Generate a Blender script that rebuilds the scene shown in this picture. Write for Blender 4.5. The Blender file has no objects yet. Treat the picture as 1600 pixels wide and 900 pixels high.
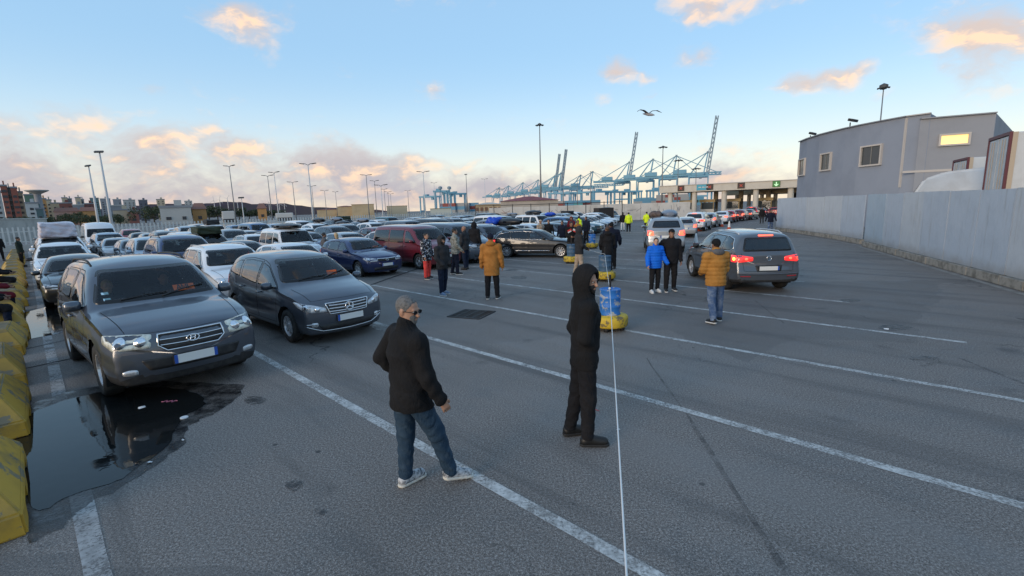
import bpy, bmesh, math, random
import numpy as np
from mathutils import Vector, Matrix
from mathutils.bvhtree import BVHTree
from mathutils.geometry import delaunay_2d_cdt

random.seed(11)
RNG = np.random.default_rng(5)
S = bpy.context.scene
COL = S.collection
PI = math.pi
def rad(a): return math.radians(a)

# ------------------------------------------------------------------ camera
F_PX, PITCH, ROLL, CAM_H = 737.0, rad(9.6), rad(1.75), 2.5
_F = np.array([0, math.cos(PITCH), -math.sin(PITCH)])
_U0 = np.array([0, math.sin(PITCH), math.cos(PITCH)])
_R0 = np.array([1.0, 0, 0])
_R = _R0*math.cos(ROLL) - _U0*math.sin(ROLL)
_U = _U0*math.cos(ROLL) + _R0*math.sin(ROLL)
cam_data = bpy.data.cameras.new('camera')
cam_data.sensor_width = 36.0
cam_data.lens = 36.0*F_PX/1600.0
cam_data.clip_start = 0.05
cam_data.clip_end = 30000
cam = bpy.data.objects.new('camera', cam_data)
COL.objects.link(cam)
cam.matrix_world = Matrix(((_R[0], _U[0], -_F[0], 0), (_R[1], _U[1], -_F[1], 0), (_R[2], _U[2], -_F[2], CAM_H), (0, 0, 0, 1)))
S.camera = cam

def ray(x, y): return _F*F_PX + _R*(x-800) - _U*(y-450)
def G(x, y, z=0.0):
    "place seen at photograph pixel x, y that stands at height z"
    d = ray(x, y); t = (z-CAM_H)/d[2]
    return np.array([d[0]*t, d[1]*t, z])
def D(x, y, dist):
    "place seen at photograph pixel x, y at horizontal distance dist"
    d = ray(x, y); t = dist/math.hypot(d[0], d[1])
    return np.array([d[0]*t, d[1]*t, CAM_H+d[2]*t])
def proj(p):
    v = np.array(p, float)-np.array([0, 0, CAM_H]); w = v@_F
    return 800+F_PX*(v@_R)/w, 450-F_PX*(v@_U)/w

# ------------------------------------------------------------------ sky, sun, exposure
SUN_EL, SUN_AZ = rad(11.0), rad(-135)      # azimuth from +Y towards +X: low sun behind the camera's left shoulder
W = bpy.data.worlds.new('World'); S.world = W; W.use_nodes = True
wt = W.node_tree; wt.nodes.clear()
class NT:
    "small helper to write node trees"
    def __init__(s, tree): s.t = tree
    def n(s, typ, **kw):
        nd = s.t.nodes.new(typ)
        for k, v in kw.items():
            if k.startswith('i_'):
                key = k[2:]; key = int(key) if key.isdigit() else key.replace('_', ' ')
                s.set(nd.inputs[key], v)
            else: setattr(nd, k, v)
        return nd
    def set(s, sock, v):
        if hasattr(v, 'is_output'): s.t.links.new(v, sock)
        elif isinstance(v, bpy.types.Node): s.t.links.new(v.outputs[0], sock)
        else: sock.default_value = v
    def math(s, op, a, b=None, c=None, clamp=False):
        nd = s.t.nodes.new('ShaderNodeMath'); nd.operation = op; nd.use_clamp = clamp
        s.set(nd.inputs[0], a)
        if b is not None: s.set(nd.inputs[1], b)
        if c is not None: s.set(nd.inputs[2], c)
        return nd.outputs[0]
    def vmath(s, op, a, b=None, out=0):
        nd = s.t.nodes.new('ShaderNodeVectorMath'); nd.operation = op
        s.set(nd.inputs[0], a)
        if b is not None: s.set(nd.inputs[1], b)
        return nd.outputs[out]
    def mr(s, v, a, b, c=0.0, d=1.0, smooth=True):
        nd = s.t.nodes.new('ShaderNodeMapRange'); nd.clamp = True
        if smooth: nd.interpolation_type = 'SMOOTHSTEP'
        s.set(nd.inputs[0], v)
        for i, q in enumerate((a, b, c, d)): s.set(nd.inputs[1+i], q)
        return nd.outputs[0]
    def mix(s, fac, a, b, blend='MIX'):
        nd = s.t.nodes.new('ShaderNodeMix'); nd.data_type = 'RGBA'; nd.blend_type = blend
        s.set(nd.inputs[0], fac)
        for q, v in ((6, a), (7, b)):
            if isinstance(v, (tuple, list)) and len(v) == 3: v = (*v, 1)
            s.set(nd.inputs[q], v)
        return nd.outputs[2]
    def noise(s, vec, scale, detail=4, rough=0.55, dist=0.0, out=0):
        nd = s.t.nodes.new('ShaderNodeTexNoise')
        if vec is not None: s.set(nd.inputs['Vector'], vec)
        s.set(nd.inputs['Scale'], scale); s.set(nd.inputs['Detail'], detail)
        s.set(nd.inputs['Roughness'], rough); s.set(nd.inputs['Distortion'], dist)
        return nd.outputs[out]
    def ramp(s, fac, stops, interp='LINEAR'):
        nd = s.t.nodes.new('ShaderNodeValToRGB'); cr = nd.color_ramp; cr.interpolation = interp
        while len(cr.elements) < len(stops): cr.elements.new(0.5)
        for e, (p, c) in zip(cr.elements, stops):
            e.position = p; e.color = (*c, 1) if len(c) == 3 else c
        s.set(nd.inputs[0], fac)
        return nd.outputs[0]

N = NT(wt)
sky = N.n('ShaderNodeTexSky', sky_type='NISHITA', sun_disc=False, sun_elevation=SUN_EL, sun_rotation=SUN_AZ, altitude=0.0, air_density=1.0, dust_density=0.6, ozone_density=2.0)
tc = N.n('ShaderNodeTexCoord')
dirv = N.vmath('NORMALIZE', tc.outputs['Generated'])
sep = N.n('ShaderNodeSeparateXYZ'); N.set(sep.inputs[0], dirv)
el = sep.outputs[2]
SKY_STRENGTH = 0.125
# thin evening haze towards the horizon: the blue pales to a warm cream
hz = N.mr(el, 0.0, 0.42, 1.0, 0.0)
hz2 = N.math('POWER', hz, 1.6)
horizon_col = N.ramp(N.mr(el, 0.0, 0.30, 0, 1, smooth=False), [(0.0, (6.8, 5.6, 4.4)), (0.30, (6.4, 6.2, 5.3)), (0.62, (5.2, 6.2, 6.4)), (1.0, (3.3, 5.0, 6.4))])
high_col = N.mix(N.mr(el, 0.25, 0.8), (2.55, 4.3, 6.2), (2.2, 3.6, 5.5))
base = N.mix(0.75, N.mix(1.0, sky.outputs[0], (1.0, 1.0, 1.0), 'MULTIPLY'), N.mix(hz2, high_col, horizon_col))
# clouds: a bank low over the whole horizon and loose puffs above it
def dirpx(x, y):
    d = ray(x, y); return tuple(d/np.linalg.norm(d))
wob = N.noise(dirv, 7.0, 4, 0.6, out=1)
dv = N.vmath('ADD', dirv, N.vmath('SCALE', N.vmath('SUBTRACT', wob, (0.5, 0.5, 0.5)), None))
dv.node.inputs[1].links[0].from_node.inputs['Scale'].default_value = 0.07
flat = N.vmath('MULTIPLY', dv, (1.0, 1.0, 2.1))
n1 = N.noise(flat, 6.0, 6, 0.57)
n2 = N.noise(N.vmath('ADD', flat, (0.012, 0.006, -0.035)), 6.0, 6, 0.57)    # the same field a little towards the light
nbig = N.noise(flat, 2.6, 3, 0.5)
# bank: its upper edge wanders with the azimuth
sx = sep.outputs[0]
top = N.math('ADD', N.mr(sx, -0.80, 0.25, 0.205, 0.095), N.math('MULTIPLY', N.math('SUBTRACT', nbig, 0.5), 0.10))
bank = N.mr(N.math('SUBTRACT', el, top), -0.075, 0.035, 0.38, -0.06)
bank = N.math('MULTIPLY', bank, N.mr(el, 0.0, 0.035, 0.62, 1.0))
PUFFS = [(1560, 62, .11, .075, .46), (1490, 95, .06, .05, .36), (1285, 128, .085, .024, .40), (1340, 112, .04, .02, .3), (1090, 18, .075, .045, .42), (1180, 8, .12, .035, .40), (1098, 78, .07, .032, .34),
         (968, 108, .05, .034, .40), (1010, 150, .05, .02, .3), (950, 165, .03, .02, .26), (1010, 120, .03, .022, .26), (372, 28, .08, .05, .24), (345, 72, .05, .03, .16), (452, 18, .06, .05, .12), (685, 135, .02, .022, .18), (228, 138, .035, .014, .3),
         (30, 215, .10, .05, .26), (110, 187, .05, .022, .3), (210, 235, .12, .04, .14), (415, 232, .05, .028, .34), (545, 250, .13, .03, .16), (650, 252, .07, .026, .2), (1380, 148, .03, .014, .24), (740, 262, .06, .02, .12), (180, 182, .03, .015, .2), (1180, 262, .16, .022, .14)]
pm = None
for (px, py, rx, rz, amp) in PUFFS:
    c = dirpx(px, py)
    dlt = N.vmath('MULTIPLY', N.vmath('SUBTRACT', dv, c), (1/rx, 1/rx, 1/rz))
    m = N.mr(N.vmath('LENGTH', dlt, None, out=1), 0.0, 1.35, amp*0.9, 0.0)
    pm = m if pm is None else N.math('MAXIMUM', pm, m)
dens = N.math('ADD', N.math('MAXIMUM', bank, pm), N.math('MULTIPLY', N.math('SUBTRACT', n1, 0.5), 1.35))
cov = N.mr(dens, 0.10, 0.50, 0.0, 0.93)
lit = N.mr(N.math('SUBTRACT', n1, n2), -0.02, 0.12)
lit = N.math('MULTIPLY', N.math('ADD', N.math('MULTIPLY', lit, 0.85), N.mr(el, 0.03, 0.20, 0.0, 0.42)), N.mr(el, 0.0, 0.09, 0.45, 1.0), clamp=True)
cl_dark = N.mix(N.mr(el, 0.0, 0.14), (3.0, 2.75, 3.05), (2.7, 2.8, 3.3))
cl_col = N.mix(lit, cl_dark, (7.0, 4.9, 3.3))
final = N.mix(cov, base, cl_col)
bg = N.n('ShaderNodeBackground', i_Strength=SKY_STRENGTH)
N.set(bg.inputs[0], final)
out = N.n('ShaderNodeOutputWorld'); N.set(out.inputs[0], bg)

sl = bpy.data.lights.new('sun', 'SUN'); sl.energy = 1.5; sl.angle = rad(28); sl.color = (1.0, 0.80, 0.60)
sun = bpy.data.objects.new('sun', sl); COL.objects.link(sun)
sd = Vector((math.sin(SUN_AZ)*math.cos(SUN_EL), math.cos(SUN_AZ)*math.cos(SUN_EL), math.sin(SUN_EL)))
sun.rotation_euler = (-sd).to_track_quat('-Z', 'Y').to_euler()
sun.location = sd*50+Vector((0, 0, 20))
vs = S.view_settings
vs.view_transform = 'Standard'; vs.look = 'None'; vs.gamma = 1.0; vs.use_curve_mapping = False
vs.exposure = 0.45
W.cycles.sampling_method = 'MANUAL'; W.cycles.sample_map_resolution = 256
S.cycles.max_bounces = 6; S.cycles.transparent_max_bounces = 12
S.cycles.caustics_reflective = False; S.cycles.caustics_refractive = False

# ------------------------------------------------------------------ helpers
def tag(o, label=None, cat=None, group=None, kind=None):
    if label: o['label'] = label
    if cat: o['category'] = cat
    if group: o['group'] = group
    if kind: o['kind'] = kind
    return o
def empty(name, loc=(0, 0, 0), rz=0.0, label=None, cat=None, group=None):
    o = bpy.data.objects.new(name, None); COL.objects.link(o)
    o.empty_display_size = 0.2
    o.location = tuple(float(v) for v in loc); o.rotation_euler = (0, 0, rz)
    return tag(o, label, cat, group)
def mkobj(name, me, mat=None, parent=None, smooth=False):
    o = bpy.data.objects.new(name, me); COL.objects.link(o)
    if mat is not None and len(me.materials) == 0:
        for m in (mat if isinstance(mat, (list, tuple)) else [mat]): me.materials.append(m)
    if smooth: me.shade_smooth()
    if parent is not None: o.parent = parent
    return o
class MB:
    "collects shapes into one mesh"
    def __init__(s): s.v = []; s.f = []; s.mi = []
    def add(s, vs, fs, mi=0):
        b = len(s.v); s.v += [tuple(float(c) for c in p) for p in vs]
        s.f += [tuple(b+i for i in f) for f in fs]; s.mi += [mi]*len(fs)
        return s
    def box(s, c, d, rz=0.0, mi=0, M=None, taper=1.0):
        hx, hy, hz = d[0]/2, d[1]/2, d[2]/2
        p = []
        for z in (-1, 1):
            k = taper if z > 0 else 1.0
            for (x, y) in ((-1, -1), (1, -1), (1, 1), (-1, 1)):
                q = Vector((x*hx*k, y*hy*k, z*hz))
                if M is not None: q = M @ q
                cz, sz = math.cos(rz), math.sin(rz)
                p.append((c[0]+q.x*cz-q.y*sz, c[1]+q.x*sz+q.y*cz, c[2]+q.z))
        return s.add(p, [(0, 3, 2, 1), (4, 5, 6, 7), (0, 1, 5, 4), (1, 2, 6, 5), (2, 3, 7, 6), (3, 0, 4, 7)], mi)
    def tube(s, pts, radii, n=8, mi=0, cap=True):
        pts = [Vector(p) for p in pts]
        if not hasattr(radii, '__len__'): radii = [radii]*len(pts)
        up = Vector((0, 0, 1)); vs = []; prev = None
        for i, p in enumerate(pts):
            t = (pts[min(i+1, len(pts)-1)]-pts[max(i-1, 0)]).normalized()
            if prev is None:
                a = t.cross(up if abs(t.z) < 0.95 else Vector((1, 0, 0))).normalized()
            else:
                a = (prev-t*prev.dot(t)).normalized()
            prev = a; b = t.cross(a)
            for k in range(n):
                q = 2*PI*k/n
                vs.append(p+(a*math.cos(q)+b*math.sin(q))*radii[i])
        fs = []
        for i in range(len(pts)-1):
            for k in range(n):
                k2 = (k+1) % n
                fs.append((i*n+k, i*n+k2, (i+1)*n+k2, (i+1)*n+k))
        if cap:
            fs.append(tuple(range(n-1, -1, -1))); m = (len(pts)-1)*n; fs.append(tuple(m+k for k in range(n)))
        return s.add(vs, fs, mi)
    def bar(s, a, b, w, h=None, mi=0):
        "rectangular bar from a to b"
        a, b = Vector(a), Vector(b); t = (b-a)
        L = t.length; t.normalize(); h = h or w
        u = t.cross(Vector((0, 0, 1)) if abs(t.z) < 0.95 else Vector((1, 0, 0))).normalized(); v = u.cross(t)
        p = []
        for q in (a, b):
            for (i, j) in ((-1, -1), (1, -1), (1, 1), (-1, 1)): p.append(q+u*i*w/2+v*j*h/2)
        return s.add(p, [(0, 1, 2, 3), (7, 6, 5, 4), (0, 4, 5, 1), (1, 5, 6, 2), (2, 6, 7, 3), (3, 7, 4, 0)], mi)
    def lathe(s, prof, c=(0, 0, 0), n=20, mi=0, axis='z'):
        vs = []
        for (r, h) in prof:
            for k in range(n):
                q = 2*PI*k/n; x, y = r*math.cos(q), r*math.sin(q)
                if axis == 'z': vs.append((c[0]+x, c[1]+y, c[2]+h))
                elif axis == 'y': vs.append((c[0]+x, c[1]+h, c[2]+y))
                else: vs.append((c[0]+h, c[1]+x, c[2]+y))
        fs = []
        for i in range(len(prof)-1):
            for k in range(n):
                k2 = (k+1) % n
                f = (i*n+k, i*n+k2, (i+1)*n+k2, (i+1)*n+k)
                fs.append(f if axis != 'y' else f[::-1])
        return s.add(vs, fs, mi)
    def prism(s, poly, z0, z1, mi=0):
        "polygon in x, y pushed up from z0 to z1"
        n = len(poly)
        vs = [(p[0], p[1], z0) for p in poly]+[(p[0], p[1], z1) for p in poly]
        fs = [tuple(range(n-1, -1, -1)), tuple(range(n, 2*n))]+[(i, (i+1) % n, n+(i+1) % n, n+i) for i in range(n)]
        return s.add(vs, fs, mi)
    def mesh(s, name, mats=None):
        me = bpy.data.meshes.new(name); me.from_pydata(s.v, [], s.f)
        if mats is not None:
            for m in (mats if isinstance(mats, (list, tuple)) else [mats]): me.materials.append(m)
        if any(s.mi): me.polygons.foreach_set('material_index', s.mi)
        me.update()
        return me
    def build(s, name, mat, parent=None, smooth=False, bevel=0.0):
        me = s.mesh(name, mat)
        if bevel:
            bm = bmesh.new(); bm.from_mesh(me)
            bmesh.ops.bevel(bm, geom=[e for e in bm.edges if e.calc_face_angle(0) > 0.5], offset=bevel, segments=2, affect='EDGES', profile=0.6)
            bm.to_mesh(me); bm.free()
        return mkobj(name, me, None, parent, smooth)
def children_of(): 
    m = {}
    for o in COL.objects:
        if o.parent: m.setdefault(o.parent.name, []).append(o)
    return m
def copy_tree(o, kids=None, parent=None, skip=()):
    c = o.copy(); COL.objects.link(c); c.parent = parent
    for ch in o.children:
        if ch.name.split('.')[0] in skip: continue
        copy_tree(ch, None, c, skip)
    return c
def setmat(o, mat, slot=0):
    o.material_slots[slot].link = 'OBJECT'; o.material_slots[slot].material = mat

# ------------------------------------------------------------------ materials
MATS = {}
def pbr(name, col, rough=0.6, metal=0.0, coat=0.0, coat_rough=0.05, emis=None, emis_s=0.0, spec=0.5, alpha=1.0, trans=0.0, ior=1.45, bump=None, var=None, sheen=0.0):
    "principled material; var=(scale, amount) mottles its colour, bump=(scale, strength) its relief"
    if name in MATS: return MATS[name]
    m = bpy.data.materials.new(name); m.use_nodes = True; t = m.node_tree; b = t.nodes['Principled BSDF']; q = NT(t)
    b.inputs['Base Color'].default_value = (*col, 1); b.inputs['Roughness'].default_value = rough
    b.inputs['Metallic'].default_value = metal; b.inputs['Coat Weight'].default_value = coat; b.inputs['Coat Roughness'].default_value = coat_rough
    b.inputs['Specular IOR Level'].default_value = spec; b.inputs['Alpha'].default_value = alpha
    b.inputs['Transmission Weight'].default_value = trans; b.inputs['IOR'].default_value = ior
    b.inputs['Sheen Weight'].default_value = sheen
    if emis: b.inputs['Emission Color'].default_value = (*emis, 1); b.inputs['Emission Strength'].default_value = emis_s
    if var or bump:
        co = q.n('ShaderNodeTexCoord').outputs['Object']
    if var:
        sc, am = var[0], var[1]
        nz = q.noise(co, sc, 6, 0.62)
        c2 = var[2] if len(var) > 2 else tuple(v*0.45 for v in col)
        q.set(b.inputs['Base Color'], q.mix(q.math('MULTIPLY', q.mr(nz, 0.42, 0.68), am), col, c2))
        q.set(b.inputs['Roughness'], q.math('ADD', q.math('MULTIPLY', nz, 0.25), max(0.0, rough-0.125)))
    if bump:
        bp = q.n('ShaderNodeBump', i_Strength=bump[1], i_Distance=bump[2] if len(bump) > 2 else 0.01)
        q.set(bp.inputs['Height'], q.noise(co, bump[0], 5, 0.6)); q.set(b.inputs['Normal'], bp)
    MATS[name] = m
    return m
def paint(name, col, flake=0.0, rough=0.32):
    "car paint: dusty clear coat over the colour"
    if name in MATS: return MATS[name]
    m = pbr(name, col, rough, flake, 1.0, 0.04)
    t = m.node_tree; q = NT(t); b = t.nodes['Principled BSDF']
    co = q.n('ShaderNodeTexCoord').outputs['Object']
    sp = q.n('ShaderNodeSeparateXYZ'); q.set(sp.inputs[0], co)
    dust = q.math('MULTIPLY', q.mr(sp.outputs[2], 0.15, 0.60, 0.55, 0.02), q.mr(q.noise(co, 5.0, 6, 0.65), 0.25, 0.75, 0.35, 1.0))
    q.set(b.inputs['Base Color'], q.mix(q.math('MULTIPLY', dust, 0.45), col, (0.15, 0.147, 0.142)))
    q.set(b.inputs['Coat Weight'], q.math('SUBTRACT', 1.0, dust, clamp=True))
    q.set(b.inputs['Coat Roughness'], q.mr(q.noise(co, 9.0, 4, 0.6), 0.3, 0.8, 0.0, 0.05))
    q.set(b.inputs['Roughness'], q.math('ADD', q.math('MULTIPLY', dust, 0.4), rough, clamp=True))
    return m

# ------------------------------------------------------------------ ground
HEAD = np.array([math.sin(rad(134.5)), math.cos(rad(134.5))])     # the way the queued cars face
SIDE = np.array([-HEAD[1], HEAD[0]])                              # across the lanes, away from the yellow blocks
def LP(s, o, z=0.0):
    "lane place: s metres along the cars' heading, o metres across the lanes"
    p = HEAD*s+SIDE*o
    return np.array([p[0], p[1], z])
def to_lane(p): return float(p[0]*HEAD[0]+p[1]*HEAD[1]), float(p[0]*SIDE[0]+p[1]*SIDE[1])
LANE_RZ = math.atan2(HEAD[1], HEAD[0])
LW = 2.68

def asphalt_mat():
    m = bpy.data.materials.new('asphalt'); m.use_nodes = True; t = m.node_tree; b = t.nodes['Principled BSDF']; q = NT(t)
    co = q.n('ShaderNodeTexCoord').outputs['Object']
    big = q.noise(co, 0.16, 6, 0.6)
    mid = q.noise(co, 1.1, 7, 0.68, 0.4)
    fine = q.math('ADD', q.math('MULTIPLY', q.noise(co, 48.0, 3, 0.8), .55), q.math('MULTIPLY', q.noise(q.vmath('ADD', co, (7.3, 1.1, 0)), 110.0, 2, 0.7), .45))
    grit = q.n('ShaderNodeTexVoronoi', feature='F1'); q.set(grit.inputs['Vector'], co); q.set(grit.inputs['Scale'], 85.0)
    col = q.mix(q.mr(big, 0.3, 0.7), (0.160, 0.137, 0.119), (0.214, 0.185, 0.163))
    col = q.mix(q.math('MULTIPLY', q.mr(mid, 0.48, 0.70), 0.75), col, (0.120, 0.112, 0.105))
    col = q.mix(q.math('MULTIPLY', q.mr(fine, 0.50, 0.60), 0.95), col, (0.36, 0.335, 0.31))
    col = q.mix(q.math('MULTIPLY', q.mr(fine, 0.49, 0.40), 0.95), col, (0.060, 0.056, 0.053))
    # oil drips
    oil = q.noise(co, 0.9, 3, 0.5, 0.2)
    oil2 = q.math('MULTIPLY', q.mr(oil, 0.64, 0.76), 0.55)
    col = q.mix(oil2, col, (0.04, 0.04, 0.042))
    # small dark spots of chewing gum and drips
    spot = q.n('ShaderNodeTexVoronoi', feature='F1'); q.set(spot.inputs['Vector'], co); q.set(spot.inputs['Scale'], 1.6)
    q.set(spot.inputs['Randomness'], 1.0)
    sp = q.math('MULTIPLY', q.mr(spot.outputs['Distance'], 0.055, 0.035), q.mr(q.noise(co, 0.7, 2), 0.48, 0.56))
    col = q.mix(q.math('MULTIPLY', sp, 0.8), col, (0.025, 0.025, 0.026))
    # wheel paths worn and stained along the lanes
    mp = q.n('ShaderNodeMapping'); q.set(mp.inputs['Vector'], co); mp.inputs['Rotation'].default_value = (0, 0, -LANE_RZ)
    trk = q.noise(q.vmath('MULTIPLY', mp.outputs[0], (0.10, 1.3, 1.0)), 1.0, 5, 0.6, 0.3)
    col = q.mix(q.math('MULTIPLY', q.mr(trk, 0.50, 0.68), 0.62), col, (0.085, 0.080, 0.076))
    col = q.mix(q.math('MULTIPLY', q.mr(trk, 0.46, 0.30), 0.35), col, (0.23, 0.218, 0.205))
    # patches of newer and older surfacing
    vor = q.n('ShaderNodeTexVoronoi', feature='F1'); q.set(vor.inputs['Vector'], q.vmath('ADD', mp.outputs[0], q.vmath('SCALE', q.noise(co, 0.6, 3, out=1)))); q.set(vor.inputs['Scale'], 0.16)
    vsp = q.n('ShaderNodeSeparateColor'); q.set(vsp.inputs[0], vor.outputs['Color'])
    col = q.mix(q.math('MULTIPLY', q.mr(vsp.outputs[0], 0.2, 0.9), 0.38), col, (0.10, 0.095, 0.09))
    crk = q.n('ShaderNodeTexVoronoi', feature='DISTANCE_TO_EDGE'); q.set(crk.inputs['Vector'], q.vmath('ADD', co, q.vmath('SCALE', q.noise(co, 1.4, 5, out=1)))); q.set(crk.inputs['Scale'], 0.22)
    ck = q.math('MULTIPLY', q.mr(crk.outputs['Distance'], 0.0045, 0.0015), q.mr(q.noise(co, 0.28, 3), 0.48, 0.58))
    col = q.mix(q.math('MULTIPLY', ck, 0.75), col, (0.03, 0.028, 0.027))
    q.set(b.inputs['Base Color'], col)
    q.set(b.inputs['Roughness'], q.mr(mid, 0.3, 0.75, 0.86, 0.62))
    b.inputs['Specular IOR Level'].default_value = 0.35
    bp = q.n('ShaderNodeBump', i_Strength=0.40, i_Distance=0.010)
    q.set(bp.inputs['Height'], q.math('ADD', q.math('ADD', fine, q.math('MULTIPLY', mid, 0.4)), q.math('MULTIPLY', grit.outputs['Distance'], 0.5))); q.set(b.inputs['Normal'], bp)
    return m
ASPH = asphalt_mat()
g = MB()
R_G = 9000
rings = [0, 4, 12, 30, 70, 160, 400, 1000, 3000, R_G]
vs = [(0, 0, 0)]; fs = []
nseg = 48
for r in rings[1:]:
    for k in range(nseg):
        a = 2*PI*k/nseg; vs.append((r*math.cos(a), r*math.sin(a), 0))
for k in range(nseg): fs.append((0, 1+k, 1+(k+1) % nseg))
for i in range(len(rings)-2):
    for k in range(nseg):
        a, b_ = 1+i*nseg+k, 1+i*nseg+(k+1) % nseg
        fs.append((a, a+nseg, b_+nseg, b_))
g.add(vs, fs)
ground = g.build('ground', ASPH); tag(ground, kind='structure')

def worn_paint(name, col, wear=0.5):
    m = bpy.data.materials.new(name); m.use_nodes = True; t = m.node_tree; b = t.nodes['Principled BSDF']; q = NT(t)
    co = q.n('ShaderNodeTexCoord').outputs['Object']
    fine = q.noise(co, 34.0, 4, 0.7); mid = q.noise(co, 2.2, 5, 0.65)
    c = q.mix(q.mr(q.noise(co, 9.0, 5, 0.6), 0.35, 0.7), col, tuple(v*0.62 for v in col))
    q.set(b.inputs['Base Color'], c); b.inputs['Roughness'].default_value = 0.75
    a = q.math('ADD', q.math('MULTIPLY', fine, 0.75), q.math('MULTIPLY', mid, 0.55))
    q.set(b.inputs['Alpha'], q.mr(a, 0.80+wear*0.0, 0.60-wear*0.1, 0.28, 0.97))
    return m
LINE = worn_paint('worn_line_paint', (0.60, 0.59, 0.56))
LINE2 = worn_paint('very_worn_line_paint', (0.40, 0.39, 0.375), -0.2)
def strip(name, a, b, w, z, mat, seg=1.0, kind='structure', jit=0.006):
    a, b = np.array(a[:2], float), np.array(b[:2], float)
    L = np.linalg.norm(b-a); t = (b-a)/L; nn = np.array([-t[1], t[0]]); n = max(1, int(L/seg))
    mb = MB(); vs = []
    for i in range(n+1):
        p = a+t*L*i/n
        for sgn in (-1, 1):
            q = p+nn*sgn*(w/2+random.uniform(-jit, jit)); vs.append((q[0], q[1], z))
    mb.add(vs, [(2*i, 2*i+2, 2*i+3, 2*i+1) for i in range(n)])
    o = mb.build(name, mat); tag(o, kind=kind)
    return o
# lane lines, from far behind the queued cars to the open road on the right
for i in range(0, 15):
    o = (0.02, 2.66, 5.32, 8.18, 10.95)[i] if i < 5 else 10.95+(i-4)*2.75
    s1 = (0.5, 12.0, 12.0, 12.0, 0.0)[i] if i < 5 else -2.0-(i-5)*1.6
    if i == 4: s1 = to_lane(G(1510, 543))[0]
    if i == 0:
        segs = [(-60, -15.2), (-14.9, -13.2), (-13.0, -11.6), (-11.5, -8.1), (-6.5, 0.5)]
        for a, b in segs: strip('lane_line', LP(a, o), LP(b, o), 0.15, 0.004, LINE2)
    else:
        strip('lane_line', LP(-75, o), LP(s1, o), 0.125 if i < 3 else 0.115, 0.004, LINE)

# ------------------------------------------------------------------ cars
def pchip(pts):
    pts = sorted(pts); x = np.array([p[0] for p in pts], float); y = np.array([p[1] for p in pts], float)
    h = np.diff(x); d = np.diff(y)/h; m = np.zeros_like(y)
    for i in range(1, len(x)-1):
        if d[i-1]*d[i] > 0:
            w1, w2 = 2*h[i]+h[i-1], h[i]+2*h[i-1]
            m[i] = (w1+w2)/(w1/d[i-1]+w2/d[i])
    m[0], m[-1] = d[0], d[-1]
    def f(q):
        q = np.clip(q, x[0], x[-1]); i = np.clip(np.searchsorted(x, q)-1, 0, len(x)-2)
        t = (q-x[i])/h[i]
        return (2*t**3-3*t**2+1)*y[i]+(t**3-2*t**2+t)*h[i]*m[i]+(-2*t**3+3*t**2)*y[i+1]+(t**3-t**2)*h[i]*m[i+1]
    return f
def sstep(t): t = np.clip(t, 0, 1); return t*t*(3-2*t)
def poly_area(p): return 0.5*sum(p[i][0]*p[(i+1) % len(p)][1]-p[(i+1) % len(p)][0]*p[i][1] for i in range(len(p)))
def inset(poly, d):
    n = len(poly); s = 1 if poly_area(poly) > 0 else -1; out = []
    for i in range(n):
        a, b, c = np.array(poly[i-1]), np.array(poly[i]), np.array(poly[(i+1) % n])
        t1 = (b-a)/(np.linalg.norm(b-a)+1e-9); t2 = (c-b)/(np.linalg.norm(c-b)+1e-9)
        n1 = np.array([-t1[1], t1[0]])*s; n2 = np.array([-t2[1], t2[0]])*s
        m = n1+n2; m /= max(0.35, np.linalg.norm(m)**2/2)
        out.append(tuple(b+m*d*1.0))
    return out
def rounded(poly, r=0.05, k=3):
    "cut and round the corners of a polygon"
    out = []; n = len(poly)
    for i in range(n):
        a, b, c = np.array(poly[i-1], float), np.array(poly[i], float), np.array(poly[(i+1) % n], float)
        ra = min(r, 0.42*np.linalg.norm(a-b)); rc = min(r, 0.42*np.linalg.norm(c-b))
        p0 = b+(a-b)/np.linalg.norm(a-b)*ra; p2 = b+(c-b)/np.linalg.norm(c-b)*rc
        for j in range(k+1):
            t = j/k; out.append(tuple((1-t)**2*p0+2*t*(1-t)*b+t*t*p2))
    return out
def clip_poly(poly, a, nrm):
    "keep the side of the polygon where (p-a).nrm >= 0"
    out = []; n = len(poly)
    for i in range(n):
        p, q = np.array(poly[i]), np.array(poly[(i+1) % n])
        dp, dq = float((p-a)@nrm), float((q-a)@nrm)
        if dp >= 0: out.append(tuple(p))
        if dp*dq < 0: out.append(tuple(p+(q-p)*dp/(dp-dq)))
    return out
def in_poly(pts, poly):
    pts = np.asarray(pts); x, y = pts[:, 0], pts[:, 1]; r = np.zeros(len(pts), bool); n = len(poly)
    for i in range(n):
        x1, y1 = poly[i]; x2, y2 = poly[(i+1) % n]
        c = ((y1 > y) != (y2 > y)) & (x < (x2-x1)*(y-y1)/((y2-y1) if y2 != y1 else 1e-9)+x1)
        r ^= c
    return r

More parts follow.
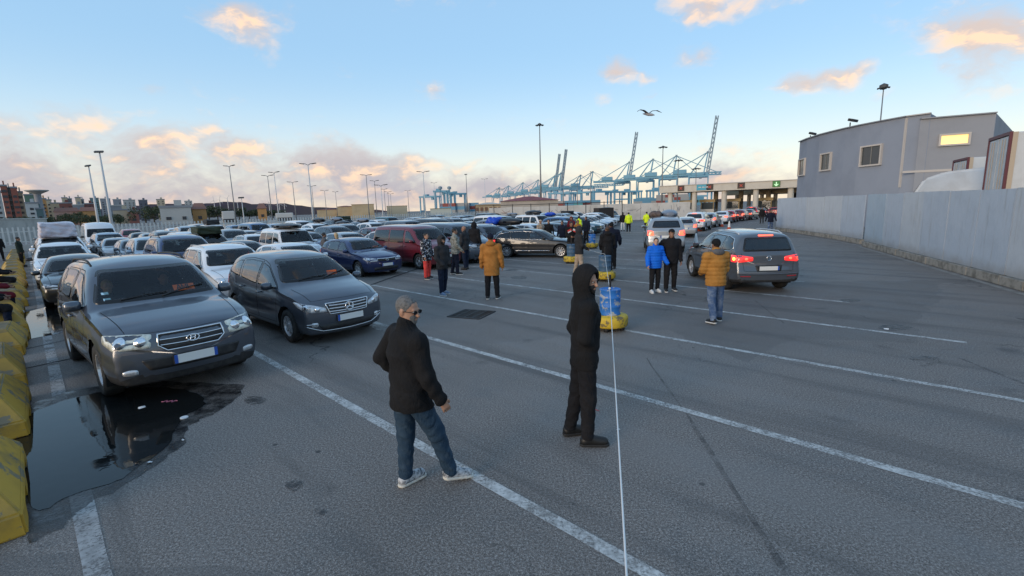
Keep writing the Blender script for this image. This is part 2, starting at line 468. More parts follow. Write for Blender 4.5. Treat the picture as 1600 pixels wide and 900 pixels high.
class CarShell:
    "outer skin of a car as a lofted surface; everything else is laid on it"
    def __init__(c, P, NS=104):
        c.P = P
        bend = pchip(P['bend']); top = P['top']; c.W = P['W']
        tp = []
        for (xc, z) in top:
            x = xc
            for _ in range(12): x = xc-float(bend(x))
            tp.append((x, z))
        ztop = pchip(tp); XF = max(p[0] for p in tp); XR = min(p[0] for p in tp)
        c.XF, c.XR = XF, XR
        belt, bot, wid = pchip(P['belt']), pchip(P['bot']), pchip(P['wid'])
        nose, tail = pchip(P['nose']), pchip(P['tail'])
        tumble = P.get('tumble', 0.36); crown = P.get('crown', 0.05)
        u = np.linspace(0, 1, NS); xs = XR+(XF-XR)*u
        e = 0.5-0.5*np.cos(PI*u); xs = XR+(XF-XR)*(0.72*u+0.28*e)
        ring0 = []
        rows = []
        for x in xs:
            w = float(wid(x)); zt = float(ztop(x)); zb = float(bot(x)); zs = min(float(belt(x)), zt-0.03)
            h = zt-zs; sec = [(0, zb), (0.55*w, zb), (0.86*w, zb+0.005), (0.935*w, zb+0.03), (0.962*w, zb+0.09)]
            for k in range(1, 10):
                t = k/10; z = zb+0.09+(zs-zb-0.09)*t
                bul = math.sin(PI*min(1, t*0.95+0.05))
                y = w*(0.962+0.038*bul) - (0.012*w if 0.32 < t < 0.55 else 0.0)*P.get('scallop', 1)
                if t > 0.82: y -= 0.010*w*(t-0.82)/0.18
                sec.append((y, z))
            ys = w*0.955; sec.append((ys, zs))
            rc = min(0.42*h, P.get('rc', 0.12)); cr = min(crown, 0.6*h)
            zc = zt-cr; yr = ys-tumble*max(0, zc-zs)-0.02*min(1, h/0.3)
            for k in range(1, 8):
                t = k/8; zz = zs+(zc-rc-zs)*t
                yy = ys+(yr-ys)*(zz-zs)/max(1e-6, zc-zs)+0.025*math.sin(PI*t)*min(1, h/0.4)
                sec.append((yy, zz))
            pa = (ys+(yr-ys)*(zc-rc-zs)/max(1e-6, zc-zs), zc-rc); pb = (yr, zc+0.0); pc = (yr-min(0.16, 0.35*yr), zc+cr*0.32)
            for k in range(0, 6):
                t = k/5; sec.append(((1-t)**2*pa[0]+2*t*(1-t)*pb[0]+t*t*pc[0], (1-t)**2*pa[1]+2*t*(1-t)*pb[1]+t*t*pc[1]))
            y0 = pc[0]
            for k in range(1, 8):
                t = k/8; yy = y0*(1-t)
                sec.append((yy, pc[1]+(zt-pc[1])*(1-(yy/y0)**2)))
            sec.append((0, zt))
            rows.append(sec)
        A = np.array(rows)                                    # stations x section points x (y, z)
        J = A.shape[1]
        wf = sstep((xs-(XF-0.45))/0.45)[:, None]; wr = sstep(((XR+0.4)-xs)/0.4)[:, None]
        def surfx(x, y, z, wf, wr):
            return x+bend(x)*(1-np.abs(y/c.W)**2.2)+nose(z)*wf+tail(z)*wr
        X = surfx(np.repeat(xs[:, None], J, 1), A[:, :, 0], A[:, :, 1], wf, wr)
        V = []; idx = []
        for i in range(NS):
            ring = []
            for j in range(J): V.append((X[i, j], A[i, j, 0], A[i, j, 1])); ring.append(len(V)-1)
            for j in range(J-2, 0, -1): V.append((X[i, j], -A[i, j, 0], A[i, j, 1])); ring.append(len(V)-1)
            idx.append(ring)
        Fc = []; n = len(idx[0])
        for i in range(NS-1):
            for k in range(n):
                k2 = (k+1) % n; Fc.append((idx[i][k], idx[i+1][k], idx[i+1][k2], idx[i][k2]))
        for (ri, xe, f_, r_) in ((NS-1, XF, 1.0, 0.0), (0, XR, 0.0, 1.0)):
            prev = idx[ri]; P0 = np.array([V[k] for k in prev]); zc = 0.5*(P0[:, 2].min()+P0[:, 2].max())
            M_ = 11
            for k in range(1, M_):
                t = 1-k/M_; cur = []
                for q in P0:
                    y = q[1]*t; z = zc+(q[2]-zc)*t
                    V.append((float(surfx(xe, y, z, f_, r_)), y, z)); cur.append(len(V)-1)
                for a in range(n):
                    b = (a+1) % n; fq = (prev[a], cur[a], cur[b], prev[b]); Fc.append(fq if f_ else fq[::-1])
                prev = cur
            V.append((float(surfx(xe, 0, zc, f_, r_)), 0, zc)); q = len(V)-1
            for a in range(n):
                b = (a+1) % n; fq = (prev[a], q, prev[b]); Fc.append(fq if f_ else fq[::-1])
        bm = bmesh.new(); bv = [bm.verts.new(v) for v in V]
        for f in Fc: bm.faces.new([bv[k] for k in f])
        bmesh.ops.recalc_face_normals(bm, faces=bm.faces)
        bm.verts.ensure_lookup_table()
        if c._vol(bm) < 0: bmesh.ops.reverse_faces(bm, faces=bm.faces)
        bm.normal_update()
        c.bm = bm; c.bvh = BVHTree.FromBMesh(bm)
        c.holes = []
    def _vol(c, bm): return bm.calc_volume(signed=True)
    def hit(c, u, z, phi):
        d = Vector((-math.cos(phi), -math.sin(phi), 0)); o = Vector((-math.sin(phi)*u, math.cos(phi)*u, z))-d*6
        loc, nrm, _, _ = c.bvh.ray_cast(o, d)
        if loc is None:
            loc, nrm, _, _ = c.bvh.find_nearest(o+d*4.2)
        return loc, nrm
    def top_hit(c, x, y):
        loc, nrm, _, _ = c.bvh.ray_cast(Vector((x, y, 5)), Vector((0, 0, -1)))
        if loc is None: loc, nrm, _, _ = c.bvh.find_nearest(Vector((x, y, 1)))
        return loc, nrm
    def uz(c, pts, phi): return [(-math.sin(phi)*p[0]+math.cos(phi)*p[1], p[2]) for p in pts]
    def patch(c, poly, phi, off=0.004, inner=None, grid=0.09, skirt=0.012, mir=False):
        "mesh data of a polygon laid on the skin; faces inside `inner` get material 0, the rim 1"
        poly = [tuple(p) for p in poly]
        loops = [poly]+([inner] if inner else [])
        pts = []; edges = []
        for lp in loops:
            b = len(pts); lp2 = []
            for i in range(len(lp)):
                p, q = np.array(lp[i]), np.array(lp[(i+1) % len(lp)]); m = max(1, int(np.linalg.norm(q-p)/grid))
                lp2 += [tuple(p+(q-p)*k/m) for k in range(m)]
            pts += lp2; edges += [(b+i, b+(i+1) % len(lp2)) for i in range(len(lp2))]
            if lp is poly: outer = lp2
        P_ = np.array(poly); lo, hi = P_.min(0), P_.max(0)
        gx = np.arange(lo[0]+grid/2, hi[0], grid); gy = np.arange(lo[1]+grid/2, hi[1], grid)
        gp = np.array([(a, b) for a in gx for b in gy]) if len(gx) and len(gy) else np.zeros((0, 2))
        if len(gp):
            gp = gp[in_poly(gp, inset(poly, 0.02))]; pts += [tuple(p) for p in gp]
        r = delaunay_2d_cdt([Vector(p) for p in pts], edges, [], 1, 1e-5)
        v2, f2 = r[0], r[2]
        vs = []; cache = []
        for p in v2:
            loc, nrm = c.hit(p.x, p.y, phi); vs.append(loc+nrm*off); cache.append((loc, nrm))
        fs = []; mi = []
        cen = np.array([np.mean([(v2[k].x, v2[k].y) for k in f], axis=0) for f in f2]) if f2 else np.zeros((0, 2))
        ins = in_poly(cen, inner) if inner else np.ones(len(f2), bool)
        keep = in_poly(cen, poly)
        for f, a, kp in zip(f2, ins, keep):
            if not kp: continue
            p0, p1, p2 = (vs[k] for k in f[:3]); nn = (p1-p0).cross(p2-p0)
            if nn.dot(cache[f[0]][1]) < 0: f = list(f)[::-1]
            fs.append(tuple(f)); mi.append(0 if a else 1)
        if skirt:
            cnt = {}
            for f in fs:
                for a in range(len(f)):
                    k = (f[a], f[(a+1) % len(f)]); cnt[k] = cnt.get(k, 0)+1
            low = {}
            for (a, b) in list(cnt):
                if (b, a) in cnt: continue
                for k in (a, b):
                    if k not in low: low[k] = len(vs); vs.append(cache[k][0]+cache[k][1]*(off-skirt))
                fs.append((b, a, low[a], low[b])); mi.append(1 if inner else 0)
        if mir:
            vs = [Vector((v.x, -v.y, v.z)) for v in vs]; fs = [f[::-1] for f in fs]
        return vs, fs, mi
    def ribbon(c, line, w, phi, off=0.003, closed=False, th=0.0, mir=False, step=0.05):
        "narrow strip along a line laid on the skin"
        L = [np.array(p, float) for p in line]
        if closed: L.append(L[0])
        P2 = []
        for a, b in zip(L[:-1], L[1:]):
            m = max(1, int(np.linalg.norm(b-a)/step)); P2 += [a+(b-a)*k/m for k in range(m)]
        P2.append(L[-1]); n = len(P2); vs = []; rows = 4 if th else 2
        for i in range(n):
            if closed: t = P2[(i+1) % (n-1)]-P2[(i-1) % (n-1)]
            else: t = P2[min(i+1, n-1)]-P2[max(i-1, 0)]
            t = t/(np.linalg.norm(t)+1e-9); nn = np.array([-t[1], t[0]])
            q0 = P2[i]+nn*w/2; q1 = P2[i]-nn*w/2
            l0, n0 = c.hit(q0[0], q0[1], phi); l1, n1 = c.hit(q1[0], q1[1], phi)
            if th: vs += [l0-n0*0.004, l0+n0*th, l1+n1*th, l1-n1*0.004]
            else: vs += [l0+n0*off, l1+n1*off]
        fs = []
        for i in range(n-1):
            for k in range(rows-1): fs.append((i*rows+k, i*rows+k+1, (i+1)*rows+k+1, (i+1)*rows+k))
        if fs:
            f = fs[len(fs)//2 if not th else 1]
            p0, p1, p2 = vs[f[0]], vs[f[1]], vs[f[2]]
            l, nn = c.bvh.find_nearest(p0)[:2]
            if (p1-p0).cross(p2-p0).dot(nn) < 0: fs = [f[::-1] for f in fs]
        if mir:
            vs = [Vector((v.x, -v.y, v.z)) for v in vs]; fs = [f[::-1] for f in fs]
        return vs, fs, [0]*len(fs)

def glass_mat(name, tint, refl=1.0):
    m = bpy.data.materials.new(name); m.use_nodes = True; t = m.node_tree; t.nodes.clear(); q = NT(t)
    tr = q.n('ShaderNodeBsdfTransparent'); tr.inputs[0].default_value = (*tint, 1)
    gl = q.n('ShaderNodeBsdfGlossy'); gl.inputs['Roughness'].default_value = 0.015; gl.inputs['Color'].default_value = (0.95, 0.97, 1, 1)
    fr = q.n('ShaderNodeFresnel'); fr.inputs['IOR'].default_value = 1.62
    co = q.n('ShaderNodeTexCoord').outputs['Object']
    ds = q.n('ShaderNodeBsdfDiffuse'); ds.inputs[0].default_value = (0.28, 0.26, 0.24, 1)     # film of dust
    a = q.n('ShaderNodeMixShader'); q.set(a.inputs[0], q.math('MULTIPLY', fr.outputs[0], 1.3*refl, clamp=True)); q.set(a.inputs[1], tr); q.set(a.inputs[2], gl)
    b = q.n('ShaderNodeMixShader'); q.set(b.inputs[0], q.mr(q.noise(co, 6.0, 5, 0.65), 0.35, 0.85, 0.0, 0.035)); q.set(b.inputs[1], a); q.set(b.inputs[2], ds)
    o = q.n('ShaderNodeOutputMaterial'); q.set(o.inputs[0], b)
    MATS[name] = m
    return m
GLASS = glass_mat('car_side_glass', (0.55, 0.63, 0.61), 1.2)
GLASSF = glass_mat('windscreen_glass', (0.80, 0.88, 0.86), 0.5)
GLASS_DARK = glass_mat('tinted_car_glass', (0.10, 0.115, 0.115))
FRIT = pbr('glass_rim_black', (0.012, 0.012, 0.013), 0.25)
BLACKP = pbr('black_plastic', (0.022, 0.022, 0.023), 0.55, var=(14, 0.5, (0.06, 0.057, 0.052)))
RUBBER = pbr('tyre_rubber', (0.018, 0.018, 0.018), 0.8, var=(9, 0.7, (0.06, 0.056, 0.05)))
ALLOY = pbr('alloy_wheel', (0.62, 0.62, 0.63), 0.3, 0.6, var=(12, 0.3, (0.35, 0.34, 0.33)))
CHROME = pbr('chrome', (0.72, 0.72, 0.73), 0.12, 1.0)
SEAM = pbr('panel_gap', (0.008, 0.008, 0.008), 0.9)
UNDER = pbr('underbody_black', (0.012, 0.012, 0.012), 0.9)
CABIN = pbr('cabin_trim', (0.032, 0.032, 0.034), 0.75, bump=(60, 0.2))
SEATM = pbr('seat_cloth', (0.05, 0.05, 0.054), 0.9, bump=(120, 0.3))
LAMPC = pbr('headlamp_reflector', (0.62, 0.64, 0.66), 0.16, 0.25, 1.0, 0.02, var=(30, 0.55, (0.22, 0.22, 0.23)))
LAMPY = pbr('yellowed_headlamp', (0.80, 0.78, 0.66), 0.22, 0.1, 1.0, 0.06, var=(22, 0.5, (0.25, 0.24, 0.19)))
LAMPD = pbr('headlamp_bulb', (0.82, 0.83, 0.85), 0.08, 0.9, 1.0, 0.02)
REDL = pbr('tail_lamp', (0.36, 0.01, 0.012), 0.18, 0, 1.0, 0.03)
REDON = pbr('tail_lamp_lit', (0.6, 0.02, 0.02), 0.2, 0, 1.0, 0.03, emis=(1.0, 0.035, 0.03), emis_s=0.9)
REDHOT = pbr('brake_lamp_lit', (0.7, 0.05, 0.03), 0.2, 0, 1.0, 0.03, emis=(1.0, 0.10, 0.045), emis_s=2.4)
AMBON = pbr('indicator_lit', (0.7, 0.3, 0.03), 0.2, 0, 1.0, 0.03, emis=(1.0, 0.42, 0.05), emis_s=4.0)
PLATE = pbr('number_plate_white', (0.76, 0.755, 0.72), 0.4)
PLATEB = pbr('number_plate_blue', (0.03, 0.10, 0.42), 0.4)
ORANGE = pbr('orange_card', (0.80, 0.13, 0.02), 0.6)
def dark_inside(m):
    "the inner face of a painted panel is the dark cabin lining"
    t = m.node_tree; q = NT(t); b = t.nodes['Principled BSDF']; o = t.nodes['Material Output']
    d = q.n('ShaderNodeBsdfDiffuse'); d.inputs[0].default_value = (0.03, 0.03, 0.032, 1)
    g_ = q.n('ShaderNodeNewGeometry'); mx = q.n('ShaderNodeMixShader')
    q.set(mx.inputs[0], g_.outputs['Backfacing']); q.set(mx.inputs[1], b.outputs[0]); q.set(mx.inputs[2], d); q.set(o.inputs[0], mx)
    return m
PAINTS = {k: dark_inside(paint('paint_'+k, c, fl)) for k, (c, fl) in {
    'graphite': ((0.078, 0.090, 0.112), 0.5), 'slate': ((0.098, 0.108, 0.124), 0.5), 'black': ((0.010, 0.010, 0.012), 0.0), 'white': ((0.70, 0.71, 0.72), 0.0),
    'silver': ((0.36, 0.37, 0.38), 0.6), 'grey': ((0.17, 0.175, 0.185), 0.5), 'navy': ((0.012, 0.026, 0.10), 0.25), 'blue': ((0.035, 0.095, 0.22), 0.3), 'maroon': ((0.15, 0.012, 0.022), 0.3),
    'red': ((0.36, 0.018, 0.020), 0.1), 'beige': ((0.32, 0.28, 0.22), 0.4), 'teal': ((0.02, 0.09, 0.11), 0.3), 'pale blue': ((0.28, 0.36, 0.44), 0.4), 'steel': ((0.075, 0.092, 0.12), 0.45)}.items()}

def wheel_mesh(r, w, spokes, style, rim_r):
    "tyre and rim meshes, axle along y, outer face towards +y"
    t = MB(); hw = w/2
    t.lathe([(rim_r-0.01, -hw*0.8), (rim_r+0.02, -hw), (r-0.04, -hw), (r-0.008, -hw*0.8), (r, -hw*0.35), (r, hw*0.35), (r-0.008, hw*0.8), (r-0.04, hw), (rim_r+0.02, hw), (rim_r-0.012, hw*0.82)], n=32, axis='y')
    tm = t.mesh('tyre', RUBBER); tm.shade_smooth()
    m = MB()
    m.lathe([(rim_r-0.01, hw*0.86), (rim_r-0.025, hw*0.84), (rim_r-0.035, hw*0.45), (rim_r-0.05, -hw*0.6)], n=32, axis='y')
    m.lathe([(0.0, hw*0.74), (0.04, hw*0.74), (0.062, hw*0.62), (0.062, hw*0.2)], n=16, axis='y')
    for k in range(spokes):
        a = 2*PI*k/spokes
        for da in ((0,) if style == 'single' else (-0.13, 0.13)):
            a0, a1 = a+da*0.4, a+da
            p0 = Vector((0.05*math.cos(a0), hw*0.58, 0.05*math.sin(a0))); p1 = Vector(((rim_r-0.03)*math.cos(a1), hw*0.66, (rim_r-0.03)*math.sin(a1)))
            w0, w1 = (0.075, 0.055) if style == 'single' else (0.04, 0.034)
            if spokes > 8: w0, w1 = 0.034, 0.05
            tt = (p1-p0).normalized(); nn = Vector((-tt.z, 0, tt.x))
            q = [p0-nn*w0/2, p0+nn*w0/2, p1+nn*w1/2, p1-nn*w1/2]
            b = [v-Vector((0, 0.045, 0)) for v in q]
            m.add(q+b, [(0, 1, 2, 3), (0, 4, 5, 1), (1, 5, 6, 2), (2, 6, 7, 3), (3, 7, 4, 0), (7, 6, 5, 4)])
    m.lathe([(0.0, -hw*0.1), (rim_r*0.62, -hw*0.1), (rim_r*0.62, -hw*0.3)], n=20, axis='y', mi=1)
    m.lathe([(rim_r-0.045, -hw*0.55), (0.0, -hw*0.55)], n=20, axis='y', mi=1)
    rm = m.mesh('rim', [ALLOY, UNDER])
    return tm, rm

def add_part(name, data, mats, parent, smooth=True):
    vs, fs, mi = data
    me = bpy.data.meshes.new(name); me.from_pydata([tuple(v) for v in vs], [], fs)
    for m in (mats if isinstance(mats, (list, tuple)) else [mats]): me.materials.append(m)
    me.polygons.foreach_set('material_index', mi)
    if smooth: me.shade_smooth()
    return mkobj(name, me, None, parent)
def merge(*ds):
    vs, fs, mi = [], [], []
    for a, b, c in ds:
        n = len(vs); vs += list(a); fs += [tuple(n+k for k in f) for f in b]; mi += c
    return vs, fs, mi
def disc(sh, p, r, phi, off, n=14):
    u0, z0 = sh.uz([p], phi)[0]
    return [(u0+r*math.cos(2*PI*k/n), z0+r*math.sin(2*PI*k/n)) for k in range(n)]

def build_car(P, root, paintmat, detail=2):
    """parts of a car under `root`: detail 2 has split panels, seams and cabin; 1 keeps windows, lamps and wheels"""
    sh = CarShell(P, 104 if detail == 2 else 72); R = rad
    phiS = R(90)
    # ---- side windows from the glass outline cut by pillars
    win = []
    dlo = P['dlo']; cuts = P['pillars']; edges_ = [None]+list(cuts)+[None]
    for a, b in zip(edges_[:-1], edges_[1:]):
        q = dlo
        if a is not None:
            p0, p1 = np.array([a[0]-a[2]/2, a[3] if len(a) > 3 else 0.9]), np.array([a[1]-a[2]/2, 1.6]); t = p1-p0
            nn = np.array([-t[1], t[0]]); nn = nn if nn[0] < 0 else -nn; q = clip_poly(q, p0, nn)
        if b is not None:
            p0, p1 = np.array([b[0]+b[2]/2, b[3] if len(b) > 3 else 0.9]), np.array([b[1]+b[2]/2, 1.6]); t = p1-p0
            nn = np.array([-t[1], t[0]]); nn = nn if nn[0] > 0 else -nn; q = clip_poly(q, p0, nn)
        if len(q) > 2: win.append(rounded(q, 0.05))
    tint = P.get('tint', [0]*len(win))
    wins = []                                                         # (part name, polygon in u z, phi, mirrored, material)
    for i, q in enumerate(win):
        uq = [(-x, z) for (x, z) in q]
        wins.append(('side_window', uq, phiS, False, GLASS_DARK if tint[min(i, len(tint)-1)] else GLASS, 0.022))
        wins.append(('side_window', uq, phiS, True, GLASS_DARK if tint[min(i, len(tint)-1)] else GLASS, 0.022))
    ws = rounded(P['windshield'], 0.07); wins.append(('windscreen', ws, 0.0, False, GLASSF, 0.045))
    if 'rearwin' in P:
        rw = rounded(P['rearwin'], 0.07); wins.append(('rear_window', rw, PI, False, GLASS_DARK if P.get('dark_rear', 1) else GLASS, 0.05))
    # ---- skin with holes
    bm = sh.bm.copy(); bm.faces.ensure_lookup_table()
    cen = np.array([f.calc_center_median()[:] for f in bm.faces]); nor = np.array([f.normal[:] for f in bm.faces])
    kill = np.zeros(len(cen), bool)
    for (nm, poly, phi, mir, m, rim) in wins:
        u = -math.sin(phi)*cen[:, 0]+math.cos(phi)*cen[:, 1]*(-1 if mir else 1)
        fac = (nor[:, 0]*math.cos(phi)+nor[:, 1]*math.sin(phi)*(-1 if mir else 1)) > 0.12
        if nm == 'windscreen': fac &= cen[:, 0] > P['ws_x']-0.7
        kill |= in_poly(np.stack([u, cen[:, 2]], 1), inset(poly, rim*0.5)) & fac
    xa = [P['axf'], P['axr']]; Ra = P['r']+P.get('arch', 0.065); zw = P['r']
    for x0 in xa:
        kill |= (np.hypot(cen[:, 0]-x0, cen[:, 2]-zw) < Ra) & (np.abs(cen[:, 1]) > 0.62*sh.W)
    vn = {v.index: v.normal.copy() for v in bm.verts}
    bm.verts.index_update()
    bmesh.ops.delete(bm, geom=[f for f, k in zip(bm.faces, kill) if k], context='FACES')
    for v in bm.verts:
        if v.is_boundary and abs(v.co.y) > 0.60*sh.W:
            for x0 in xa:
                d = math.hypot(v.co.x-x0, v.co.z-zw)
                if abs(d-Ra) < 0.075 and v.co.z > 0.15:
                    v.co.x = x0+(v.co.x-x0)*Ra/d; v.co.z = zw+(v.co.z-zw)*Ra/d
    cladz = P.get('clad')
    # ---- panels: every face goes to the panel it lies in
    names = ['body']
    def panel(f):
        c = f.calc_center_median(); x, y, z = c
        if detail < 2: return 'body'
        if abs(y) > 0.45*sh.W:
            for i, dp in enumerate(P['doors']):
                if in_poly([(x, z)], dp)[0] and abs(f.normal.y) > 0.25: return ('door', i, y > 0)
        if x > P['hood'][0] and z > P['hood'][1] and f.normal.z > 0.35 and abs(y) < P['hood'][2]: return ('hood',)
        if x > sh.XF-0.05 and z < P['bumperf']: return ('front_bumper',)
        if x < P['axr']-Ra+0.03 and z < P['bumperr']: return ('rear_bumper',)
        if x < P['axr'] and f.normal.x < -0.3 and abs(y) < 0.86*sh.W: return ('tailgate',)
        return 'body'
    groups = {}
    for f in bm.faces: groups.setdefault(panel(f), []).append(f)
    clad = P.get('clad_paint')
    for key, fl in groups.items():
        nm = key if isinstance(key, str) else key[0]
        vm = {}; vs = []; fs = []; ns = []
        for f in fl:
            q = []
            for v in f.verts:
                if v.index not in vm: vm[v.index] = len(vs); vs.append(v.co[:]); ns.append(v.normal[:])
                q.append(vm[v.index])
            fs.append(q)
        me = bpy.data.meshes.new(nm); me.from_pydata(vs, [], fs)
        me.materials.append(paintmat)
        zlim = P.get('plastic_z')
        if zlim:
            me.materials.append(BLACKP)
            me.polygons.foreach_set('material_index', [1 if f.calc_center_median().z < zlim else 0 for f in fl])
        me.shade_smooth(); me.normals_split_custom_set_from_vertices(ns)
        o = mkobj(nm, me, None, root)
        if isinstance(key, tuple) and key[0] == 'door':
            hx, hz = P['handles'][key[1]]
            loc, nn = sh.hit(-hx, hz, phiS)
            h = MB(); sg = 1 if key[2] else -1
            pts = [(loc.x+dx, sg*(loc.y+dy), loc.z+0.004*k) for k, (dx, dy) in enumerate(((-0.09, -0.01), (-0.08, 0.035), (0.08, 0.035), (0.09, -0.01)))]
            h.tube(pts, [0.013, 0.016, 0.016, 0.013], 6)
            h.build('handle', paintmat if not P.get('chrome_handle') else CHROME, o, smooth=True)
    bm.free()
    # ---- window panes
    for (nm, poly, phi, mir, m, rim) in wins:
        add_part(nm, sh.patch(poly, phi, 0.003, inset(poly, rim), 0.11, 0.02, mir), [m, FRIT], root)
    # ---- wheel houses and wheels
    for x0 in xa:
        for sg in (-1, 1):
            lin = MB(); n = 18; yo, yi = sg*(sh.W*0.965), sg*sh.W*0.56; vs = []
            for k in range(n+1):
                a = -0.35+(PI+0.7)*k/n
                for y in (yo, yi): vs.append((x0+Ra*1.004*math.cos(a), y, zw+Ra*1.004*math.sin(a)))
            fs = [(2*k, 2*k+1, 2*k+3, 2*k+2) for k in range(n)]
            lin.add(vs, fs); lin.add([vs[2*k+1] for k in range(n+1)], [tuple(range(n+1))])
            lin.build('wheel_arch_liner', UNDER, root)
    tm, rm = wheel_mesh(P['r'], P.get('tw', 0.225), P.get('spokes', 5), P.get('style', 'single'), P.get('rim', 0.22))
    for x0 in xa:
        for sg in (1, -1):
            wl = mkobj('wheel', tm, None, root); wl.location = (x0, sg*(sh.W-P.get('tw', 0.225)/2-0.025), P['r'])
            wl.rotation_euler = (0, 0.4*x0, 0 if sg > 0 else PI)
            if x0 == P['axf'] and P.get('steer'): wl.rotation_euler = (0, 0, P['steer']+(0 if sg > 0 else PI))
            mkobj('rim', rm, None, wl)
    # ---- lamps, grille, plates
    for sgm in (False, True):
        for (nm, pts3, phi, mats, off) in P['lamps']:
            uzp = rounded(sh.uz(pts3, R(phi)), 0.03)
            ob = add_part(nm, sh.patch(uzp, R(phi), off, None, 0.07, 0.02, sgm), mats, root)
            for (p, r_, mt) in P.get('bulbs', {}).get(nm, []):
                add_part('bulb', sh.patch(disc(sh, p, r_, R(phi), 0), R(phi), off+0.006, None, 0.2, 0.01, sgm), mt, ob)
        for (line3, w, phi, mt, nm) in P.get('trims_side', []):
            add_part(nm, sh.ribbon(sh.uz(line3, R(phi)), w, R(phi), th=0.008, mir=sgm), mt, root)
    for (nm, poly, phi, mt, off) in P.get('faces', []):
        add_part(nm, sh.patch(rounded(poly, 0.03), R(phi), off, None, 0.08, 0.015), mt, root)
    for (nm, line, w, phi, mt, th, closed) in P.get('bars', []):
        add_part(nm, sh.ribbon(line, w, R(phi), th=th, closed=closed), mt, root)
    for (phi, z, hw) in P.get('plates', []):
        u = 0.0; a = R(phi); loc, nn = sh.hit(u, z, a)
        fx = 1 if phi == 0 else -1
        pl = MB(); pl.box((loc.x+fx*0.018, 0, z), (0.02, hw*2+0.02, 0.128))
        po = pl.build('number_plate', BLACKP, root)
        pw = MB(); xx = loc.x+fx*0.030
        pw.box((xx, 0, z), (0.006, hw*2, 0.11)); pw.build('plate_face', PLATE, po)
        for sgn in P.get('plate_bands', (-1, 1)):
            pb = MB(); pb.box((xx+fx*0.0025, sgn*fx*(-1)*(hw-0.02), z), (0.006, 0.04, 0.11)); pb.build('plate_band', PLATEB, po)
    # ---- mirrors
    if P.get('mirror'):
        mx, my, mz = P['mirror']
        for sg in (1, -1):
            m = MB()
            prof = [(-0.02, 0.2), (0.02, 0.75), (0.075, 1.0), (0.12, 0.8), (0.145, 0.25)]
            n = 12; vs = []
            for (dx, k) in prof:
                for a in range(n):
                    q = 2*PI*a/n; cy, cz = math.cos(q), math.sin(q)
                    cy = math.copysign(abs(cy)**0.6, cy); cz = math.copysign(abs(cz)**0.6, cz)
                    vs.append((mx+dx-0.03, sg*(my+0.13+0.105*k*cy), mz+0.075*k*cz+0.015))
            fs = [(i*n+a, i*n+(a+1) % n, (i+1)*n+(a+1) % n, (i+1)*n+a) for i in range(len(prof)-1) for a in range(n)]
            fs += [tuple(range(n)), tuple(len(vs)-n+a for a in range(n))]
            if sg < 0: fs = [f[::-1] for f in fs]
            m.add(vs, fs)
            mo = m.build('wing_mirror', P.get('mirror_mat', paintmat), root, smooth=True)
            st = MB(); st.bar((mx, sg*(my-0.06), mz-0.045), (mx, sg*(my+0.10), mz-0.015), 0.06, 0.035); st.build('mirror_arm', BLACKP, mo)
    # ---- roof rails
    if P.get('rails'):
        x0, x1, yy = P['rails']
        for sg in (1, -1):
            pts = []
            for k in range(9):
                x = x0+(x1-x0)*k/8; loc, _ = sh.top_hit(x, yy); lift = 0.0 if k in (0, 8) else 0.045
                pts.append((loc.x, sg*yy, loc.z+lift-0.004))
            b = MB(); b.tube(pts, 0.016, 6); b.build('roof_rail', P.get('rail_mat', BLACKP), root, smooth=True)
    if detail < 2: 
        sh.bm.free(); return sh
    # ---- seams, wipers, cabin
    sm = []
    for dp in P['doors']:
        for mr in (False, True): sm.append(sh.ribbon([(-x, z) for x, z in rounded(dp, 0.05)], 0.009, phiS, 0.0015, True, mir=mr))
    for (line, phi) in P.get('seams', []):
        sm.append(sh.ribbon(line, 0.009, R(phi), 0.0015))
    hx, hz, hy = P['hood'][:3]
    vs = []; fs = []
    for sg in (-1, 1):
        b = len(vs); xs_ = np.linspace(hx, P['hood'][3], 14)
        for x in xs_:
            yy = hy*(1-0.10*(x-hx)/(P['hood'][3]-hx)); l0, n0 = sh.top_hit(x, sg*yy)
            vs += [l0+n0*0.0015+Vector((0, 0.005, 0)), l0+n0*0.0015-Vector((0, 0.005, 0))]
        fs += [(b+2*k, b+2*k+1, b+2*k+3, b+2*k+2) for k in range(13)]
    b = len(vs); ys = np.linspace(-hy*0.9, hy*0.9, 21)
    for y in ys:
        l0, n0 = sh.top_hit(P['hood'][3]+0.14*(1-(y/(hy*0.9))**2), y); vs += [l0+n0*0.0015+Vector((0.005, 0, 0)), l0+n0*0.0015-Vector((0.005, 0, 0))]
    fs += [(b+2*k, b+2*k+1, b+2*k+3, b+2*k+2) for k in range(20)]
    sm.append((vs, fs, [0]*len(fs)))
    add_part('panel_gap', merge(*sm), SEAM, root)
    # cowl and wipers
    zc = min(p[1] for p in P['windshield']); yb = max(abs(p[0]) for p in P['windshield'])
    for (y0, y1, dz) in ((-0.62*yb, 0.12*yb, 0.06), (0.02*yb, 0.80*yb, 0.10)):
        a, n0 = sh.hit(y0, zc+0.015, 0.0); b_, n1 = sh.hit(y1, zc+dz, 0.0); wv = MB()
        wv.tube([a+n0*0.02, a*0.5+b_*0.5+n0*0.035, b_+n1*0.02], [0.012, 0.011, 0.008], 5); wv.build('wiper', BLACKP, root)
    cz = P.get('cabin_z', 0.0); fx = P['ws_x']
    d = MB(); d.box((fx+0.14, 0, 0.86+cz), (0.75, sh.W*1.72, 0.22)); d.box((fx-0.18, 0.36, 0.94+cz), (0.24, 0.36, 0.10)); d.box((fx-0.05, 0, 0.62+cz), (0.5, 0.26, 0.42))
    d.build('dashboard', CABIN, root, bevel=0.04)
    swc = Vector((fx-0.38, 0.36, 0.93+cz)); sw = MB(); pts = []
    for k in range(21):
        a = 2*PI*k/20; pts.append(swc+Vector((0.07*math.sin(a), 0.185*math.cos(a), 0.17*math.sin(a))))
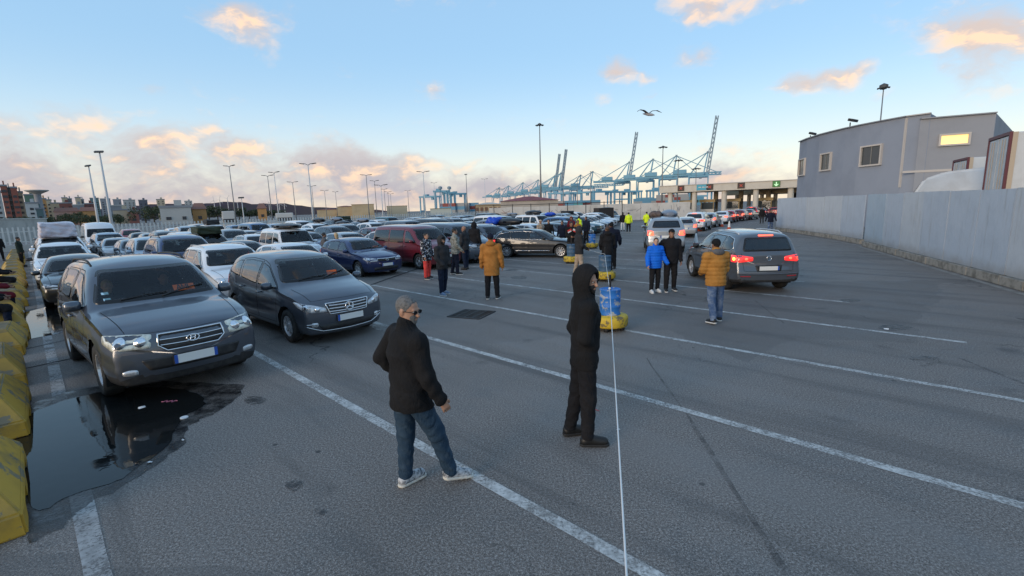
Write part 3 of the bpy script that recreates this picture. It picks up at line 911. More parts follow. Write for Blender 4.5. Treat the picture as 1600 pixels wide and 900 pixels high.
    sw.tube(pts, 0.014, 6, cap=False); sw.bar(swc+Vector((0, -0.18, 0)), swc+Vector((0, 0.18, 0)), 0.03, 0.05); sw.bar(swc, swc+Vector((0.25, 0, -0.05)), 0.06)
    sw.build('steering_wheel', CABIN, root)
    def seat(name, x, y, w):
        b = MB()
        b.box((x+0.05, y, 0.50+cz), (0.52, w, 0.20)); M_ = Matrix.Rotation(-0.32, 3, 'Y')
        b.box((x-0.27, y, 0.84+cz), (0.16, w*0.94, 0.66), M=M_)
        ny = 1 if w < 0.7 else 3
        for k in range(ny):
            yy = y+(k-(ny-1)/2)*0.44; b.box((x-0.42, yy, 1.27+cz), (0.10, 0.26, 0.19), M=M_)
        return b.build(name, SEATM, root, bevel=0.035)
    seat('seat', fx-0.92, 0.37, 0.50); seat('seat', fx-0.92, -0.37, 0.50); seat('rear_seat', fx-1.72, 0, 1.25)
    sh.bm.free()
    return sh

def base_spec(**k):
    d = dict(bend=[(2.4, .24), (1.2, .17), (.4, .10), (-.5, .02), (-1.7, -.03), (-2.4, -.13)], nose=[(0.1, -.10), (.3, -.03), (.5, 0), (.65, -.01), (.85, -.05), (1.2, -.08)], tail=[(.1, .10), (.35, .0), (.55, -.01), (.8, .04), (1.3, .06)], mirror=None)
    d.update(k); return d

def grille_bars(zs, hw, shrink=0.0):
    return [[(-hw+shrink*k, z), (-hw*0.5, z-0.004), (0, z-0.006), (hw*0.5, z-0.004), (hw-shrink*k, z)] for k, z in enumerate(zs)]
SPEC = {}
# tall five-door off-roader with a three-bar grille
SPEC['suv'] = base_spec(W=.945, r=.355, rim=.225, tw=.235, spokes=5, axf=1.36, axr=-1.34, ws_x=.52,
    top=[(2.34, .80), (2.325, .86), (2.27, .915), (2.05, .98), (1.6, 1.06), (1.14, 1.125), (.98, 1.20), (.40, 1.59), (.12, 1.67), (-.4, 1.71), (-1.2, 1.69), (-1.75, 1.63), (-1.97, 1.56), (-2.25, 1.16), (-2.32, 1.05)],
    belt=[(2.4, .60), (2.05, .80), (1.75, .93), (1.2, 1.02), (.5, 1.06), (-.6, 1.085), (-1.6, 1.11), (-2.05, 1.08), (-2.3, .98)],
    bot=[(2.4, .30), (2.0, .24), (1.0, .26), (-1.0, .26), (-1.9, .30), (-2.4, .40)], wid=[(2.3, .80), (2.05, .875), (1.75, .93), (1.2, .945), (0, .945), (-1.4, .945), (-1.9, .91), (-2.35, .84)],
    windshield=[(-.79, 1.15), (.79, 1.15), (.62, 1.575), (-.62, 1.575)], rearwin=[(-.66, 1.19), (.66, 1.19), (.56, 1.50), (-.56, 1.50)],
    dlo=[(.74, 1.115), (.10, 1.52), (-.6, 1.555), (-1.35, 1.54), (-1.78, 1.48), (-1.98, 1.25), (-1.85, 1.19), (-.5, 1.13)], pillars=[(-.22, -.26, .10), (-1.13, -1.20, .09)], tint=[0, 1, 1],
    doors=[[(.84, .38), (.86, 1.06), (.66, 1.20), (.08, 1.56), (-.24, 1.575), (-.23, .38)], [(-.24, .38), (-.25, 1.575), (-1.16, 1.56), (-1.2, 1.06), (-.98, .76), (-.86, .38)]], handles=[(-.08, .92), (-1.0, .95)],
    hood=(1.15, .85, .76, 2.12), bumperf=.66, bumperr=.62, clad=.42, plastic_z=.36,
    lamps=[('headlight', [(2.28, .48, .70), (2.06, .82, .715), (1.90, .93, .79), (1.90, .92, .885), (2.14, .70, .885), (2.28, .48, .865)], 38, LAMPY, .004), ('fog_lamp', [(2.23, .63, .39), (2.17, .70, .385), (2.12, .76, .40), (2.12, .76, .45), (2.17, .70, .465), (2.23, .63, .455)], 30, LAMPC, .004),
           ('tail_light', [(-2.1, .90, .85), (-2.3, .62, .85), (-2.28, .64, 1.05), (-2.05, .88, 1.10)], 140, REDL, .005)],
    bulbs={'headlight': [((2.10, .74, .795), .066, LAMPD), ((2.22, .57, .785), .058, LAMPD)]},
    faces=[('grille', [(-.30, .645), (.30, .645), (.395, .715), (.375, .845), (-.375, .845), (-.395, .715)], 0, BLACKP, .003), ('lower_intake', [(-.52, .42), (.52, .42), (.60, .565), (-.60, .565)], 0, BLACKP, .003)],
    bars=[('grille_bar', b, .013, 0, CHROME, .008, False) for b in grille_bars((.715, .78), .37)]+[('grille_frame', [(-.305, .64), (.305, .64), (.40, .715), (.38, .85), (-.38, .85), (-.40, .715)], .016, 0, CHROME, .010, True),
          ('emblem', [(.075*math.cos(a), .745+.042*math.sin(a)) for a in np.linspace(0, 2*PI, 13)[:-1]], .014, 0, CHROME, .022, True), ('emblem', [(-.035, .718), (-.018, .772)], .013, 0, CHROME, .022, False), ('emblem', [(.018, .718), (.035, .772)], .013, 0, CHROME, .022, False), ('emblem', [(-.03, .738), (.03, .752)], .012, 0, CHROME, .022, False)],
    plates=[(0, .515, .26), (180, .80, .26)], mirror=(.66, .86, 1.13), rails=(.05, -1.75, .62), plate_bands=(-1, 1), mirror_mat=None)
# rounded compact people carrier with a three-bar grille and star
SPEC['mpv'] = base_spec(W=.888, r=.315, rim=.205, tw=.205, spokes=7, axf=1.32, axr=-1.45, ws_x=.78, tumble=.40,
    bend=[(2.4, .27), (1.6, .24), (.6, .14), (-.5, .02), (-1.6, -.03), (-2.4, -.12)],
    top=[(2.13, .74), (2.115, .79), (2.06, .84), (1.85, .92), (1.5, 1.00), (1.24, 1.055), (1.05, 1.15), (.5, 1.45), (.15, 1.555), (-.4, 1.60), (-1.1, 1.585), (-1.6, 1.53), (-1.83, 1.45), (-2.05, 1.05), (-2.12, .96)],
    belt=[(2.4, .56), (1.85, .75), (1.5, .87), (1.0, .93), (.3, .96), (-.6, 1.01), (-1.4, 1.07), (-1.85, 1.05), (-2.1, .92)],
    bot=[(2.4, .24), (1.8, .19), (1.0, .22), (-1.0, .22), (-1.7, .26), (-2.4, .36)], wid=[(2.2, .72), (1.85, .80), (1.55, .86), (1.1, .885), (0, .888), (-1.3, .885), (-1.75, .85), (-2.2, .78)],
    windshield=[(-.74, 1.08), (.74, 1.08), (.56, 1.485), (-.56, 1.485)], rearwin=[(-.60, 1.12), (.60, 1.12), (.50, 1.40), (-.50, 1.40)],
    dlo=[(.98, .985), (.30, 1.36), (-.1, 1.445), (-.6, 1.46), (-1.25, 1.42), (-1.62, 1.30), (-1.74, 1.17), (-1.3, 1.12), (-.2, 1.01)], pillars=[(-.02, -.06, .08), (-.93, -1.05, .08)], tint=[0, 0, 0],
    doors=[[(.86, .34), (.98, .94), (.94, 1.02), (.26, 1.40), (-.03, 1.47), (-.03, .34)], [(-.04, .34), (-.04, 1.47), (-.6, 1.49), (-1.05, 1.46), (-1.22, 1.05), (-1.08, .70), (-.98, .34)]], handles=[(.14, .86), (-.80, .90)],
    hood=(1.27, .78, .70, 1.90), bumperf=.60, bumperr=.55, seams=[],
    lamps=[('headlight', [(2.08, .42, .60), (1.93, .63, .615), (1.74, .80, .70), (1.62, .85, .795), (1.70, .82, .80), (1.95, .60, .745), (2.06, .43, .68)], 42, LAMPC, .004), ('fog_lamp', [(2.02, .58, .345), (1.95, .67, .345), (1.95, .67, .425), (2.02, .58, .425)], 35, LAMPC, .004),
           ('tail_light', [(-1.9, .84, .78), (-2.1, .60, .78), (-2.06, .62, 1.0), (-1.86, .82, 1.08)], 140, REDL, .005)],
    bulbs={'headlight': [((1.86, .70, .70), .05, LAMPD), ((1.99, .55, .66), .045, LAMPD)]},
    faces=[('grille', [(-.36, .565), (.36, .565), (.42, .745), (-.42, .745)], 0, BLACKP, .003), ('lower_intake', [(-.50, .265), (.50, .265), (.58, .375), (-.58, .375)], 0, BLACKP, .003)],
    bars=[('grille_bar', b, .024, 0, ALLOY, .012, False) for b in grille_bars((.60, .655, .71), .375)]+[('grille_frame', [(-.37, .56), (.37, .56), (.43, .752), (-.43, .752)], .016, 0, CHROME, .012, True), ('bumper_trim', [(-.76, .36), (-.62, .30), (-.5, .255), (0, .245), (.5, .255), (.62, .30), (.76, .36)], .014, 0, CHROME, .008, False), ('bumper_trim', [(.58, .395), (.76, .40)], .012, 0, CHROME, .008, False), ('bumper_trim', [(-.58, .395), (-.76, .40)], .012, 0, CHROME, .008, False),
          ('emblem', [(.078*math.cos(a), .655+.078*math.sin(a)) for a in np.linspace(0, 2*PI, 15)[:-1]], .014, 0, CHROME, .026, True)]+[('emblem', [(0, .655), (.072*math.sin(a), .655+.072*math.cos(a))], .016, 0, CHROME, .026, False) for a in (0, 2.094, 4.189)],
    plates=[(0, .47, .26), (180, .72, .26)], mirror=(.74, .83, 1.02), chrome_handle=False, plate_bands=(1,))
# softly rounded compact off-roader seen from behind, brake lamps on
SPEC['crossover'] = base_spec(W=.905, r=.345, rim=.225, tw=.23, spokes=5, style='double', axf=1.30, axr=-1.30, ws_x=.50,
    top=[(2.20, .78), (2.19, .84), (2.14, .90), (1.95, .97), (1.5, 1.05), (1.12, 1.11), (.95, 1.19), (.36, 1.56), (.08, 1.645), (-.4, 1.685), (-1.2, 1.675), (-1.72, 1.635), (-1.90, 1.585), (-2.16, 1.14), (-2.21, 1.06)],
    belt=[(2.3, .60), (1.95, .78), (1.6, .91), (1.15, .99), (.5, 1.03), (-.6, 1.055), (-1.5, 1.08), (-1.95, 1.06), (-2.2, .98)],
    bot=[(2.3, .28), (1.9, .23), (1.0, .25), (-1.0, .25), (-1.8, .28), (-2.3, .34)], wid=[(2.2, .76), (1.95, .84), (1.65, .89), (1.1, .905), (0, .905), (-1.4, .905), (-1.8, .88), (-2.25, .80)],
    windshield=[(-.75, 1.135), (.75, 1.135), (.60, 1.55), (-.60, 1.55)], rearwin=[(-.66, 1.15), (.66, 1.15), (.56, 1.515), (-.56, 1.515)],
    dlo=[(.70, 1.09), (.08, 1.49), (-.6, 1.535), (-1.3, 1.52), (-1.60, 1.46), (-1.78, 1.24), (-1.66, 1.15), (-.5, 1.10)], pillars=[(-.20, -.24, .10), (-1.08, -1.16, .09)], tint=[0, 0, 1],
    doors=[[(.80, .36), (.82, 1.03), (.62, 1.18), (.06, 1.53), (-.22, 1.55), (-.21, .36)], [(-.22, .36), (-.23, 1.55), (-1.12, 1.54), (-1.16, 1.05), (-.94, .76), (-.84, .36)]], handles=[(-.06, .90), (-.96, .92)],
    hood=(1.13, .84, .72, 2.0), bumperf=.62, bumperr=.60, plastic_z=.40, seams=[([(-.62, .62), (.62, .62)], 180), ([(-.64, .62), (-.70, 1.10)], 180), ([(.64, .62), (.70, 1.10)], 180)],
    lamps=[('headlight', [(2.14, .44, .74), (1.92, .78, .755), (1.78, .87, .84), (1.90, .82, .88), (2.1, .60, .875), (2.13, .44, .85)], 38, LAMPC, .004),
           ('tail_light', [(-1.86, .89, .86), (-2.14, .76, .865), (-2.2, .46, .90), (-2.2, .46, 1.005), (-2.13, .70, 1.045), (-1.82, .88, 1.05)], 138, REDON, .006)],
    bulbs={'tail_light': [((-2.08, .80, .95), .050, REDHOT), ((-1.97, .85, .95), .045, AMBON), ((-2.17, .62, .955), .035, REDHOT)], 'headlight': [((1.98, .68, .81), .05, LAMPD)]},
    faces=[('grille', [(-.42, .70), (.42, .70), (.44, .80), (-.44, .80)], 0, BLACKP, .003), ('high_brake_light', [(-.20, 1.548), (.20, 1.548), (.20, 1.578), (-.20, 1.578)], 180, REDHOT, .012), ('plate_recess', [(-.32, .62), (.32, .62), (.36, .78), (-.36, .78)], 180, BLACKP, .002)],
    bars=[('reflector', [(-.74, .49), (-.48, .485)], .03, 180, REDL, .008, False), ('reflector', [(.74, .49), (.48, .485)], .03, 180, REDL, .008, False), ('bumper_step', [(-.8, .56), (-.4, .548), (0, .545), (.4, .548), (.8, .56)], .028, 180, None, .022, False),
          ('emblem', [(.062*math.cos(a), .965+.062*math.sin(a)) for a in np.linspace(0, 2*PI, 15)[:-1]], .013, 180, CHROME, .016, True), ('emblem', [(-.035, .995), (-.008, .925), (0, .955), (.008, .925), (.035, .995)], .013, 180, CHROME, .016, False)],
    trims_side=[([(.72, .9, 1.08), (-.5, .9, 1.09), (-1.66, .88, 1.14), (-1.80, .86, 1.23), (-1.63, .8, 1.47), (-1.3, .78, 1.53), (-.6, .76, 1.545), (.06, .76, 1.50)], .018, 90, CHROME, 'window_trim')],
    plates=[(180, .70, .26), (0, .50, .26)], mirror=(.58, .83, 1.10), rails=(.0, -1.62, .58), rail_mat=ALLOY, mirror_mat=BLACKP, plate_bands=(-1,))
# long one-box van with side glass
SPEC['minibus'] = base_spec(W=.95, r=.335, rim=.215, tw=.22, spokes=5, style='double', axf=1.45, axr=-1.55, ws_x=.98, tumble=.20, rc=.16, crown=.06,
    bend=[(2.5, .24), (1.6, .18), (.8, .10), (-.5, .0), (-2.0, -.02), (-2.6, -.08)],
    top=[(2.38, .84), (2.365, .92), (2.30, .98), (2.1, 1.06), (1.75, 1.16), (1.6, 1.23), (1.0, 1.70), (.7, 1.835), (.2, 1.885), (-1.0, 1.90), (-2.0, 1.88), (-2.22, 1.82), (-2.34, 1.20), (-2.38, 1.10)],
    belt=[(2.5, .66), (2.1, .88), (1.7, 1.02), (1.2, 1.08), (0, 1.09), (-1.5, 1.09), (-2.1, 1.08), (-2.4, 1.0)],
    bot=[(2.5, .28), (2.0, .22), (1.0, .25), (-1.0, .25), (-2.0, .28), (-2.5, .36)], wid=[(2.4, .78), (2.1, .88), (1.8, .935), (1.2, .95), (0, .95), (-1.8, .95), (-2.2, .93), (-2.5, .88)],
    windshield=[(-.80, 1.24), (.80, 1.24), (.68, 1.72), (-.68, 1.72)], rearwin=[(-.72, 1.20), (.72, 1.20), (.66, 1.66), (-.66, 1.66)],
    dlo=[(1.34, 1.13), (.72, 1.62), (.3, 1.67), (-1.0, 1.69), (-2.02, 1.66), (-2.14, 1.5), (-2.12, 1.18), (-.5, 1.13)], pillars=[(.42, .40, .14), (-.78, -.80, .08)], tint=[0, 1, 1],
    doors=[[(1.42, .36), (1.46, 1.09), (.74, 1.66), (.36, 1.71), (.36, .36)], [(.34, .36), (.34, 1.73), (-.82, 1.73), (-.82, .36)]], handles=[(.52, .98), (.20, .98)],
    hood=(1.72, .95, .74, 2.18), bumperf=.66, bumperr=.55,
    lamps=[('headlight', [(2.32, .46, .76), (2.08, .84, .78), (1.90, .93, .90), (2.0, .90, 1.0), (2.2, .70, .93), (2.30, .48, .88)], 40, LAMPC, .004), ('tail_light', [(-2.2, .94, .86), (-2.36, .84, .86), (-2.34, .84, 1.25), (-2.18, .92, 1.25)], 125, REDL, .005)],
    bulbs={'headlight': [((2.14, .76, .85), .06, LAMPD)]},
    faces=[('grille', [(-.42, .70), (.42, .70), (.46, .87), (-.46, .87)], 0, BLACKP, .003), ('lower_intake', [(-.6, .33), (.6, .33), (.64, .46), (-.64, .46)], 0, BLACKP, .003)],
    bars=[('grille_bar', b, .02, 0, CHROME, .01, False) for b in grille_bars((.745, .80), .42)]+[('emblem', [(.07*math.cos(a), .78+.07*math.sin(a)) for a in np.linspace(0, 2*PI, 13)[:-1]], .014, 0, CHROME, .02, True)],
    plates=[(0, .56, .26), (180, .78, .26)], mirror=(1.12, .90, 1.20), cabin_z=.22)
# plain hatchback
SPEC['hatchback'] = base_spec(W=.875, r=.31, rim=.20, tw=.20, spokes=5, axf=1.28, axr=-1.30, ws_x=.50, tumble=.42,
    top=[(2.10, .70), (2.09, .75), (2.03, .80), (1.8, .87), (1.4, .95), (1.04, 1.005), (.88, 1.08), (.30, 1.40), (.0, 1.46), (-.4, 1.485), (-1.1, 1.46), (-1.55, 1.40), (-1.74, 1.33), (-2.02, 1.0), (-2.08, .94)],
    belt=[(2.2, .54), (1.8, .71), (1.5, .82), (1.05, .89), (.4, .93), (-.6, .96), (-1.4, 1.0), (-1.8, .98), (-2.1, .88)],
    bot=[(2.2, .24), (1.8, .19), (1.0, .21), (-1.0, .21), (-1.7, .25), (-2.2, .34)], wid=[(2.1, .72), (1.85, .80), (1.55, .855), (1.1, .875), (0, .875), (-1.3, .872), (-1.75, .84), (-2.15, .77)],
    windshield=[(-.71, 1.03), (.71, 1.03), (.54, 1.385), (-.54, 1.385)], rearwin=[(-.58, 1.04), (.58, 1.04), (.48, 1.29), (-.48, 1.29)],
    dlo=[(.66, .965), (.06, 1.315), (-.5, 1.36), (-1.15, 1.325), (-1.50, 1.22), (-1.66, 1.08), (-.5, .99)], pillars=[(-.20, -.24, .08), (-1.10, -1.22, .08)], tint=[0, 0, 0],
    doors=[[(.76, .33), (.78, .92), (.60, 1.03), (.04, 1.355), (-.21, 1.375), (-.20, .33)], [(-.21, .33), (-.22, 1.375), (-.9, 1.37), (-1.16, 1.31), (-1.24, 1.0), (-1.0, .70), (-.88, .33)]], handles=[(-.06, .82), (-.98, .85)],
    hood=(1.06, .76, .70, 1.90), bumperf=.56, bumperr=.54,
    lamps=[('headlight', [(2.05, .40, .60), (1.86, .74, .62), (1.68, .85, .72), (1.78, .80, .775), (1.98, .55, .745), (2.04, .40, .70)], 40, LAMPC, .004), ('tail_light', [(-1.82, .84, .74), (-2.06, .60, .74), (-2.0, .62, .95), (-1.76, .80, 1.0)], 140, REDL, .005)],
    bulbs={'headlight': [((1.86, .68, .69), .05, LAMPD)]},
    faces=[('grille', [(-.36, .60), (.36, .60), (.40, .70), (-.40, .70)], 0, BLACKP, .003), ('lower_intake', [(-.52, .26), (.52, .26), (.56, .38), (-.56, .38)], 0, BLACKP, .003)],
    bars=[('grille_bar', [(-.42, .715), (0, .708), (.42, .715)], .026, 0, CHROME, .010, False), ('emblem', [(.06*math.cos(a), .655+.035*math.sin(a)) for a in np.linspace(0, 2*PI, 13)[:-1]], .014, 0, CHROME, .018, True)],
    plates=[(0, .47, .26), (180, .68, .26)], mirror=(.52, .80, .985))
# long low estate
SPEC['estate'] = base_spec(W=.905, r=.325, rim=.232, tw=.225, spokes=10, axf=1.42, axr=-1.38, ws_x=.52, tumble=.44,
    top=[(2.35, .66), (2.34, .72), (2.28, .77), (2.05, .84), (1.6, .91), (1.10, .965), (.94, 1.03), (.32, 1.335), (.02, 1.40), (-.5, 1.435), (-1.3, 1.41), (-1.8, 1.35), (-2.0, 1.28), (-2.28, .98), (-2.35, .92)],
    belt=[(2.4, .52), (2.05, .68), (1.7, .79), (1.2, .85), (.4, .885), (-.6, .91), (-1.6, .945), (-2.05, .93), (-2.35, .84)],
    bot=[(2.4, .24), (2.0, .18), (1.0, .19), (-1.0, .19), (-1.9, .24), (-2.4, .34)], wid=[(2.3, .74), (2.05, .83), (1.75, .885), (1.2, .905), (0, .905), (-1.4, .902), (-1.95, .86), (-2.4, .78)],
    windshield=[(-.72, .985), (.72, .985), (.55, 1.325), (-.55, 1.325)], rearwin=[(-.58, .99), (.58, .99), (.48, 1.24), (-.48, 1.24)],
    dlo=[(.74, .92), (.10, 1.255), (-.5, 1.31), (-1.3, 1.285), (-1.78, 1.19), (-1.98, 1.01), (-.5, .945)], pillars=[(-.20, -.24, .08), (-1.14, -1.24, .08)], tint=[0, 1, 1],
    doors=[[(.84, .30), (.86, .88), (.68, .99), (.08, 1.29), (-.21, 1.32), (-.20, .30)], [(-.21, .30), (-.22, 1.32), (-.9, 1.325), (-1.20, 1.28), (-1.28, .95), (-1.06, .66), (-.94, .30)]], handles=[(-.06, .78), (-1.02, .80)],
    hood=(1.13, .72, .72, 2.14), bumperf=.54, bumperr=.50,
    lamps=[('headlight', [(2.28, .44, .57), (2.06, .80, .60), (1.92, .87, .68), (2.05, .82, .73), (2.22, .58, .71), (2.28, .44, .68)], 40, LAMPC, .004), ('tail_light', [(-2.04, .87, .72), (-2.3, .56, .72), (-2.28, .56, .88), (-2.0, .84, .92)], 138, REDON, .005)],
    bulbs={}, faces=[('grille', [(-.26, .42), (.26, .42), (.34, .72), (-.34, .72)], 0, BLACKP, .003), ('lower_intake', [(-.62, .28), (.62, .28), (.66, .38), (-.66, .38)], 0, BLACKP, .003)],
    bars=[('grille_frame', [(-.26, .415), (.26, .415), (.345, .725), (-.345, .725)], .018, 0, CHROME, .01, True)], plates=[(0, .44, .26), (180, .64, .26)], mirror=(.56, .83, .95), mirror_mat=BLACKP, rails=(-.05, -1.7, .58),
    trims_side=[([(.76, .9, .90), (-.5, .9, .925), (-1.98, .88, .995), (-1.80, .8, 1.205), (-1.3, .78, 1.30), (-.5, .76, 1.325), (.08, .76, 1.275)], .014, 90, CHROME, 'window_trim'), ([(.86, .9, .36), (-.9, .9, .36)], .02, 90, CHROME, 'door_trim')])
# four-door saloon
SPEC['saloon'] = base_spec(W=.89, r=.315, rim=.21, tw=.21, spokes=7, axf=1.38, axr=-1.36, ws_x=.48, tumble=.44,
    top=[(2.32, .66), (2.31, .72), (2.25, .77), (2.0, .84), (1.55, .915), (1.08, .975), (.92, 1.04), (.32, 1.35), (.02, 1.42), (-.45, 1.445), (-.95, 1.41), (-1.2, 1.36), (-1.72, 1.09), (-1.85, 1.055), (-2.24, 1.03), (-2.31, .96)],
    belt=[(2.4, .52), (2.0, .69), (1.65, .80), (1.15, .86), (.4, .90), (-.6, .925), (-1.5, .955), (-2.0, .95), (-2.35, .86)],
    bot=[(2.4, .24), (2.0, .19), (1.0, .20), (-1.0, .20), (-1.9, .25), (-2.4, .36)], wid=[(2.3, .73), (2.0, .82), (1.7, .87), (1.1, .89), (0, .89), (-1.4, .888), (-1.95, .84), (-2.4, .76)],
    windshield=[(-.71, .995), (.71, .995), (.54, 1.335), (-.54, 1.335)], rearwin=[(-.60, 1.09), (.60, 1.09), (.52, 1.32), (-.52, 1.32)],
    dlo=[(.70, .935), (.08, 1.265), (-.45, 1.32), (-.95, 1.29), (-1.35, 1.11), (-1.40, 1.0), (-.5, .96)], pillars=[(-.20, -.24, .08), (-1.02, -1.12, .06)], tint=[0, 0, 0],
    doors=[[(.82, .31), (.84, .89), (.64, 1.0), (.06, 1.30), (-.21, 1.335), (-.20, .31)], [(-.21, .31), (-.22, 1.335), (-.9, 1.325), (-1.24, 1.16), (-1.28, .95), (-1.04, .68), (-.92, .31)]], handles=[(-.06, .79), (-1.0, .81)],
    hood=(1.10, .73, .71, 2.12), bumperf=.54, bumperr=.52,
    lamps=[('headlight', [(2.25, .42, .57), (2.02, .78, .60), (1.88, .86, .68), (2.0, .82, .74), (2.2, .56, .71), (2.25, .42, .67)], 40, LAMPC, .004), ('tail_light', [(-2.02, .85, .76), (-2.28, .50, .78), (-2.28, .50, .92), (-2.0, .83, .95)], 140, REDL, .005)],
    bulbs={}, faces=[('grille', [(-.36, .52), (.36, .52), (.40, .70), (-.40, .70)], 0, BLACKP, .003), ('lower_intake', [(-.56, .27), (.56, .27), (.60, .37), (-.60, .37)], 0, BLACKP, .003)],
    bars=[('grille_bar', b, .02, 0, CHROME, .01, False) for b in grille_bars((.57, .62, .67), .36)], plates=[(0, .43, .26), (180, .84, .26)], mirror=(.54, .81, .965))
# tall panel van
SPEC['van'] = base_spec(W=.99, r=.34, rim=.21, tw=.22, spokes=6, axf=1.75, axr=-1.75, ws_x=1.28, tumble=.12, rc=.2, crown=.08,
    bend=[(3, .22), (2.0, .16), (1.2, .08), (-.5, .0), (-2.5, -.01), (-3.0, -.05)],
    top=[(2.72, .92), (2.70, 1.0), (2.62, 1.08), (2.3, 1.20), (2.05, 1.30), (1.5, 1.92), (1.15, 2.25), (.8, 2.36), (.2, 2.40), (-1.5, 2.40), (-2.5, 2.38), (-2.68, 2.30), (-2.74, 1.5), (-2.76, 1.3)],
    belt=[(2.8, .72), (2.4, .98), (2.0, 1.12), (1.4, 1.18), (0, 1.18), (-1.5, 1.18), (-2.5, 1.18), (-2.8, 1.1)],
    bot=[(2.8, .32), (2.3, .26), (1.0, .30), (-1.0, .32), (-2.5, .36), (-2.8, .42)], wid=[(2.7, .82), (2.4, .93), (2.1, .98), (1.4, .99), (0, .99), (-2.2, .99), (-2.6, .975), (-2.8, .95)],
    windshield=[(-.84, 1.33), (.84, 1.33), (.74, 1.92), (-.74, 1.92)], rearwin=[(-.7, 1.3), (-.06, 1.3), (-.06, 1.9), (-.7, 1.9)],
    dlo=[(1.68, 1.22), (1.10, 1.86), (.66, 1.88), (.66, 1.24)], pillars=[], tint=[0],
    doors=[[(1.70, .42), (1.76, 1.2), (1.16, 1.92), (.6, 1.95), (.6, .42)], [(.55, .42), (.55, 2.1), (-.6, 2.1), (-.6, .42)]], handles=[(.72, 1.08), (.46, 1.08)],
    hood=(2.12, 1.02, .76, 2.50), bumperf=.7, bumperr=.6, plastic_z=.48,
    lamps=[('headlight', [(2.62, .52, .82), (2.40, .86, .86), (2.26, .94, 1.06), (2.36, .90, 1.10), (2.56, .66, 1.0), (2.62, .52, .98)], 40, LAMPC, .004), ('tail_light', [(-2.62, .985, .8), (-2.74, .92, .8), (-2.73, .92, 1.25), (-2.6, .975, 1.25)], 120, REDL, .005)],
    bulbs={'headlight': [((2.46, .76, .95), .06, LAMPD)]}, faces=[('grille', [(-.48, .78), (.48, .78), (.48, .98), (-.48, .98)], 0, BLACKP, .003)],
    bars=[('grille_bar', b, .024, 0, CHROME, .01, False) for b in grille_bars((.84, .90), .44)], plates=[(0, .58, .26)], mirror=(1.42, .94, 1.35), cabin_z=.32, mirror_mat=BLACKP)
# boxy high-roofed leisure van
SPEC['boxvan'] = dict(SPEC['minibus']); SPEC['boxvan'].update(top=[(2.20, .86), (2.19, .94), (2.12, 1.0), (1.9, 1.06), (1.45, 1.13), (1.30, 1.19), (.92, 1.62), (.7, 1.78), (.3, 1.83), (-1.0, 1.84), (-1.9, 1.82), (-2.12, 1.76), (-2.2, 1.2), (-2.22, 1.1)], W=.90,
    wid=[(2.4, .76), (2.0, .85), (1.7, .89), (1.2, .90), (0, .90), (-1.8, .90), (-2.2, .88), (-2.5, .84)], belt=[(2.4, .66), (2.0, .86), (1.5, .98), (1.0, 1.03), (0, 1.05), (-1.5, 1.05), (-2.1, 1.04), (-2.4, .98)], axf=1.35, axr=-1.38, ws_x=.75,
    windshield=[(-.76, 1.17), (.76, 1.17), (.68, 1.70), (-.68, 1.70)], dlo=[(1.0, 1.08), (.62, 1.58), (.3, 1.62), (-1.0, 1.63), (-1.85, 1.61), (-1.95, 1.5), (-1.95, 1.12), (-.5, 1.08)], pillars=[(.02, .0, .12), (-.98, -1.0, .10)], hood=(1.42, .9, .72, 2.0),
    doors=[[(1.08, .36), (1.12, 1.04), (.64, 1.62), (.0, 1.66), (-.02, .36)], [(-.04, .36), (-.04, 1.67), (-.98, 1.67), (-.98, .36)]], mirror=(.86, .84, 1.14), handles=[(.12, .94), (-.16, .94)],
    lamps=[('headlight', [(2.14, .44, .72), (1.92, .78, .74), (1.76, .87, .86), (1.86, .84, .94), (2.06, .64, .90), (2.13, .46, .86)], 40, LAMPC, .004), ('tail_light', [(-2.05, .89, .86), (-2.2, .80, .86), (-2.18, .80, 1.25), (-2.02, .87, 1.25)], 125, REDL, .005)], bulbs={'headlight': [((1.98, .70, .82), .06, LAMPD)]}, plates=[(0, .54, .26)])
CAR_PAINT = {}
def fix_spec(P):
    P = dict(P)
    P['bars'] = [b for b in P.get('bars', [])]
    return P

CAR_N = {'suv': 'off-roader', 'mpv': 'people carrier', 'crossover': 'compact off-roader', 'minibus': 'minibus', 'hatchback': 'hatchback', 'estate': 'estate car', 'saloon': 'saloon', 'van': 'tall panel van', 'boxvan': 'boxy van'}
COLN = {'graphite': 'dark grey', 'slate': 'slate grey', 'steel': 'blue grey', 'navy': 'dark blue', 'maroon': 'dark red'}
PROTO = {}; TREE = {}; PCOL = {}; FREE = {}
LITE_SKIP = {'panel_gap', 'wiper', 'dashboard', 'seat', 'rear_seat', 'steering_wheel', 'emblem', 'fog_lamp', 'bumper_trim', 'grille_frame', 'lower_intake', 'reflector', 'bumper_step', 'wheel_arch_liner', 'window_trim', 'door_trim', 'plate_recess'}
def hero(kind, col, over=None, variant=''):
    "a car of its own, with every part"
    P = fix_spec(SPEC[kind])
    if over: P.update(over)
    pm = PAINTS[col]
    P['bars'] = [(a, b, c, d, pm if e is None else e, f, g_) for (a, b, c, d, e, f, g_) in P['bars']]
    if P.get('mirror_mat') is None: P['mirror_mat'] = pm
    root = empty('parked_car', (0, 0, 0), 0)
    n0 = set(o.name for o in COL.objects)
    build_car(P, root, pm, 2)
    tree = {}
    for o in COL.objects:
        if o.name not in n0 and o.parent: tree.setdefault(o.parent.name, []).append(o)
    key = kind+variant
    PROTO[key] = root; TREE[key] = tree; PCOL[key] = pm; FREE[key] = True
    return root
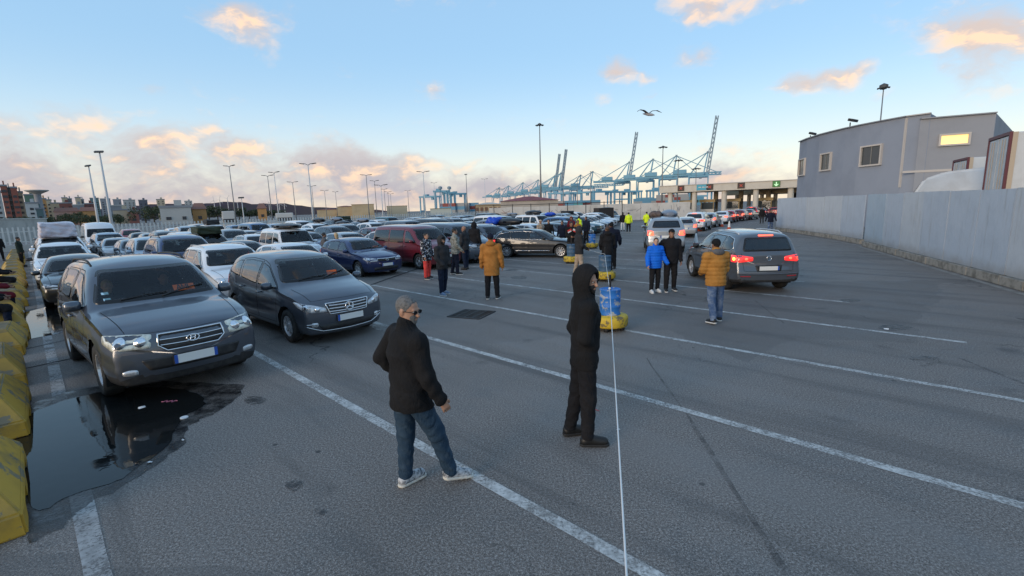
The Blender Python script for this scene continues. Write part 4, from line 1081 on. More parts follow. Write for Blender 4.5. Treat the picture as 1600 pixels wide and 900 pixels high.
def car(kind, col, label, pos, rz, group='cars queued in the lanes', lite=False, over=None, variant='', lit=False):
    key = kind+variant
    if key not in PROTO: hero(kind, col, over, variant)
    if FREE[key]:
        root = PROTO[key]; FREE[key] = False
    else:
        src = PROTO[key]; root = src.copy(); COL.objects.link(root); pm = PCOL[key]; new = PAINTS[col]
        if 'category' in root.keys(): pass
        def rec(a, b, depth):
            for ch in TREE[key].get(a.name, []):
                nm = ch.name.split('.')[0]
                if lite and (nm in LITE_SKIP or (depth > 0 and nm != 'rim')): continue
                c = ch.copy(); COL.objects.link(c); c.parent = b
                for i, sl in enumerate(c.material_slots):
                    if sl.material == pm and new != pm: sl.link = 'OBJECT'; sl.material = new
                    if nm == 'tail_light' and sl.material in (REDL, REDON, REDHOT):
                        want = REDHOT if lit else REDL
                        if sl.material != want and not (lit and sl.material == REDON): sl.link = 'OBJECT'; sl.material = want
                rec(ch, c, depth+1)
        rec(src, root, 0)
    root.location = tuple(float(v) for v in pos); root.rotation_euler = (0, 0, rz)
    tag(root, label, 'van' if kind in ('van', 'boxvan', 'minibus') else 'car', group)
    return root
def lane_car(kind, col, s, o, label, yaw=0.0, **k): return car(kind, col, label, LP(s, o), LANE_RZ+rad(yaw), **k)
sf = lane_car('suv', 'graphite', -10.25, 1.30, 'dark grey off-roader with yellowed headlights at the front beside the yellow blocks', 4)
bc = lane_car('mpv', 'graphite', -10.95, 4.20, 'dark grey people carrier with round star emblem at the front of the second lane', 2)
tig = car('crossover', 'slate', 'slate grey compact off-roader with brake lights on, driving away past the ochre jacket', (7.0, 14.75, 0), rad(90-2), group='cars driving off on the right', over=dict(steer=0.0))
sf.scale = (1.03, 1.03, 1.10); bc.scale = (1.04, 1.04, 1.06)
foc = lane_car('hatchback', 'navy', -18.6, 9.75, 'dark blue hatchback with orange card in its windscreen, beside the dark red minibus', 2)
vito = lane_car('minibus', 'maroon', -18.6, 12.6, 'dark red minibus with tinted side windows behind the floral top', 1)
audi = car('estate', 'black', 'black estate car standing across the lanes with shiny ten-spoke wheels', (1.35, 24.6, 0), rad(-17), over=dict())

# ------------------------------------------------------------------ people
def surface_nets(Fd, org, h):
    sg = Fd < 0; nx, ny, nz = Fd.shape
    pos = np.zeros((nx-1, ny-1, nz-1, 3), np.float32); cnt = np.zeros((nx-1, ny-1, nz-1), np.float32)
    C = [(0, 0, 0), (1, 0, 0), (0, 1, 0), (1, 1, 0), (0, 0, 1), (1, 0, 1), (0, 1, 1), (1, 1, 1)]
    E_ = [(0, 1), (2, 3), (4, 5), (6, 7), (0, 2), (1, 3), (4, 6), (5, 7), (0, 4), (1, 5), (2, 6), (3, 7)]
    sl = lambda c, A: A[c[0]:nx-1+c[0], c[1]:ny-1+c[1], c[2]:nz-1+c[2]]
    for a, b in E_:
        m = sl(C[a], sg) != sl(C[b], sg)
        if not m.any(): continue
        fa = sl(C[a], Fd)[m]; fb = sl(C[b], Fd)[m]; t = fa/(fa-fb)
        p = np.array(C[a], np.float32)+np.outer(t, np.array(C[b], np.float32)-np.array(C[a], np.float32))
        pos[m] += p; cnt[m] += 1
    act = cnt > 0; ids = -np.ones(act.shape, np.int64); ids[act] = np.arange(act.sum())
    I = np.argwhere(act); V = (I+pos[act]/cnt[act][:, None])*h+np.array(org)
    Q = []
    for ax in range(3):
        b, c = (ax+1) % 3, (ax+2) % 3
        s0 = [slice(0, n) for n in Fd.shape]; s1 = list(s0); s0[ax] = slice(0, Fd.shape[ax]-1); s1[ax] = slice(1, Fd.shape[ax])
        A, B = sg[tuple(s0)], sg[tuple(s1)]; m = A != B
        idx = np.argwhere(m); ok = (idx[:, b] > 0) & (idx[:, c] > 0) & (idx[:, b] < Fd.shape[b]-1) & (idx[:, c] < Fd.shape[c]-1); idx = idx[ok]
        if not len(idx): continue
        fl = A[idx[:, 0], idx[:, 1], idx[:, 2]]
        def cell(db, dc):
            q = idx.copy(); q[:, b] += db; q[:, c] += dc; return ids[q[:, 0], q[:, 1], q[:, 2]]
        q = np.stack([cell(-1, -1), cell(0, -1), cell(0, 0), cell(-1, 0)], 1); q[~fl] = q[~fl][:, ::-1]; Q.append(q)
    return V, np.concatenate(Q)
class Field:
    "signed distance field on a grid, built from blended shapes"
    def __init__(s, lo, hi, h):
        s.h = h; s.lo = np.array(lo, np.float32); n = np.ceil((np.array(hi)-s.lo)/h).astype(int)+1; s.n = n
        s.F = np.full(tuple(n), 0.5, np.float32); s.ax = [s.lo[i]+h*np.arange(n[i], dtype=np.float32) for i in range(3)]
    def sub(s, lo, hi):
        a = [max(0, int((lo[i]-s.lo[i])/s.h)) for i in range(3)]; b = [min(int(s.n[i]), int((hi[i]-s.lo[i])/s.h)+2) for i in range(3)]
        if any(b[i] <= a[i] for i in range(3)): return None, None
        sl = tuple(slice(a[i], b[i]) for i in range(3))
        return sl, np.meshgrid(*[s.ax[i][sl[i]] for i in range(3)], indexing='ij', sparse=True)
    def put(s, d, sl, k, op):
        f = s.F[sl]
        if op == 'add':
            if k > 0:
                hh = np.clip(0.5+0.5*(f-d)/k, 0, 1); s.F[sl] = f*(1-hh)+d*hh-k*hh*(1-hh)
            else: s.F[sl] = np.minimum(f, d)
        elif op == 'cut':
            if k > 0:
                d = -d; hh = np.clip(0.5-0.5*(f-d)/k, 0, 1); s.F[sl] = f*(1-hh)+d*hh+k*hh*(1-hh)
            else: s.F[sl] = np.maximum(f, -d)
    def cone(s, a, b, ra, rb, k=0.02, sy=1.0, op='add'):
        a, b = np.array(a, float), np.array(b, float); m = max(ra, rb)+k+2*s.h
        sl, g_ = s.sub(np.minimum(a, b)-m, np.maximum(a, b)+m)
        if sl is None: return s
        ba = b-a; L2 = max(1e-9, float(ba@ba))
        X, Y, Z = g_[0]-a[0], g_[1]-a[1], g_[2]-a[2]
        t = np.clip((X*ba[0]+Y*ba[1]+Z*ba[2])/L2, 0, 1)
        dy = (Y-t*ba[1])*sy
        d = np.sqrt((X-t*ba[0])**2+dy*dy+(Z-t*ba[2])**2)-(ra+(rb-ra)*t)
        s.put(d/(1 if sy <= 1 else 1+0.35*(sy-1)), sl, k, op); return s
    def ell(s, c, r, k=0.02, op='add', rot=None):
        c = np.array(c, float); r = np.array(r, float); m = r.max()+k+2*s.h
        sl, g_ = s.sub(c-m, c+m)
        if sl is None: return s
        X, Y, Z = g_[0]-c[0], g_[1]-c[1], g_[2]-c[2]
        if rot is not None:
            X, Y, Z = rot[0][0]*X+rot[1][0]*Y+rot[2][0]*Z, rot[0][1]*X+rot[1][1]*Y+rot[2][1]*Z, rot[0][2]*X+rot[1][2]*Y+rot[2][2]*Z
        q = np.sqrt((X/r[0])**2+(Y/r[1])**2+(Z/r[2])**2); q2 = np.sqrt((X/r[0]**2)**2+(Y/r[1]**2)**2+(Z/r[2]**2)**2)+1e-6
        s.put(q*(q-1)/q2, sl, k, op); return s
    def plane(s, p, n, k=0.0):
        "remove what lies on the side n points to"
        p, n = np.array(p, float), np.array(n, float); n = n/np.linalg.norm(n)
        sl, g_ = s.sub(s.lo-1, s.lo+s.n*s.h+1)
        d = -((g_[0]-p[0])*n[0]+(g_[1]-p[1])*n[1]+(g_[2]-p[2])*n[2])
        s.put(d, sl, k, 'cut'); return s
    def warp(s, fn):
        sl, g_ = s.sub(s.lo-1, s.lo+s.n*s.h+1); s.F += fn(*g_).astype(np.float32); return s
    def mesh(s, name, mat):
        V, Q = surface_nets(s.F, s.lo, s.h)
        me = bpy.data.meshes.new(name); me.vertices.add(len(V)); me.vertices.foreach_set('co', V.astype(np.float32).ravel())
        me.loops.add(len(Q)*4); me.loops.foreach_set('vertex_index', Q.astype(np.int32).ravel())
        me.polygons.add(len(Q)); me.polygons.foreach_set('loop_start', np.arange(0, len(Q)*4, 4, dtype=np.int32))
        me.update(calc_edges=True); me.shade_smooth()
        for m in (mat if isinstance(mat, (list, tuple)) else [mat]): me.materials.append(m)
        return me
def rotz(v, a): c, q = math.cos(a), math.sin(a); return np.array([v[0]*c-v[1]*q, v[0]*q+v[1]*c, v[2]])
def unit(v): v = np.array(v, float); return v/(np.linalg.norm(v)+1e-9)

def cloth(name, col, rough=0.9, bump=None, var=None, sheen=0.0):
    "woven cloth: creases over a fine weave"
    if 'cloth_'+name in MATS: return MATS['cloth_'+name]
    m = pbr('cloth_'+name, col, rough, var=var or (5, 0.35, tuple(min(1, v*1.7+.004) for v in col)), sheen=sheen, spec=0.2); t = m.node_tree; q = NT(t); b = t.nodes['Principled BSDF']
    co = q.n('ShaderNodeTexCoord').outputs['Object']; st = q.vmath('MULTIPLY', co, (1.0, 1.0, 0.55))
    fold = q.math('ABSOLUTE', q.math('SUBTRACT', q.noise(st, 6.5, 3, 0.55, 1.6), 0.5)); weave = q.noise(co, 160, 2)
    bp = q.n('ShaderNodeBump', i_Strength=0.85, i_Distance=0.035); q.set(bp.inputs['Height'], q.math('ADD', fold, q.math('MULTIPLY', weave, 0.04))); q.set(b.inputs['Normal'], bp)
    return m
SKIN = pbr('skin', (0.40, 0.225, 0.15), 0.5, var=(30, 0.3, (0.30, 0.14, 0.09)))
SKIN_D = pbr('skin_tan', (0.27, 0.145, 0.095), 0.5, var=(30, 0.3, (0.20, 0.10, 0.06)))
SKIN_L = pbr('skin_fair', (0.52, 0.31, 0.22), 0.5, var=(30, 0.3, (0.40, 0.20, 0.14)))
HAIR_B = pbr('hair_black', (0.012, 0.010, 0.009), 0.55, bump=(90, 0.6))
HAIR_G = pbr('hair_grey', (0.15, 0.147, 0.143), 0.7, var=(60, 0.8, (0.055, 0.053, 0.052)), bump=(90, 0.6))
HAIR_Y = pbr('hair_blond', (0.45, 0.32, 0.17), 0.55, var=(60, 0.6, (0.24, 0.16, 0.08)), bump=(80, 0.6))
HAIR_BR = pbr('hair_brown', (0.07, 0.038, 0.02), 0.55, bump=(90, 0.6))
EYEW = pbr('eye_white', (0.42, 0.40, 0.38), 0.3); EYEB = pbr('eye_iris', (0.02, 0.012, 0.008), 0.15)
C_BLACK = cloth('black', (0.012, 0.012, 0.013)); C_BLACK2 = cloth('soft_black', (0.013, 0.013, 0.015)); C_CHAR = cloth('charcoal', (0.03, 0.031, 0.034)); C_NAVY = cloth('navy', (0.010, 0.013, 0.026))
C_JEANS = cloth('jeans', (0.022, 0.045, 0.075), var=(9, 0.75, (0.045, 0.075, 0.11))); C_JEANS2 = cloth('faded_jeans', (0.055, 0.10, 0.20), var=(6, 0.9, (0.20, 0.25, 0.33))); C_DJEANS = cloth('dark_jeans', (0.010, 0.016, 0.034), var=(9, 0.6, (0.02, 0.03, 0.055)))
C_OCHRE = cloth('ochre_quilt', (0.35, 0.16, 0.035), 0.7); C_BROWN = cloth('tan_parka', (0.34, 0.145, 0.035), 0.85); C_BLUE = cloth('bright_blue', (0.008, 0.13, 0.62), 0.6); C_RED = cloth('coral_red', (0.60, 0.06, 0.05)); C_BEIGE = cloth('beige', (0.44, 0.33, 0.24)); C_HIVIS = cloth('high_vis_yellow', (0.62, 0.80, 0.03), 0.7); C_GREY = cloth('grey', (0.10, 0.10, 0.105)); C_WHITE = cloth('white', (0.62, 0.62, 0.62)); C_MAROON = cloth('maroon', (0.12, 0.012, 0.02)); C_PINKGREY = cloth('dusty_pink', (0.28, 0.17, 0.15))
SH_BLACK = pbr('shoe_black', (0.012, 0.012, 0.012), 0.5); SH_GREY = pbr('shoe_grey_mesh', (0.50, 0.51, 0.52), 0.7, var=(28, 1.0, (0.06, 0.065, 0.075))); SH_WHITE = pbr('shoe_white', (0.66, 0.66, 0.65), 0.6, var=(20, 0.4, (0.4, 0.4, 0.4))); SH_BLUE = pbr('shoe_blue', (0.10, 0.17, 0.30), 0.7, var=(40, 0.9, (0.4, 0.45, 0.5)))
SOLE_W = pbr('sole_white', (0.62, 0.61, 0.58), 0.7); SOLE_B = pbr('sole_black', (0.02, 0.02, 0.02), 0.8); SOLE_D = pbr('sole_dirty_white', (0.58, 0.56, 0.50), 0.8)
def camo(name, cols, scale):
    m = pbr(name, cols[0], 0.9, bump=(40, 0.3)); t = m.node_tree; q = NT(t); b = t.nodes['Principled BSDF']
    co = q.n('ShaderNodeTexCoord').outputs['Object']; nz = q.noise(co, scale, 2, 0.5, 0.6); n2 = q.noise(q.vmath('ADD', co, (3.1, 7.7, 1.3)), scale*1.3, 2, 0.5, 0.6)
    c = q.mix(q.mr(nz, 0.50, 0.515), cols[0], cols[1]); c = q.mix(q.mr(n2, 0.56, 0.575), c, cols[2]); c = q.mix(q.mr(q.noise(co, scale*2.1, 1), 0.63, 0.645), c, cols[3])
    q.set(b.inputs['Base Color'], c); return m
C_CAMO = camo('camouflage_cloth', [(0.20, 0.20, 0.17), (0.32, 0.31, 0.27), (0.10, 0.105, 0.085), (0.42, 0.41, 0.37)], 13)
C_FLORAL = camo('black_white_patterned_cloth', [(0.010, 0.010, 0.013), (0.014, 0.014, 0.018), (0.55, 0.55, 0.56), (0.10, 0.12, 0.20)], 12)

def person(name, label, pos, face, height=1.75, skin=SKIN, top=C_BLACK, bottom=C_DJEANS, shoes=SH_BLACK, sole=SOLE_B, style='jacket', hood=None, hood_mat=None, hair=HAIR_B, hair_style='short', hat=None, hat_mat=None,
           legs=((8, 6), (-8, 10)), abd=4, arms=((0, 12, 15), (0, 12, 15)), lean=0.0, head=(0, 0), bulk=1.0, hem=None, vox=0.011, group='people standing about the lot', glasses=False, beard=None, cat='person', z0=0.0, sit=False, hands=True, hand_in=(False, False), elbow_out=(0, 0), fem=False, flare=0.0, foot_yaw=(8, -8)):
    """a figure built in its own frame (facing +y, x to its right); legs: (swing, knee bend) right, left; arms: (swing forward, spread, elbow bend) right, left"""
    sc = height/1.75
    hipw, shw = (0.095, 0.185*bulk if not fem else 0.165*bulk)
    thigh, shin = 0.43, 0.42
    J = {}
    hip = np.array([0, 0, 0.0]); feet = []
    for i, sx in enumerate((1, -1)):
        a, kb = rad(legs[i][0]), rad(legs[i][1]); ab = rad(abd)
        h_ = np.array([sx*hipw, 0, 0.0])
        kn = h_+thigh*np.array([sx*math.sin(ab)*0.7, math.sin(a), -math.cos(a)*math.cos(ab)])
        an = kn+shin*np.array([sx*math.sin(ab)*0.5, math.sin(a-kb), -math.cos(a-kb)])
        J['hip', i], J['knee', i], J['ank', i] = h_, kn, an
    low = min(J['ank', 0][2], J['ank', 1][2])-0.085
    for k in J: J[k] = J[k]-np.array([0, 0, low])
    hz = -low; L = rad(lean)
    def up(y, z): return np.array([0, y*math.cos(L)+z*math.sin(L), hz+z*math.cos(L)-y*math.sin(L)])
    pelvis, waist, chest, neck0 = up(0, 0.03), up(0.01, 0.16), up(0.0, 0.38), up(-0.012, 0.545)
    hy, hp = rad(head[0]), rad(head[1])
    neck1 = neck0+np.array([0, 0.02, 0.07])
    hc = neck1+np.array([0, 0.012, 0.105])
    HR = Matrix.Rotation(hy, 3, 'Z') @ Matrix.Rotation(hp, 3, 'X')
    hrot = [[HR[r][c] for c in range(3)] for r in range(3)]
    def hpnt(x, y, z): v = HR @ Vector((x, y, z)); return hc+np.array(v)
    for i, sx in enumerate((1, -1)):
        sw, sp, el_ = arms[i]; sw, sp, el_ = rad(sw), rad(sp), rad(el_)
        s0 = up(-0.01, 0.485)+np.array([sx*shw, 0, 0])
        d1 = unit([sx*math.sin(sp), math.sin(sw)*math.cos(sp), -math.cos(sw)*math.cos(sp)])
        e = s0+0.285*d1
        inw = rad(elbow_out[i]); sw2 = sw+el_
        d2 = unit([sx*math.sin(sp)*0.6-sx*math.sin(inw), math.sin(sw2)*math.cos(inw), -math.cos(sw2)])
        w = e+0.255*d2
        J['sh', i], J['el', i], J['wr', i], J['fd', i] = s0, e, w, d2
    allp = np.array(list(J.values())+[hc, pelvis]); lo = allp.min(0)-0.24; hi = allp.max(0)+0.26; lo[2] = -0.02
    root = empty(name, (0, 0, 0), 0, label, cat, group)
    def part(nm, F_, mat, par=root):
        o = mkobj(nm, F_.mesh(nm, mat), None, par); return o
    # ---- body: head, neck, trunk, limbs and hands in one skin
    sv = 0.0085 if vox < 0.012 else min(vox, 0.0125) if vox < 0.017 else vox
    B = Field(lo, hi, sv)
    B.ell(hpnt(0, -0.012, 0.03), (0.074, 0.096, 0.090), 0.0, rot=hrot)
    B.ell(hpnt(0, 0.018, -0.045), (0.058, 0.074, 0.068), 0.03, rot=hrot)
    B.ell(hpnt(0, 0.060, -0.088), (0.026, 0.024, 0.022), 0.025, rot=hrot)
    B.cone(hpnt(0, 0.086, 0.012), hpnt(0, 0.108, -0.030), 0.008, 0.014, 0.012)
    B.ell(hpnt(0, 0.082, 0.022), (0.05, 0.012, 0.011), 0.012, rot=hrot)
    for sx in (1, -1):
        B.ell(hpnt(sx*0.031, 0.092, 0.004), (0.014, 0.010, 0.008), 0.008, 'cut', rot=hrot)
        B.ell(hpnt(sx*0.076, -0.012, -0.002), (0.011, 0.022, 0.033), 0.008, rot=hrot)
    B.ell(hpnt(0, 0.084, -0.058), (0.024, 0.012, 0.009), 0.006, rot=hrot)
    B.cone(neck0-np.array([0, 0, 0.04]), neck1+np.array([0, 0, 0.05]), 0.062, 0.055, 0.03)
    B.cone(pelvis, chest, 0.105, 0.125, 0.05, 1.25); B.cone(J['sh', 0], J['sh', 1], 0.055, 0.055, 0.05)
    for i, sx in enumerate((1, -1)):
        B.cone(J['hip', i], J['knee', i], 0.072, 0.048, 0.03); B.cone(J['knee', i], J['ank', i], 0.047, 0.034, 0.02)
        B.cone(J['ank', i], J['ank', i]+np.array([0, 0.10, -0.05]), 0.032, 0.028, 0.02)
        B.cone(J['sh', i], J['el', i], 0.044, 0.036, 0.02); B.cone(J['el', i], J['wr', i], 0.036, 0.026, 0.02)
        if hands and not hand_in[i]:
            f = J['fd', i]; inn = unit(np.array([-sx, 0.15, 0])-f*np.dot(np.array([-sx, 0.15, 0]), f)); sd_ = np.cross(f, inn)*(1 if sx > 0 else -1)
            if sd_[1] < 0: sd_ = -sd_
            w = J['wr', i]; pm_ = w+f*0.055
            for q in (-0.024, -0.008, 0.008, 0.024): B.cone(w+sd_*q*0.6, w+f*0.095+sd_*q, 0.017, 0.0135, 0.010)
            for n_, q in enumerate((-0.030, -0.010, 0.010, 0.029)):
                ln = (0.060, 0.076, 0.083, 0.074)[n_]; p0 = w+f*0.092+sd_*q; p1 = p0+(f*0.9+inn*0.38)*ln*0.5; p2 = p1+(f*0.55+inn*0.8)*ln*0.5
                B.cone(p0, p1, 0.0098, 0.0090, 0.003); B.cone(p1, p2, 0.0090, 0.0078, 0.002)
            t0 = w+f*0.03+sd_*0.028; t1 = t0+(f*0.6+sd_*0.5+inn*0.35)*0.045; t2 = t1+(f*0.85+inn*0.3)*0.035
            B.cone(t0, t1, 0.013, 0.011, 0.008); B.cone(t1, t2, 0.011, 0.009, 0.002)
    part('body', B, skin)
    # ---- eyes
    if vox <= 0.016:
        for sx in (1, -1):
            e = MB(); c = hpnt(sx*0.031, 0.0795, 0.004)
            e.lathe([(0.0, -0.010), (0.0085, -0.006), (0.0105, 0.0), (0.0085, 0.006), (0.0, 0.010)], c, 8)
            eo = e.build('eye', EYEW, root, smooth=True)
            ir = MB(); c2 = hpnt(sx*0.031, 0.0865, 0.004); ir.lathe([(0.0, -0.0065), (0.006, -0.003), (0.006, 0.003), (0.0, 0.0065)], c2, 7); ir.build('iris', EYEB, eo)
    # ---- hair, beard
    if hair_style and hood != 'up':
        Hf = Field(hc-0.26, hc+0.22, max(0.008, min(vox, 0.011)))
        Hf.ell(hpnt(0, -0.018, 0.036), (0.0800, 0.1005, 0.0945), 0.0, rot=hrot)
        if hair_style == 'long': Hf.cone(hpnt(0, -0.05, 0.0), hpnt(0, -0.07, -0.16), 0.085, 0.06, 0.04); Hf.ell(hpnt(0, 0.02, 0.05), (0.085, 0.075, 0.07), 0.03, rot=hrot)
        if hair_style == 'bun': Hf.ell(hpnt(0, -0.10, 0.05), (0.045, 0.045, 0.045), 0.02)
        d_ = hpnt(0, 0.052, 0.052)-hc
        Hf.plane(hpnt(0, 0.056, 0.052), HR @ Vector((0, 0.86, -0.40)), 0.01)
        if hair_style == 'short': Hf.plane(hpnt(0, -0.06, -0.035), HR @ Vector((0, 0.35, -1)), 0.01)
        Hf.ell(hpnt(0, 0.10, -0.02), (0.062, 0.085, 0.066), 0.008, 'cut', rot=hrot)
        Hf.warp(lambda X, Y, Z: 0.003*np.sin(X*120+Z*60)*np.cos(Y*110+Z*90))
        part('hair', Hf, hair)
    if beard:
        Bf = Field(hc-0.2, hc+0.16, 0.007)
        Bf.ell(hpnt(0, 0.018, -0.047), (0.0615, 0.077, 0.072), 0.0, rot=hrot); Bf.ell(hpnt(0, 0.060, -0.090), (0.030, 0.028, 0.026), 0.02, rot=hrot)
        Bf.plane(hpnt(0, 0.0, -0.040), HR @ Vector((0, -0.30, 1)), 0.005); Bf.plane(hpnt(0, 0.005, 0), HR @ Vector((0, -1, 0.2)), 0.005)
        Bf.ell(hpnt(0, 0.094, -0.060), (0.022, 0.02, 0.009), 0.004, 'cut', rot=hrot)
        part('beard', Bf, beard)
    if glasses:
        gm = MB()
        for sx in (1, -1):
            c = hpnt(sx*0.033, 0.099, 0.004); u = np.array(HR @ Vector((1, 0, 0))); pts = []
            for k in range(13):
                a = 2*PI*k/12; pts.append(c+u*0.024*math.cos(a)+np.array([0, 0, 0.016*math.sin(a)]))
            gm.tube(pts, 0.0028, 5, cap=False); gm.add([c+u*0.022*math.cos(2*PI*k/10)+np.array([0, 0, 0.0145*math.sin(2*PI*k/10)]) for k in range(10)], [tuple(range(10))])
            gm.tube([hpnt(sx*0.060, 0.098, 0.008), hpnt(sx*0.080, 0.03, 0.008), hpnt(sx*0.080, -0.02, 0.0)], 0.003, 5)
        gm.tube([hpnt(0.009, 0.108, 0.008), hpnt(-0.009, 0.108, 0.008)], 0.003, 5)
        gm.build('glasses', FRIT, root)
    if hat:
        Tf = Field(hc-0.2, hc+0.24, max(0.008, min(vox, 0.011)))
        Tf.ell(hpnt(0, -0.012, 0.044), (0.088, 0.108, 0.098 if hat != 'cap' else 0.088), 0.0, rot=hrot)
        Tf.plane(hpnt(0, 0, 0.040 if hat == 'cap' else 0.022), HR @ Vector((0, 0.22, -1)), 0.008)
        if hat == 'cap': Tf.ell(hpnt(0, 0.12, 0.046), (0.066, 0.065, 0.009), 0.008, rot=hrot)
        part('cap' if hat == 'cap' else 'beanie', Tf, hat_mat or C_BLACK)
    # ---- trousers
    T = Field(lo, hi, vox)
    T.cone(pelvis+np.array([0, 0, 0.10]), pelvis-np.array([0, 0, 0.04]), 0.135*bulk, 0.14*bulk, 0.03, 1.25)
    for i, sx in enumerate((1, -1)):
        T.cone(J['hip', i]-np.array([sx*0.012, 0, 0]), J['knee', i], 0.102*bulk, 0.080, 0.03); T.cone(J['knee', i], J['ank', i]+np.array([0, -0.005, -0.015]), 0.078, 0.062+flare, 0.03)
        T.plane(J['ank', i]+np.array([0, 0, -0.055]), (0, 0, -1), 0.0) if False else None
    T.warp(lambda X, Y, Z: 0.004*np.sin(Z*52+X*30+3*np.sin(Y*25))*np.clip(1.3-np.abs(Z-0.48*1)/0.5, 0.25, 1)+0.005*np.sin(Z*95+Y*20)*np.clip(1-Z/0.28, 0, 1))
    T.plane((0, 0, 0.075), (0, 0, -1), 0.004)
    part('trousers', T, bottom)
    # ---- top
    hem_z = hem if hem is not None else (hz-0.13 if style != 'sweater' else hz-0.04)
    Tt = Field(lo, hi, vox)
    ex = {'jacket': 0.026, 'hoodie': 0.024, 'puffer': 0.042, 'coat': 0.034, 'sweater': 0.008}[style]
    Tt.cone(pelvis-np.array([0, 0, 0.10]), waist, 0.158*bulk+ex, 0.148*bulk+ex, 0.03, 1.3)
    Tt.cone(waist, chest, 0.148*bulk+ex, 0.158*bulk+ex, 0.05, 1.3)
    Tt.cone(chest, up(-0.01, 0.46), 0.158*bulk+ex, 0.105+ex, 0.05, 1.2)
    Tt.cone(J['sh', 0], J['sh', 1], 0.058+ex, 0.058+ex, 0.06)
    Tt.cone(up(-0.01, 0.46), neck1-np.array([0, 0.012, 0.0]), 0.09, 0.068+ex*0.4, 0.03)
    if hem_z < hz-0.2: Tt.cone(pelvis, np.array([pelvis[0], pelvis[1]-0.01, hem_z-0.02]), 0.145*bulk+ex, 0.155*bulk+ex, 0.03, 1.15)
    for i, sx in enumerate((1, -1)):
        Tt.cone(J['sh', i], J['el', i], 0.062+ex*0.7, 0.055+ex*0.7, 0.03); Tt.cone(J['el', i], J['wr', i]+J['fd', i]*0.005, 0.055+ex*0.7, 0.040+ex*0.6, 0.02)
    if style == 'puffer':
        Tt.warp(lambda X, Y, Z: -0.016*np.abs(np.sin(Z*PI/0.085))**.7+0.010)
    else:
        Tt.warp(lambda X, Y, Z: 0.0055*np.sin(Z*36+5*np.sin(X*9+Y*7)+2*np.sin(Z*7))*np.clip((1.35-Z)/0.35, 0.2, 1)+0.0035*np.sin(X*21+Y*27+Z*15+2*np.sin(Z*13+X*6)))
    Tt.F = np.minimum(Tt.F, T.F-(0.012 if vox < .012 else .016))
    Tt.plane((0, 0, hem_z), (0, 0, -1), 0.01)
    if hood == 'up':
        Tt.ell(hpnt(0, -0.014, 0.024), (0.122, 0.138, 0.150), 0.03, rot=hrot); Tt.cone(hpnt(0, -0.03, -0.02), neck0, 0.115, 0.10, 0.03)
        Tt.ell(hpnt(0, 0.165, -0.004), (0.128, 0.122, 0.128), 0.012, 'cut', rot=hrot); Tt.ell(hpnt(0, 0.03, -0.02), (0.082, 0.095, 0.125), 0.0, 'cut', rot=hrot)
    else:
        Tt.cone(neck1+np.array([0, 0.03, 0.035]), neck1+np.array([0, 0.05, 0.10]), 0.062, 0.075, 0.0, op='cut')
    part({'jacket': 'jacket', 'hoodie': 'hoodie', 'puffer': 'padded_jacket', 'coat': 'coat', 'sweater': 'sweater'}[style], Tt, top)
    if hood == 'down':
        Hd = Field(neck0-0.25, neck0+0.25, max(vox, 0.009))
        Hd.ell(neck0+np.array([0, -0.085, 0.035]), (0.125, 0.085, 0.075), 0); Hd.cone(neck0+np.array([0.10, 0.02, 0.03]), neck0+np.array([0.02, 0.08, -0.01]), 0.036, 0.028, 0.02); Hd.cone(neck0+np.array([-0.10, 0.02, 0.03]), neck0+np.array([-0.02, 0.08, -0.01]), 0.036, 0.028, 0.02)
        Hd.cone(neck0+np.array([0.10, 0.02, 0.03]), neck0+np.array([0.06, -0.08, 0.05]), 0.036, 0.05, 0.03); Hd.cone(neck0+np.array([-0.10, 0.02, 0.03]), neck0+np.array([-0.06, -0.08, 0.05]), 0.036, 0.05, 0.03)
        Hd.ell(neck0+np.array([0, -0.03, 0.14]), (0.075, 0.085, 0.10), 0.01, 'cut')
        part('hood', Hd, hood_mat or top)
    # ---- shoes
    for i, sx in enumerate((1, -1)):
        a = J['ank', i]; fy = rad(-foot_yaw[i]); pit = 0.0
        zf = a[2]-0.085
        fd = np.array([math.sin(-fy), math.cos(-fy), 0.0]); lift = min(0.16, max(0.0, zf))
        heel = np.array([a[0], a[1], zf])-fd*0.055; toe = heel+fd*0.265; toe[2] = max(0.0, zf-lift*0.9)
        sv2 = min(vox, 0.009); Sf = Field(np.minimum(heel, toe)-0.09, np.maximum(heel, toe)+np.array([0.09, 0.09, 0.19]), sv2)
        up_ = np.array([0, 0, 1.0])
        Sf.cone(heel+up_*0.055+fd*0.02, toe+up_*0.045-fd*0.05, 0.043, 0.044, 0.0); Sf.cone(heel+up_*0.06+fd*0.03, a+up_*0.015, 0.044, 0.044, 0.03); Sf.cone(a+up_*0.01, toe+up_*0.05-fd*0.09, 0.040, 0.036, 0.03)
        nrm = unit(np.cross(np.cross(fd, up_), toe-heel)); nrm = nrm if nrm[2] > 0 else -nrm
        Sf.plane(heel+nrm*0.028, -nrm)
        so = part('shoe', Sf, shoes)
        Of = Field(np.minimum(heel, toe)-0.09, np.maximum(heel, toe)+np.array([0.09, 0.09, 0.12]), sv2)
        Of.cone(heel+nrm*0.02+fd*0.015, toe+nrm*0.02-fd*0.045, 0.046, 0.050, 0.0); Of.plane(heel+nrm*0.030, nrm); Of.plane(heel+nrm*0.001, -nrm)
        part('sole', Of, sole, so)
    root.location = (float(pos[0]), float(pos[1]), z0); root.rotation_euler = (0, 0, -rad(face)); root.scale = (sc, sc, sc)
    return root, J

